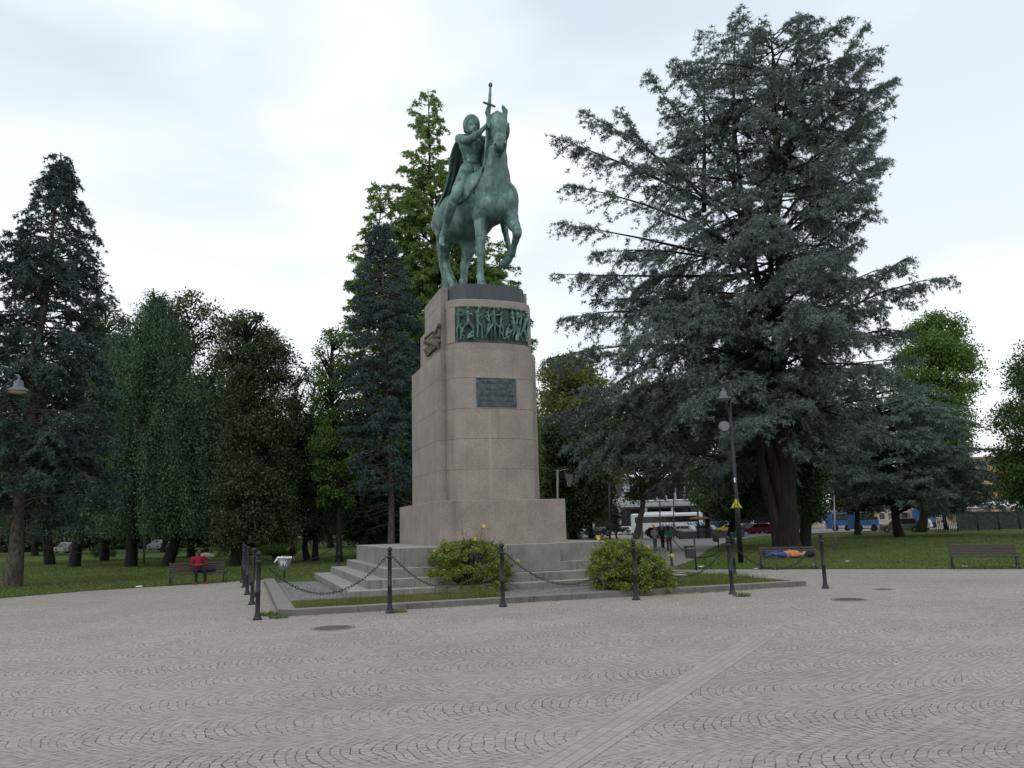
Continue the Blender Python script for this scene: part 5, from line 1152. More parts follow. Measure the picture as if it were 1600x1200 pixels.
sit = dict(head=(0, -.01, 1.28), neck=(0, .05, 1.12), chest=(0, .05, .95), belly=(0, .0, .76), pelvis=(0, .04, .585), shL=(-.21, .07, 1.04), elL=(-.29, .0, .79), haL=(-.10, -.20, .76), hdL=(1, -.1, .0), thL=(0, 0, 1), shR=(.21, .07, 1.04), elR=(.29, .0, .79), haR=(.11, -.19, .77), hdR=(-1, -.1, 0), thR=(0, 0, 1),
           hipL=(-.10, .0, .56), knL=(-.16, -.42, .55), anL=(-.15, -.42, .10), toL=(-.21, -.58, .045), hipR=(.10, .0, .56), knR=(.19, -.40, .55), anR=(.20, -.40, .10), toR=(.27, -.55, .045))
person('man in a red shirt and dark trousers sitting on the left bench, hands in lap', L2(c0, an0, -.02, 0), an0, sit, 'dark', red, charcoal, redshoe, black, .75, 1, bulk=1.04)
bagm = [('e', L2(c0, an0, .47, .03, .57), (.19, .12, .12), rotz(an0), .04), ('c', L2(c0, an0, .36, .0, .66), L2(c0, an0, .55, .0, .62), .03, .03, .03), ('c', L2(c0, an0, .33, -.03, .56), L2(c0, an0, .62, -.03, .53), .07, .06, .04)]
tag(sculpt('bag', bagm, .015, navy, None), 'dark soft bag on the bench beside the man in red', 'bag')
c1, an1 = BN[1]
lie = dict(head=(.66, .03, .60), neck=(.50, .02, .565), chest=(.34, .01, .585), belly=(.15, .0, .60), pelvis=(-.04, .0, .575), shL=(.42, -.17, .58), elL=(.22, -.25, .55), haL=(.14, -.04, .73), hdL=(-.4, 1, 0), thL=(1, 0, 0), shR=(.42, .15, .58), elR=(.20, .19, .60), haR=(.10, .04, .74), hdR=(-.6, -1, 0), thR=(1, 0, 0),
           hipL=(-.08, -.09, .56), knL=(-.48, -.12, .60), anL=(-.86, -.13, .53), toL=(-.90, -.17, .66), hipR=(-.08, .09, .56), knR=(-.46, .08, .66), anR=(-.84, .04, .54), toR=(-.89, .07, .67))
person('man in blue jeans and an orange top lying asleep on a bench', L2(c1, an1, 0, -.05), an1, lie, 'tan', orange, denim, charcoal, black, .5, .95, facing=(0, 0, 1))
tag(sculpt('backpack', [('e', L2(c1, an1, .87, -.02, .59), (.18, .15, .13), rotz(an1), .04), ('c', L2(c1, an1, .78, -.08, .60), L2(c1, an1, .95, -.08, .64), .07, .06, .04), ('c', L2(c1, an1, .92, 0, .70), L2(c1, an1, .98, 0, .64), .02, .02, .02)], .015, charcoal, None), 'dark backpack under the head of the sleeping man', 'backpack')
def stand(lean=0, stride=.15, armf=.1):
    return dict(head=(0, -.03-lean*1.3, 1.60), neck=(0, -.0-lean, 1.44), chest=(0, -.0-lean*.8, 1.28), belly=(0, -.01-lean*.4, 1.08), pelvis=(0, 0, .93), shL=(-.17, .01-lean, 1.38), elL=(-.23, .05-lean*.5+armf*.3, 1.11), haL=(-.22, -.08-lean-armf, .90), hdL=(0, -.3, -1), thL=(0, -1, 0), shR=(.17, .01-lean, 1.38), elR=(.23, .07-lean*.5-armf*.3, 1.11), haR=(.22, .02-lean+armf, .88), hdR=(0, -.1, -1), thR=(0, -1, 0),
                hipL=(-.09, 0, .90), knL=(-.09, -stride, .50), anL=(-.09, -stride*1.1, .09), toL=(-.10, -stride*1.1-.15, .04), hipR=(.09, 0, .90), knR=(.09, .02, .49), anR=(.09, stride*1.2, .12), toR=(.10, stride*1.2-.12, .04))
def walkto(J, sc): return {k: tuple(np.array(v)*(1 if k[:2] in ('hd', 'th') else sc)) for k, v in J.items()}
pw = gnd(457, 878.5); person('person in a plaid shirt, dark skirt and white cap walking a dog', pw, -math.pi/2+.2, walkto(dict(stand(.09, .14, .16), haR=(.16, -.42, .95), elR=(.22, -.15, 1.10)), .93), 'fair', purple, None, charcoal, grey, .5, skirt=charcoal, hat=white)
p1 = gnd(1024, 860.5); J1 = dict(stand(0, .05, 0)); J1.update(elL=(-.26, -.02, 1.12), haL=(-.02, -.20, 1.18), hdL=(1, -.1, 0), thL=(0, 0, 1), elR=(.26, -.02, 1.12), haR=(.02, -.21, 1.14), hdR=(-1, -.1, 0), thR=(0, 0, 1))
person('person in a grey shirt with folded arms standing on the path', p1, .3, J1, 'tan', grey, teal, charcoal, black, .4)
p2 = gnd(1046, 861.5); person('person with long dark hair and a green top on the path', p2, math.pi-.2, stand(.02, .20, .12), 'tan', green, charcoal, charcoal, black, .6, longhair=True)
p3 = gnd(1036, 858); person('person in black partly behind the one in green on the path', p3, .1, stand(0, .1, .05), 'tan', charcoal, charcoal, charcoal, black, .9)
p4 = gnd(1372, 828.5); person('person in a pale top standing by the parked motorcycle', p4, .4, stand(0, .08, .05), 'fair', white, denim, charcoal, black, .5)
# dog: side-on, walking left
dp = gnd(432, 877); dog = empty('dog', (0, 0, 0), 'black dog walking ahead of the person in the white cap', 'dog')
V3 = lambda *a: np.array(a, float); q = []
q += [('e', V3(-.17, 0, .38), (.17, .105, .14), None, .05), ('e', V3(.03, 0, .40), (.2, .09, .105), None, .06), ('e', V3(.22, 0, .40), (.12, .09, .11), None, .05)]
q += [('c', V3(-.28, 0, .44), V3(-.37, 0, .55), .07, .055, .04), ('e', V3(-.41, 0, .57), (.075, .055, .06), None, .03), ('c', V3(-.45, 0, .56), V3(-.53, 0, .535), .038, .024, .02)]
for s_ in (-1, 1): q += [('c', V3(-.38, s_*.045, .61), V3(-.355, s_*.06, .55), .022, .014, .01), ('c', V3(-.18, s_*.06, .32), V3(-.20+s_*.04, s_*.06, .18), .04, .024, .02), ('c', V3(-.20+s_*.04, s_*.06, .18), V3(-.19+s_*.07, s_*.06, .03), .024, .02, .01), ('c', V3(-.19+s_*.07, s_*.06, .02), V3(-.23+s_*.07, s_*.06, .018), .022, .018, .01),
                         ('c', V3(.24, s_*.06, .34), V3(.20+s_*.04, s_*.065, .22), .06, .035, .03), ('c', V3(.20+s_*.04, s_*.065, .22), V3(.29+s_*.05, s_*.06, .14), .033, .02, .01), ('c', V3(.29+s_*.05, s_*.06, .14), V3(.26+s_*.06, s_*.06, .03), .02, .018, .01), ('c', V3(.26+s_*.06, s_*.06, .02), V3(.22+s_*.06, s_*.06, .018), .021, .017, .01)]
q += [('c', V3(.32, 0, .43), V3(.44, 0, .50), .025, .02, .02), ('c', V3(.44, 0, .50), V3(.50, 0, .60), .02, .012, .01)]
sculpt('body', q, .013, cmat('black_fur', (.012, .011, .010)), dog, k=.02); dog.location = Vector(tuple(dp)); dog.rotation_euler = (0, 0, .15)
m = MB(); m.tube([dp+V3(-.3, -.05, .52), dp+V3(.3, 0, .55), pw+V3(-.38, -.05, .86)], .006, 4); tag(m.build('dog_leash', charcoal), 'thin dark leash between the black dog and its walker', 'leash')
# ================================================================== litter bins
def bin_round():
    p = gnd(444, 905); t = empty('litter_bin', p, 'round grey litter bin with a white liner and painted scrawl on a thin post', 'litter bin')
    MB().tube([p, p+[0, 0, .55]], .035, 8).build('post', MT['iron'], t)
    MB().lathe(p+[0, 0, .40], [(.18, 0), (.24, .02), (.275, .32), (.285, .50), (.262, .50), (.25, .34), (.10, .30)], 20).build('basket', MT['steel'], t)
    r_ = np.random.default_rng(3); m = MB()
    pr_ = []
    for i in range(14):
        a = i*2*math.pi/14; pr_.append(('e', p+[math.cos(a)*.275, math.sin(a)*.275, .90+.03*r_.random()], (.05+.03*r_.random(), .05+.02*r_.random(), .05), None, .03))
    for z in range(3): pr_.append(('c', p+[-.27+.02*z, -.08, .90], p+[-.36-.03*z, -.12, .78-.03*z], .045, .02, .03))
    m.bm.free(); sculpt('liner', pr_, .015, MT['paper'], t, k=.02)
    bm = text_mesh('IPK', .2, .30)
    for v in bm.verts:
        a = -math.pi/2+v.co.x/.27+.15; r0 = .262+(v.co.y+.1)*.04+.012+v.co.z; v.co = Vector((p[0]+math.cos(a)*r0, p[1]+math.sin(a)*r0, .68+v.co.y))
    me = bpy.data.meshes.new('scrawl'); bm.to_mesh(me); bm.free(); link('scrawl', me, MT['white'], t)
bin_round()
def bin_box(px, py, label, sc=1.0, tilt=0):
    p = gnd(px, py); t = empty('litter_bin', (0, 0, 0), label, 'litter bin', 'grey box litter bins on posts')
    MB().tube([(0, 0, 0), (0, 0, 1.28*sc)], .035, 8).build('post', MT['iron'], t)
    m = MB(); m.hexa([(-.38, -.14, .50), (-.07, -.14, .46), (-.07, .14, .46), (-.38, .14, .50), (-.42, -.17, .98), (-.05, -.17, 1.0), (-.05, .17, 1.0), (-.42, .17, .98)]); m.build('box', MT['ironlight'], t)
    m = MB(); m.box((-.235, 0, 1.03), (.42, .38, .035), bevel=.01); m.box((-.235, -.178, .90), (.34, .01, .03)); m.build('lid', MT['steel'], t)
    m = MB(); m.box((-.04, 0, .62), (.05, .12, .03)); m.box((-.04, 0, .90), (.05, .12, .03)); m.build('bracket', MT['iron'], t)
    t.location = Vector(tuple(p)); t.rotation_euler = (0, math.radians(tilt), .15); return t
bin_box(1088, 891, 'grey box litter bin on a post at the near edge of the right lawn'); bin_box(1122.5, 857.5, 'leaning grey box litter bin farther along the lawn edge', 1, 6)
# ================================================================== lamps and poles
def bell(c, r, name, mt, parent, h=1.0):
    return MB().lathe(c, [(r*1.0, 0), (r*1.02, .02*h), (r*.82, .07*h), (r*.48, .16*h), (r*.42, .19*h), (r*.40, .36*h), (r*.30, .40*h), (r*.12, .44*h), (r*.10, .58*h)], 20).build(name, mt, parent)
lampgrey = mat('lamp_paint', (.10, .115, .13), .5, .15, 5, metal=.2); lens = mat('frosted_lens', (.15, .165, .175), .3, .1, 4)
lp = gnd(1158, 881); YL = lp[1]
t = empty('street_lamp', lp, 'tall dark lamp post with a bell lamp, floodlight and yellow triangle sign', 'street lamp')
top = atY(1137.5, 599, YL); m = MB(); m.lathe((0, 0, 0), [(.01, 0), (.01, .01)], 4) if False else None
m.tube([lp, lp+(top-lp)*.35, lp+(top-lp)*.36, top], [.125, .115, .085, .07], 12); m.build('pole', MT['iron'], t)
hl = atY(1131, 624, YL-.1); bell(hl, .40, 'lamp_shade', lampgrey, t); MB().lathe(hl-[0, 0, .10], [(.12, 0), (.26, .04), (.32, .11)], 16).build('lamp_glass', lens, t)
m = MB(); q1 = atY(1139, 611, YL); m.tube([q1, (q1+hl+[0, 0, .55])/2+[0, 0, .12], hl+[0, 0, .56]], .03, 6); m.build('lamp_arm', MT['iron'], t)
fl = atY(1132, 666, YL-.15); m = MB(); 
R90 = Matrix.Rotation(math.radians(80), 4, 'X')
bmv = bmesh.new(); 
m.lathe((0, 0, 0), [(.20, 0), (.27, .02), (.27, .10), (.20, .16), (.10, .24)], 20)
bmesh.ops.transform(m.bm, matrix=Matrix.Translation(Vector(tuple(fl))) @ Matrix.Rotation(math.radians(-95), 4, 'X') @ Matrix.Rotation(0, 4, 'Z'), verts=m.bm.verts[:]); bmv.free()
m.build('floodlight', lampgrey, t)
m = MB(); m.tube([fl+[0, -.012, 0], fl+[0, -.02, 0]], .22, 20); m.build('floodlight_glass', lens, t)
m = MB(); m.tube([fl+[0, .12, 0], atY(1143, 662, YL)], .025, 6); m.build('bracket', MT['iron'], t)
sc_ = atY(1150.5, 788, YL-.14); s_ = .29
def tri(c, s, y, d): return [c+np.array([-s, y, -s*.62]), c+np.array([s, y, -s*.62]), c+np.array([0, y, s*1.05])]
MB().extrude(tri(sc_, s_, 0, 0), np.array([0, .02, 0])).build('warning_sign', mat('sign_green', (.05, .19, .07), .5), t)
MB().extrude(tri(sc_, s_*.80, -.006, 0), np.array([0, .005, 0])).build('sign_face', mat('sign_yellow', (.62, .42, .02), .5, .1), t)
m = MB()
for a, b, w in (((-.10, -.13), (-.05, .02), .03), ((-.05, .02), (-.06, .13), .02), ((.10, -.13), (.05, .02), .03), ((.05, .02), (.05, .12), .02), ((-.14, -.12), (.14, -.12), .018), ((-.05, .0), (.05, -.04), .02)):
    m.tube([sc_+np.array([a[0], -.010, a[1]]), sc_+np.array([b[0], -.010, b[1]])], w*.7, 6)
m.build('sign_figures', mat('sign_black', (.03, .035, .01), .6), t)
st0 = atY(1148, 750, YL-.11); MB().box(st0, (.07, .01, .22)).build('sticker', MT['paper'], t)
YL2 = 27.0; lh = atY(28, 612, YL2); pb_ = atY(-62, 900, YL2); pb_[2] = 0
t = empty('street_lamp', pb_, 'bell-shaped lamp hanging from a curved arm at the left edge', 'street lamp')
bell(lh, .37, 'lamp_shade', lampgrey, t, .95); MB().lathe(lh-[0, 0, .07], [(.12, 0), (.26, .03), (.30, .08)], 16).build('lamp_glass', mat('warm_lens', (.42, .33, .22), .3, .1), t)
m = MB(); tp_ = pb_+[0, 0, 7.2]; m.tube([pb_, pb_+[0, 0, 1.2], pb_+[0, 0, 1.25], tp_+[0, 0, 1.0]], [.12, .11, .08, .06], 12); m.build('pole', MT['iron'], t)
m = MB(); arm_ = [tp_+[0, 0, -.6], atY(-30, 640, YL2), atY(2, 608, YL2), atY(16, 597, YL2), lh+[0, 0, .55]]; m.tube([bez(arm_, k/15) for k in range(15)]+[arm_[-1]], .028, 8); m.build('lamp_arm', MT['iron'], t)
def pole(name, label, x, ytop, ybase, Y, r_=.06, m_='steel', group=None, lantern=None):
    b = BY(x, Y); tp = atY(x, ytop, Y); t = empty(name, b, label, name.replace('_', ' '), group)
    MB().tube([b, tp], [r_, r_*.7], 8).build('pole', MT[m_], t)
    if lantern:
        q = atY(lantern[0], lantern[1], Y); m = MB(); m.tube([tp-[0, 0, .1], np.array([q[0], Y, tp[2]+.05])], .035, 6); m.build('arm', MT[m_], t)
        m = MB(); m.hexa([q+np.array(a) for a in ((-.12, -.12, -.95), (.12, -.12, -.95), (.12, .12, -.95), (-.12, .12, -.95), (-.28, -.28, 0), (.28, -.28, 0), (.28, .28, 0), (-.28, .28, 0))]); m.build('lantern', mat('lantern_glass', (.13, .14, .145), .4, .1), t)
    return t
pole('street_lamp', 'grey pole with a boxy lantern just right of the pedestal base', 871, 734, 0, 62, .12, 'steel', lantern=(889, 741))
pole('street_lamp', 'grey pole with a hanging lantern left of the plane tree', 952, 754, 0, 66, .09, 'ironlight', lantern=(967, 757))
pole('metal_pole', 'thin grey pole right beside the plane tree trunk', 1003, 768, 0, 108, .10)
pole('metal_pole', 'thin grey pole in front of the orange spot of the coach', 1031, 770, 0, 108, .10)
pole('metal_pole', 'thin grey pole in front of the lettering of the coach', 1052.5, 772, 0, 108, .10)
pole('metal_pole', 'pale grey pole on the lawn right of the cedar trunk', 1303, 775, 0, 50, .07)
pole('metal_pole', 'pale pole between the trunks of the weeping trees', 227, 800, 0, 60, .10)
cpos = BY(1091, 96); t = empty('canopy_lamp', cpos, 'slim pole carrying a flat disc canopy at the rear end of the coach', 'street lamp')
MB().tube([cpos, atY(1089, 742, 96)], .10, 8).build('pole', MT['ironlight'], t); dc = atY(1092, 809, 95.8); MB().lathe(dc-[0, 0, .15], [(.3, -.1), (1.15, 0), (1.15, .15), (.3, .3)], 20).build('disc', mat('rust_disc', (.15, .11, .08), .8), t)
# ================================================================== vehicles
def paint(name, c): 
    m = mat(name, c, .28, .06, 1.5, spec=.5); m.node_tree.nodes['Principled BSDF'].inputs['Coat Weight'].default_value = .5; return m
CARP = {}
def car(label, pl, pr_, ybase, colr, kind='hatch', group='cars parked along the street', flip=False, Yset=None):
    a = gnd(pl, ybase) if Yset is None else BY(pl, Yset); b = gnd(pr_, ybase) if Yset is None else BY(pr_, Yset); Ln = {'hatch': 4.0, 'wagon': 4.5, 'suv': 4.6, 'van': 5.0}[kind]
    if Yset is None: b[1] = a[1]
    c = (a+b)/2; scl = 1.0; yaw = math.acos(min(1, max(.35, (b[0]-a[0])/Ln)))*(1 if flip else -1)*.6
    t = empty('parked_car', (0, 0, 0), label, 'car', group); H_ = {'hatch': 1.48, 'wagon': 1.5, 'suv': 1.72, 'van': 1.9}[kind]; h2 = Ln/2; w = .86
    prof = [(-h2, .42), (-h2+.03, .68), (-h2+.16, .80), (-h2+.95, .94), (-h2+1.05, .96), (h2-.1, .98), (h2-.02, .75), (h2, .42), (h2-.1, .24), (-h2+.12, .22)]
    gl = [(-h2+.95, .94), (-h2+1.62, H_-.05), (-h2+1.9, H_), (h2-(.75 if kind != 'van' else .2), H_-.02), (h2-(.28 if kind in ('wagon', 'suv', 'van') else .35), H_-.12), (h2-.1, .98)]
    def shell(P_, w0, w1, name, m_, zsplit=None):
        mb = MB(); bm = mb.bm; cx = 0
        L_ = [bm.verts.new((x, -w0 if z < 1 else -w1, z)) for x, z in P_]; R_ = [bm.verts.new((x, w0 if z < 1 else w1, z)) for x, z in P_]; n = len(P_)
        bm.faces.new(L_); bm.faces.new(R_[::-1])
        for k in range(n): bm.faces.new((L_[k], R_[k], R_[(k+1) % n], L_[(k+1) % n]))
        bmesh.ops.recalc_face_normals(bm, faces=bm.faces[:]); bmesh.ops.bevel(bm, geom=bm.edges[:], offset=.045, segments=2, affect='EDGES', profile=.6); return mb.build(name, m_, t)
    key = tuple(colr); CARP.setdefault(key, paint('car_paint', colr)); pm = CARP[key]
    shell(prof, w, w, 'body', pm); shell(gl, w-.03, w-.17, 'roof', pm)
    # glazing: dark side, front and rear panes set 4 mm proud of the cabin
    def sidepane(x0, x1, x2, x3, z0, z1, nm='side_window'):
        for s in (-1, 1):
            yy0, yy1 = (w-.03)*s, (w-.17)*s; f = lambda z: (yy0+(yy1-yy0)*(z-.96)/(H_-.96))+.012*s
            m = MB(); vs = [m.bm.verts.new(p) for p in ((x0, f(z0), z0), (x1, f(z0), z0), (x2, f(z1), z1), (x3, f(z1), z1))]; m.bm.faces.new(vs); g = bmesh.ops.extrude_face_region(m.bm, geom=m.bm.faces[:]); bmesh.ops.translate(m.bm, vec=(0, .01*s, 0), verts=[v for v in g['geom'] if isinstance(v, bmesh.types.BMVert)]); m.build(nm, MT['darkglass'], t)
    mid = .15; sidepane(-h2+1.25, mid-.04, mid-.04, -h2+1.78, 1.0, H_-.12); sidepane(mid+.04, h2-.42, h2-.62, mid+.04, 1.0, H_-.12)
    m = MB(); m.hexa([(-h2+.98, -.68, .965), (-h2+1.02, -.68, .955), (-h2+1.02, .68, .955), (-h2+.98, .68, .965), (-h2+1.58, -.60, H_-.06), (-h2+1.62, -.60, H_-.08), (-h2+1.62, .60, H_-.08), (-h2+1.58, .60, H_-.06)])
    bmesh.ops.translate(m.bm, vec=(-.03, 0, .02), verts=m.bm.verts[:]); m.build('windscreen', MT['darkglass'], t)
    for x in (-h2+.78, h2-.75):
        for s in (-1, 1):
            m = MB(); m.tube([(x, s*(w-.18), .32), (x, s*(w+.015), .32)], .32, 16); wh = m.build('wheel', MT['rubber'], t); m = MB(); m.tube([(x, s*(w+.01), .32), (x, s*(w+.03), .32)], .19, 12); m.build('rim', MT['steel'], wh)
    for s in (-1, 1): m = MB(); m.box((-h2+.04, s*.62, .66), (.12, .30, .13), bevel=.02); m.build('headlight', lens, t); m = MB(); m.box((h2-.03, s*.68, .80), (.08, .2, .18), bevel=.02); m.build('tail_light', TL, t)
    m = MB(); m.box((-h2+.0, 0, .36), (.10, 1.5, .16), bevel=.02); m.box((h2, 0, .38), (.10, 1.5, .16), bevel=.02); m.build('bumper', MT['rubber'], t) if False else m.bm.free()
    t.location = Vector((c[0], c[1]+1, .012)); t.rotation_euler = (0, 0, yaw if not flip else yaw+math.pi); return t
TL = mat('tail_light_red', (.35, .01, .01), .3)
car('light blue hatchback in front of the coach, right of the plane tree', 998, 1022, 835.5, (.16, .22, .33), 'wagon')
car('silver car left of the plane tree trunk', 970, 989, 836.5, (.45, .46, .47), 'hatch')
car('black car in front of the coach lettering', 1021, 1061, 838.0, (.012, .012, .014), 'wagon', flip=True, Yset=104)
car('small white hatchback at the tail of the coach', 1056, 1079, 830.5, (.6, .62, .62), 'hatch', Yset=116)
car('dark green car right of the coach', 1090, 1110, 830.5, (.05, .075, .07), 'hatch', Yset=118)
car('yellow car behind the low dark wall', 1131, 1161, 830, (.55, .42, .03), 'wagon', Yset=122)
car('dark blue van behind the yellow car', 1112, 1138, 828, (.03, .07, .22), 'van', Yset=130)
car('red car seen left of the big cedar trunk', 1178, 1204, 831, (.30, .015, .025), 'hatch', Yset=116)
car('blue car at the left of the red one', 1164, 1182, 831, (.03, .06, .2), 'hatch', Yset=120)
car('second red car, touching the cedar trunk', 1198, 1216, 830, (.26, .02, .03), 'hatch', Yset=121)
car('dark car left of the plane tree near the small conifer', 926, 950, 839, (.02, .022, .025), 'hatch')
car('grey off-road car under the pale cedar', 1390, 1437, 827, (.09, .095, .095), 'suv', Yset=100)
car('white estate car behind the grey off-road car', 1424, 1446, 824, (.6, .62, .63), 'wagon', Yset=112)
car('pale grey car far left between the dark trunks', 88, 112, 857, (.25, .26, .27), 'hatch', Yset=112)
car('grey car far left beyond the weeping trees', 236, 254, 855, (.25, .26, .28), 'hatch', Yset=116)
# coach
Yb = 128; a = BY(990, Yb); b = BY(1100, Yb); t = empty('coach', ((a[0]+b[0])/2, Yb, 0), 'long white coach with blue stripes and an orange dot parked before the station', 'coach')
L_ = b[0]-a[0]; cx = (a[0]+b[0])/2; m = MB(); m.box((cx, Yb+1.25, 1.93), (L_, 2.5, 2.95), bevel=.18); m.build('body', paint('coach_white', (.70, .72, .73)), t)
m = MB(); m.box((cx-.3, Yb-.012, 2.42), (L_-1.2, .03, .92), bevel=.01); m.build('window_band', MT['darkglass'], t)
for i in range(1, 7): MB().box((a[0]+.6+i*(L_-1.2)/7, Yb-.03, 2.42), (.07, .02, .92)).build('window_bar', MT['rubber'], t)
MB().box((cx-1, Yb+1.2, 3.5), (4.5, 1.7, .22), bevel=.08).build('roof_unit', MT['white'], t)
for x in (a[0]+2.3, b[0]-3.2, b[0]-1.9):
    m = MB(); m.tube([(x, Yb-.02, .5), (x, Yb+.3, .5)], .5, 18); wh = m.build('wheel', MT['rubber'], t); MB().tube([(x, Yb-.05, .5), (x, Yb-.015, .5)], .27, 14).build('rim', MT['steel'], wh)
cblue = mat('coach_blue', (.03, .06, .38), .4); corange = mat('coach_orange', (.75, .22, .02), .4)
m = MB(); m.tube([(cx-2.4, Yb-.014, 1.35), (cx-2.4, Yb-.001, 1.35)], .33, 18); m.build('orange_dot', corange, t)
bm = text_mesh('oxn', .75, 2.6)
for v in bm.verts: v.co = Vector((cx-.2+v.co.x+v.co.y*.25, Yb-.004-v.co.z*2, 1.3+v.co.y))
me = bpy.data.meshes.new('logo'); bm.to_mesh(me); bm.free(); link('logo', me, cblue, t)
stripe_m = [mat('stripe', c, .4) for c in ((.03, .06, .38), (.10, .2, .5), (.22, .36, .6), (.10, .08, .3))]
for i in range(7):
    x = cx+3.0+i*.42; m = MB(); m.extrude([(x+.55, Yb-.012, .75), (x+.80, Yb-.012, .75), (x+.15, Yb-.012, 1.85), (x-.10, Yb-.012, 1.85)], np.array([0, .01, 0])); m.build('stripe', stripe_m[i % 4], t)
# blue city buses far right
def citybus(x0, x1, Y, label, c=(.03, .12, .30)):
    a, b = BY(x0, Y), BY(x1, Y); cx = (a[0]+b[0])/2; L_ = b[0]-a[0]; t = empty('city_bus', (cx, Y, 0), label, 'bus', 'blue buses parked beyond the lawn')
    MB().box((cx, Y+1.2, 1.65), (L_, 2.4, 2.6), bevel=.12).build('body', paint('bus_blue', c), t); MB().box((cx, Y-.01, 2.05), (L_-.5, .03, .95), bevel=.01).build('window_band', MT['darkglass'], t)
    MB().box((cx, Y-.012, .62), (L_-.3, .02, .35)).build('lower_panel', mat('bus_pale', (.45, .47, .5), .5), t)
    for x in (a[0]+L_*.2, b[0]-L_*.22): MB().tube([(x, Y-.03, .48), (x, Y+.3, .48)], .46, 16).build('wheel', MT['rubber'], t)
    MB().box((b[0]-.35, Y-.02, 2.3), (.45, .03, .7), bevel=.01).build('destination_panel', mat('bus_yellow', (.55, .4, .04), .5), t)
citybus(1336, 1376, 112, 'blue bus with a yellow end panel under the pale cedar'); citybus(1300, 1333, 122, 'lower blue bus left of the one with the yellow panel'); citybus(1440, 1466, 124, 'blue bus behind the white estate car')
# motorcycle
mp_ = gnd(1380, 828.3); t = empty('motorcycle', mp_, 'dark motorcycle parked beside the blue bus', 'motorcycle')
for s in (-.65, .65):
    m = MB(); pts = [mp_+[s+.27*math.cos(q), 0, .31+.27*math.sin(q)] for q in np.linspace(0, 2*math.pi, 17)]; m.tube(pts, .05, 6, cap=False); m.build('wheel', MT['rubber'], t)
m = MB(); m.tube([mp_+[-.65, 0, .31], mp_+[-.42, 0, .95]], .035, 6); m.tube([mp_+[-.42, -.3, .98], mp_+[-.42, .3, .98]], .02, 6); m.build('fork', MT['steel'], t)
sculpt('body', [('c', mp_+[-.35, 0, .72], mp_+[.05, 0, .72], .14, .15, .05), ('c', mp_+[.1, 0, .68], mp_+[.65, 0, .75], .11, .08, .05), ('c', mp_+[-.1, 0, .45], mp_+[.15, 0, .42], .18, .17, .05), ('c', mp_+[.65, 0, .31], mp_+[.1, 0, .45], .05, .06, .03)], .03, paint('bike_black', (.02, .02, .025)), t)
# ================================================================== buildings
def pbox(x0, x1, y0, y1, Y, d=0): # pixel rectangle at depth Y -> world x0,x1,z0,z1
    a = atY(x0, y1, Y); b = atY(x1, y0, Y); return a[0], b[0], a[2], b[2]
sb = empty('station_building', (20, 155, 0), 'pale concrete station with a dark window strip and long canopy behind the coach', 'building')
Ys = 152; x0, x1, z0, z1 = pbox(905, 1260, 741, 835, Ys); xm_ = (x0+x1)/2; zt_ = z1
MB().box((xm_, Ys+10, zt_/2), (x1-x0, 20, zt_)).build('wall', MT['concrete'], sb); MB().box((xm_, Ys+9.6, zt_+.2), (x1-x0+1.2, 21.5, .45), bevel=.05).build('roof', MT['concrete'], sb)
cz = atY(1060, 789, Ys)[2]; MB().box((xm_, Ys-2.2, cz), (x1-x0-1, 4.4, .55), bevel=.05).build('canopy', MT['concrete'], sb)
MB().box((xm_, Ys-.06, (cz-.4)/2), (x1-x0-3, .1, cz-.7)).build('shopfront', MT['darkglass'], sb)
for i in range(9):
    xx = x0+(x1-x0)*(i+.5)/9; MB().box((xx, Ys-4.0, (cz-.28)/2), (.4, .4, cz-.28)).build('pillar', MT['concrete'], sb)
wz0, wz1 = atY(1055, 780, Ys)[2], atY(1055, 757, Ys)[2]
for i in range(-3, 8):
    xa_ = atY(1027.5+14.4*i, 768, Ys)[0]; xb_ = atY(1038.5+14.4*i, 768, Ys)[0]
    if xb_ > x1-1 or xa_ < x0+1: continue
    w_ = MB().box(((xa_+xb_)/2, Ys-.03, (wz0+wz1)/2), (xb_-xa_, .08, wz1-wz0)).build('window', MT['darkglass'], sb); MB().box(((xa_+xb_)/2, Ys-.09, wz0-.12), (xb_-xa_+.1, .16, .18)).build('sill', MT['white'], w_); MB().box((xb_+.22, Ys-.17, (wz0+wz1)/2), (.22, .32, wz1-wz0+.5)).build('fin', MT['concrete'], w_)
def house(label, xl, xr, ytop, Y, wallc, roofc=None, rows=3, cols=6, name='town_building', group=None, depth=12, shutter=(.12, .14, .12)):
    x0, x1, _, zt = pbox(xl, xr, ytop, 835, Y); t = empty(name, ((x0+x1)/2, Y, 0), label, 'building', group); xm_ = (x0+x1)/2
    MB().box((xm_, Y+depth/2, zt/2), (x1-x0, depth, zt)).build('wall', mat('plaster', wallc, .85, .12, .5, detail=7), t); MB().box((xm_, Y+depth/2-.2, zt+.22), (x1-x0+.9, depth+1.1, .42), bevel=.06).build('roof', mat('roofing', roofc or (.2, .12, .09), .8, .2, 2), t)
    wm = MT['darkglass']; sm_ = mat('shutter', shutter, .7, .1)
    for r_ in range(rows):
        for c_ in range(cols):
            x = x0+(x1-x0)*(c_+.5)/cols; z = 1.2+(zt-1.6)*(r_+.5)/rows; ww, hh = min(1.1, (x1-x0)/cols*.5), min(1.7, (zt/rows)*.55)
            w_ = MB().box((x, Y-.02, z), (ww, .06, hh)).build('window', wm, t); MB().box((x, Y-.06, z-hh/2-.06), (ww+.25, .16, .10)).build('sill', MT['white'], w_)
            if (r_+c_) % 3: MB().box((x-ww*.75, Y-.03, z), (ww*.45, .05, hh)).build('shutter', sm_, w_); MB().box((x+ww*.75, Y-.03, z), (ww*.45, .05, hh)).build('shutter', sm_, w_)
    return t
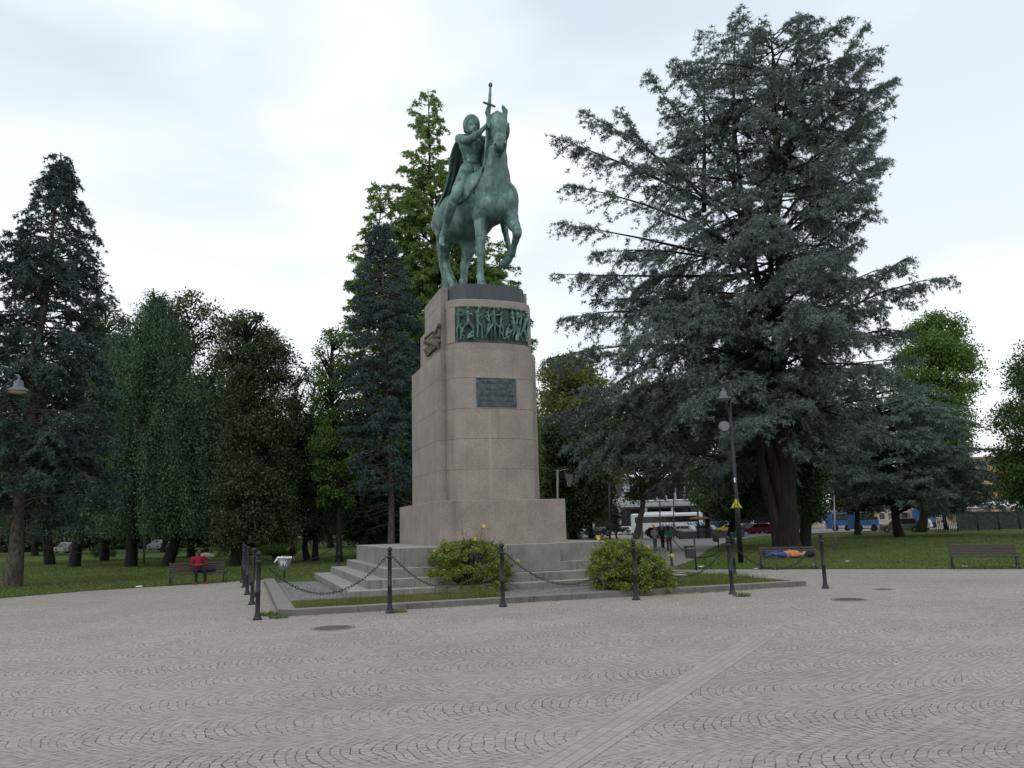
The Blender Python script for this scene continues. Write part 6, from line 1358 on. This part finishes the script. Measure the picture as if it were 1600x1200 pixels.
house('ochre block of flats showing between the pale cedar and the right-edge tree', 1535, 1720, 712, 170, (.42, .27, .10), (.25, .2, .15), 5, 8)
house('pinkish block glimpsed through the pale cedar', 1440, 1534, 752, 168, (.44, .30, .24), None, 4, 6)
house('low beige building behind the buses', 1265, 1438, 785, 172, (.40, .35, .29), None, 2, 10)
house('pale wall of a low building behind the trees left of the pedestal', 470, 640, 838, 128, (.46, .45, .43), (.3, .29, .28), 1, 7, depth=6)
rr = np.random.default_rng(31); nW = 90000; Pw = np.stack([-100+82*rr.random(nW), 128+10*rr.random(nW), np.zeros(nW)], 1); top_ = 9+3*np.sin(Pw[:, 0]*.35)+2*np.sin(Pw[:, 0]*.9+1); Pw[:, 2] = top_*rr.random(nW)**.8
V, Fq = leaf_quads(Pw, unit(rr.normal(size=(nW, 3))), np.full(nW, .8), np.full(nW, .45), rr, 0); tag(link('far_trees', npmesh('far_trees', V, Fq), LM['dark']), 'dark far belt of trees closing the park on the left', 'trees', kind='stuff')
# fence, marquee, wall, kiosk
ft = gnd(1463, 827.5); Yf = 95.0
def fence(x0, x1, Y, h_, label):
    a, b = BY(x0, Y), BY(x1, Y); t = empty('fence', ((a[0]+b[0])/2, Y, 0), label, 'fence'); n = int((b[0]-a[0])/2.2)
    MB().box(((a[0]+b[0])/2, Y, h_*.5+.05), (b[0]-a[0], .03, h_-.15)).build('mesh_panel', mat('green_netting', (.030, .042, .036), .9, .4, 3), t)
    for i in range(n+1): MB().tube([(a[0]+(b[0]-a[0])*i/n, Y-.05, 0), (a[0]+(b[0]-a[0])*i/n, Y-.05, h_+.1)], .05, 6).build('post', MT['iron'], t)
    m = MB(); m.box(((a[0]+b[0])/2, Y-.04, h_), (b[0]-a[0], .05, .06)); m.build('top_rail', MT['iron'], t)
fence(1497, 1760, Yf, 2.15, 'dark netted fence along the right end of the lawn')
a, b = BY(1462, Yf), BY(1496, Yf); t = empty('railing', ((a[0]+b[0])/2, Yf, 0), 'thin dark railing left of the netted fence', 'railing')
MB().box(((a[0]+b[0])/2, Yf, 2.0), (b[0]-a[0], .06, .06)).build('top_rail', MT['iron'], t)
for i in range(13): MB().tube([(a[0]+(b[0]-a[0])*i/12.5, Yf, 0), (a[0]+(b[0]-a[0])*i/12.5, Yf, 2.0)], .03, 5).build('bar', MT['iron'], t)
Ym = 108; x0, x1, z0, z1 = pbox(1540, 1700, 778, 797, Ym); t = empty('marquee', ((x0+x1)/2, Ym, 0), 'white ridged marquee roof above the netted fence', 'marquee')
mm = MB(); zr = z1; ze = z0+.3
mm.hexa([(x0, Ym-1, ze-.15), (x1, Ym-1, ze-.15), (x1, Ym+9, ze-.15), (x0, Ym+9, ze-.15), (x0, Ym-1, ze), (x1, Ym-1, ze), (x1, Ym+9, ze), (x0, Ym+9, ze)]); mm.build('valance', mat('pale_blue_sheet', (.32, .42, .47), .6), t)
mm = MB(); v_ = [mm.bm.verts.new(p) for p in ((x0, Ym-1, ze), (x1, Ym-1, ze), (x1, Ym+9, ze), (x0, Ym+9, ze), (x0+3.5, Ym+4, zr), (x1, Ym+4, zr))]
for f_ in ((0, 1, 5, 4), (2, 3, 4, 5), (3, 0, 4), (1, 2, 5), (3, 2, 1, 0)): mm.bm.faces.new([v_[i] for i in f_])
mm.build('canopy', MT['white'], t)
for i in range(8): MB().tube([(x0+(x1-x0)*i/7, Ym-1.05, 0), (x0+(x1-x0)*i/7, Ym-1.05, ze)], .05, 6).build('post', MT['iron'], t)
Yw = 96; x0, x1, z0, z1 = pbox(1062, 1163, 829.5, 838, Yw); tag(MB().box(((x0+x1)/2, Yw+.4, .42), (x1-x0, .8, .84), bevel=.03).build('low_wall', mat('dark_stone', (.05, .05, .052), .8, .2, 3)), 'low dark planter wall at the far end of the path', 'wall')
Yk = 88; x0, x1, z0, z1 = pbox(886, 908, 815, 840, Yk); t = empty('phone_kiosk', ((x0+x1)/2, Yk, 0), 'grey glazed double phone kiosk right of the pedestal base', 'kiosk'); xm_ = (x0+x1)/2; w_ = x1-x0
MB().box((xm_, Yk+.6, 2.35), (w_+.1, 1.3, .16), bevel=.03).build('roof', MT['white'], t); MB().box((xm_, Yk+1.15, 1.2), (w_, .05, 2.2)).build('back_panel', mat('kiosk_dark', (.05, .055, .06), .5), t); MB().box((xm_, Yk+.6, .15), (w_, 1.2, .3)).build('base', MT['iron'], t)
for i in range(3): MB().box((x0+w_*i/2, Yk+.02, 1.28), (.12, .1, 2.0)).build('frame_post', MT['steel'], t)
for i in range(2): MB().box((x0+w_*(i+.5)/2, Yk+.05, 1.3), (w_/2-.3, .02, 1.6)).build('glass', mat('kiosk_glass', (.10, .115, .12), .1, .2, 2, spec=.6), t)
MB().box((xm_, Yk+.02, 2.18), (w_, .08, .10)).build('lintel', MT['steel'], t); MB().box((xm_, Yk+.02, .36), (w_, .08, .10)).build('bottom_rail', MT['steel'], t)
# ================================================================== background greenery
def far_copies(src, items, group):
    for (x, Y, s, rz, lab) in items:
        o = copy_tree(src); q = BY(x, Y); p0 = np.array(src.location); o.location = Vector(tuple(q)); o.scale = (s, s, s*(.9+.2*((x*7) % 10)/10)); o.rotation_euler = (0, 0, rz); o['label'] = lab; o['group'] = group
src = broadleaf('park_tree', 'dense park tree on the far left edge beyond the grey building', BY(-40, 104), Env([(690, -55, -25), (720, -85, 0), (760, -95, 15), (800, -90, 10), (832, -75, -5)], 104), LM['dark'], seed=70, ncl=110, per=330, cr=1.6, leaf=.3, trunk_r=.3, group='park trees beyond the left lawn')
far_copies(src, [(60, 100, 1.15, 1, 'dense park tree behind the leftmost spruce trunk'), (165, 108, 1.2, 2.2, 'dense park tree beyond the hedge between the first weeping trunks'), (255, 100, 1.1, 3.3, 'dense park tree behind the two middle weeping trunks'), (345, 106, 1.3, 4.1, 'dense park tree behind the thick magnolia trunk'),
                 (430, 110, 1.35, 5.2, 'dense park tree above the dog walker'), (520, 100, 1.25, .6, 'dense park tree left of the bare spruce trunk, beyond the pale wall'), (585, 106, 1.3, 1.9, 'dense park tree directly behind the bare spruce trunk'), (640, 98, 1.3, 2.7, 'dense park tree hidden by the left edge of the pedestal'), (1240, 108, 1.25, 3.5, 'dense park tree behind the cedar trunk'),
                 (1150, 112, .9, 4.4, 'low park tree behind the lamp post'), (1480, 112, .85, 5.0, 'low park tree behind the railing'), (850, 112, 1.3, .3, 'dense park tree just right of the pedestal'), (925, 116, 1.1, 1.4, 'dense park tree behind the small conifer')], 'park trees beyond the left lawn')
def shrub(name, label, x, Y, w, h_, lm, seed, group=None, cr=.5, per=160, leaf=.14, cat='shrub'):
    b = BY(x, Y); e = Env([(835, x-5, x+5)], Y); e.z = np.array([.15, h_*.5, h_]); e.l = np.array([b[0]-w/2*.8, b[0]-w/2, b[0]-w*.2]); e.r = np.array([b[0]+w/2*.8, b[0]+w/2, b[0]+w*.2]); e.zmin, e.zmax = .15, h_
    return broadleaf(name, label, b, e, lm, seed=seed, ncl=max(12, int(w*10)), per=per, cr=cr, leaf=leaf, trunk_r=.05, shell=.2, group=group, cat=cat)
shrub('hedge', 'clipped dark hedge beyond the left lawn between two trunks', 160, 80, 3.6, 1.2, LM['dark'], 81, None, cat='hedge'); shrub('shrub', 'rounded green shrub at the left of three behind the man in red', 272, 78, 1.8, 1.3, LM['weep'], 82, 'shrubs behind the man in red')
shrub('shrub', 'rounded green shrub in the middle of three behind the man in red', 300, 79, 1.5, 1.1, LM['bush'], 83, 'shrubs behind the man in red'); shrub('shrub', 'rounded green shrub at the right of three behind the man in red', 323, 78, 1.6, 1.2, LM['weep'], 84, 'shrubs behind the man in red')
shrub('shrub', 'small green shrub behind the thick magnolia trunk', 352, 80, 2.2, 1.3, LM['green'], 85)
def tuft(name, label, c, n, L_, Wd, spread, lm, seed, cat='plant', parent=None, kind=None):
    r = np.random.default_rng(seed); a = r.random(n)*2*np.pi; rr = spread*np.sqrt(r.random(n)); P0 = np.array(c)+np.stack([rr*np.cos(a), rr*np.sin(a), 0*a], 1)
    D = unit(np.stack([np.cos(a)*.6*(rr/spread), np.sin(a)*.6*(rr/spread), np.ones(n)], 1)+r.normal(size=(n, 3))*.22); V, Fq = tri_blades(P0, D, L_*(.6+.5*r.random(n)), np.full(n, Wd), r)
    o = link(name, npmesh(name, V, Fq), lm, parent); tag(o, label, cat); return o
gc = BY(432, 74); tuft('ornamental_grass', 'big mound of tall ornamental grass behind the dog walker', gc, 2600, 1.7, .05, 1.7, LM['green'], 91); gc = BY(410, 76); tuft('ornamental_grass', 'smaller ornamental grass clump left of the big mound', gc, 1500, 1.0, .05, 1.5, LM['grass'], 92)
rk = BY(322, 72); tag(sculpt('rock', [('e', rk+[0, 0, .15], (.55, .4, .3), None, .1), ('e', rk+[.4, .1, .1], (.4, .3, .22), None, .1), ('e', rk+[-.35, 0, .08], (.35, .3, .2), None, .1)], .05, mat('pale_rock', (.4, .39, .36), .9, .25, 3), None), 'pale rock on the lawn behind the man in red', 'rock')
# ================================================================== front bushes
def bush(label, rows, pb, seed, ncl, flowers):
    b = gnd(*pb); Y = b[1]; e = Env(rows, Y); e.zmin = max(e.zmin, .1)
    t = broadleaf('flowering_bush', label, b, e, LM['bush'], seed=seed, ncl=int(ncl*1.9), per=560, cr=.27, leaf=.062, trunk_r=.03, shell=.25, cat='bush', group='flowering bushes on the kerb island', stems=5, aspect=.55, stemgap=.05)
    r = np.random.default_rng(seed); fy = mat('yellow_petals', (.72, .50, .03), .6, .1); pr_ = []
    sl, sr_, V_, F_ = [], [], [], []; n0 = 0
    ys_ = [q[0] for q in rows]; flowers = list(flowers)
    for _ in range(46):
        yy = rows[0][0]+(rows[-1][0]-rows[0][0])*r.random()**1.3; xl_, xr_ = np.interp(yy, ys_, [q[1] for q in rows]), np.interp(yy, ys_, [q[2] for q in rows]); sx = r.random()
        flowers.append(((xl_-8*r.random() if sx < .3 else xr_+8*r.random() if sx > .7 else xl_+(xr_-xl_)*r.random()), yy-(4+10*r.random()), 1 if r.random() < .06 else 0))
    for (x, y, big) in flowers:
        p = atY(x, y, Y+r.normal()*.25); o = np.array([b[0]+(p[0]-b[0])*.5, p[1], max(.5, p[2]-.65)]); ln_ = np.stack([o+(p-o)*q_+np.array([.03*math.sin(5*q_), 0, 0]) for q_ in np.linspace(0, 1, 6)]); sl.append(ln_); sr_.append(np.linspace(.006, .003, 6))
        k = 34; lp_ = o+(p-o)*r.random((k, 1))+r.normal(size=(k, 3))*.018; d = unit(r.normal(size=(k, 3))+[0, 0, .3]); v, f_ = leaf_quads(lp_, d, np.full(k, .06), np.full(k, .03), r); V_.append(v); F_.append(f_+n0); n0 += len(v)
        if big:
            m = MB()
            for q_ in range(5):
                a_ = q_*2*math.pi/5+r.random(); dd = np.array([math.cos(a_), -.5, math.sin(a_)]); m.box(p+dd*.034, (.045, .012, .045), rot=Matrix.Rotation(a_, 4, 'Y'), bevel=.005)
            m.build('flower', fy, t)
    v, f_ = tubes(sl, sr_, 5); link('stems', npmesh('stems', v, f_, True), MT['bark'], t); link('stem_leaves', npmesh('stem_leaves', np.concatenate(V_), np.concatenate(F_)), LM['bush'], t)
r = np.random.default_rng(5)
bush('flowering bush with yellow blooms in front of the left half of the steps', [(842, 705, 755), (853, 682, 785), (870, 668, 797), (890, 662, 806), (912, 664, 808), (932, 680, 800)], (735, 930), 101, 130,
     [(756, 822, 1), (742, 842, 1), (699, 858, 1), (688, 866, 1), (762, 854, 1), (722, 828, 0), (729, 833, 0), (776, 838, 0), (710, 846, 0), (748, 835, 0), (738, 850, 0), (770, 848, 0), (776, 922, 1), (725, 840, 0), (690, 850, 0)])
bush('wider flowering bush in front of the right end of the steps', [(843, 958, 990), (855, 930, 1015), (872, 916, 1035), (892, 912, 1050), (915, 918, 1060), (930, 930, 1050)], (985, 927), 102, 170,
     [(963, 842, 0), (978, 846, 0), (1012, 855, 1), (1024, 862, 0), (1035, 858, 0), (1050, 868, 1), (1042, 880, 1), (1055, 885, 0), (921, 862, 0), (1018, 880, 1), (1030, 900, 0), (940, 858, 0), (1003, 850, 0)])
# ================================================================== grass, leaves, litter
def scatter_tris(name, label, P0, L_, Wd, lm, seed, lean=.35):
    r = np.random.default_rng(seed); n = len(P0); D = unit(np.stack([r.normal(size=n)*lean, r.normal(size=n)*lean, np.ones(n)], 1)); V, Fq = tri_blades(P0, D, L_*(.5+.8*r.random(n)), Wd*(.7+.6*r.random(n)), r)
    o = link(name, npmesh(name, V, Fq), lm); tag(o, label, 'grass', kind='stuff'); return o
r = np.random.default_rng(17)
def isl_pts(n, u0, u1, v0, v1, z=KH-.02): return WA(np.stack([u0+(u1-u0)*r.random(n), v0+(v1-v0)*r.random(n), np.full(n, z)], 1))
P0 = np.concatenate([isl_pts(26000, 1.06, 5.3, 17.0, 18.66), isl_pts(24000, 8.25, 12.55, 17.0, 18.66), isl_pts(15000, 11.0, 12.55, 18.66, 22)])
o = scatter_tris('grass', 'short patchy grass growing inside the kerb island', P0, .075, np.full(len(P0), .014), LM['drygrass'], 4)
P1 = np.concatenate([isl_pts(2500, 9.3, 12.4, 17.5, 19.5), isl_pts(900, 4.2, 5.4, 17.0, 18.5)]); scatter_tris('grass', 'taller weeds growing at the right end of the kerb island', P1, .26, np.full(len(P1), .018), LM['grass'], 6)
def inpoly(P_, poly):
    x, y = P_[:, 0], P_[:, 1]; ins = np.zeros(len(P_), bool); n = len(poly)
    for i in range(n):
        x0, y0 = poly[i][:2]; x1, y1 = poly[(i+1) % n][:2]; c_ = ((y0 > y) != (y1 > y)) & (x < (x1-x0)*(y-y0)/(y1-y0+1e-12)+x0); ins ^= c_
    return ins
def lawn_pts(n, poly, Y0, Y1):
    px = r.random(n)*1640-20; Yv = Y0+(Y1-Y0)*r.random(n)**1.4; d = ray(0, 860); P_ = np.stack([(px-800)/F*Yv*1.02+Yv*.0, Yv, np.full(n, .014)], 1); return P_[inpoly(P_, poly)]
PL = np.concatenate([lawn_pts(170000, lawnL, 27, 75), lawn_pts(170000, lawnR, 27, 85)])
scatter_tris('grass', 'mown park grass on the two lawns', PL, .085, .022+.0004*PL[:, 1], LM['grass'], 9, .5)
# dry fallen leaves along the kerb
n = 900; uu = KU0+(KU1-KU0)*r.random(n); near = np.where(r.random(n) < .6, 8.5+2.8*r.random(n), uu); PLv = WA(np.stack([near, KV0-.03-.12*np.abs(r.normal(size=n)), np.full(n, .008)], 1)); D = unit(np.stack([r.normal(size=n), r.normal(size=n), .15*np.abs(r.normal(size=n))], 1))
V, Fq = leaf_quads(PLv, D, np.full(n, .05), np.full(n, .03), r, .8); tag(link('fallen_leaves', npmesh('fallen_leaves', V, Fq), leaf_mat('dry_leaves', (.16, .10, .04), (.30, .22, .09), 0, 3)), 'dry brown leaves lying along the foot of the kerb', 'leaves', kind='stuff')
for i, (x, y, s_, lab) in enumerate(((1097, 887, .14, 'crumpled pale wrapper on the grass beside the box litter bin'), (1182, 889.5, .07, 'small white scrap at the left leg of the sleeper bench'), (1272, 884, .07, 'white cup beside the right leg of the sleeper bench'), (1505, 886, .08, 'white paper scrap under the empty bench, left end'), (1588, 886, .09, 'white paper scrap under the empty bench, right end'),
                                  (1325, 878, .09, 'white scrap lying on the lawn right of the sleeper'), (1437, 840, .10, 'white scrap far out on the right lawn'), (219, 918, .13, 'pale crumpled bag at the edge of the left lawn'), (873, 944, .04, 'tiny white scrap on the paving before the middle kerb'))):
    p = gnd(x, y); rr_ = np.random.default_rng(i); pr_ = [('c', p+[rr_.normal()*s_*.6, rr_.normal()*s_*.4, .02+s_*.15], p+[rr_.normal()*s_*.6, rr_.normal()*s_*.4, .02+s_*.4*rr_.random()], s_*.25, s_*.1, s_*.1) for _ in range(6)]
    tag(sculpt('litter', pr_, max(s_*.12, .008), MT['paper'], None, k=s_*.1), lab, 'litter', 'scraps of litter')
def manhole(x, y, rad, lab):
    p = gnd(x, y); t = empty('manhole_cover', p, lab, 'manhole cover', 'manhole covers in the paving'); MB().lathe(p, [(rad+.07, -.02), (rad+.07, .006), (rad+.01, .006)], 40).build('frame', MT['kerb'], t)
    m = MB(); m.lathe(p, [(rad, -.01), (rad, .010)], 40)
    for i in range(-6, 7):
        for j in range(-6, 7):
            if math.hypot(i, j)*rad/7 < rad*.86: m.box(p+[i*rad/7, j*rad/7, .0125], (rad/13, rad/13, .005))
    m.build('lid', mat('cast_iron', (.13, .115, .10), .7, .3, 12, metal=.3), t)
manhole(520, 981.5, .40, 'round iron manhole cover left of the kerb corner bollard gap'); manhole(1327, 937, .36, 'round iron manhole cover right of the kerb end'); manhole(1380, 921, .2, 'small dark manhole cover far right beyond the larger one')

sl = gnd(1052, 903); tag(MB().box(sl+[0, 0, .13], (.9, .35, .12), rot=YAW, bevel=.02).build('stone_slab', MT['stone']), 'pale flat stone slab lying in the weeds behind the right bush', 'slab')
for i, (x, y, s_, lb) in enumerate(((420, 962, .16, 'yellowish weed growing at the left kerb corner'), (436, 966, .13, 'green weed right of the one at the left kerb corner'), (622, 957, .10, 'dry weed at the foot of the bollard left of the flowering bush'), (1158, 932, .14, 'dry weed right of the overlapping bollards'))):
    tuft('weed', lb, gnd(x, y), 130, s_, .02, .22, LM['grass'], 200+i)
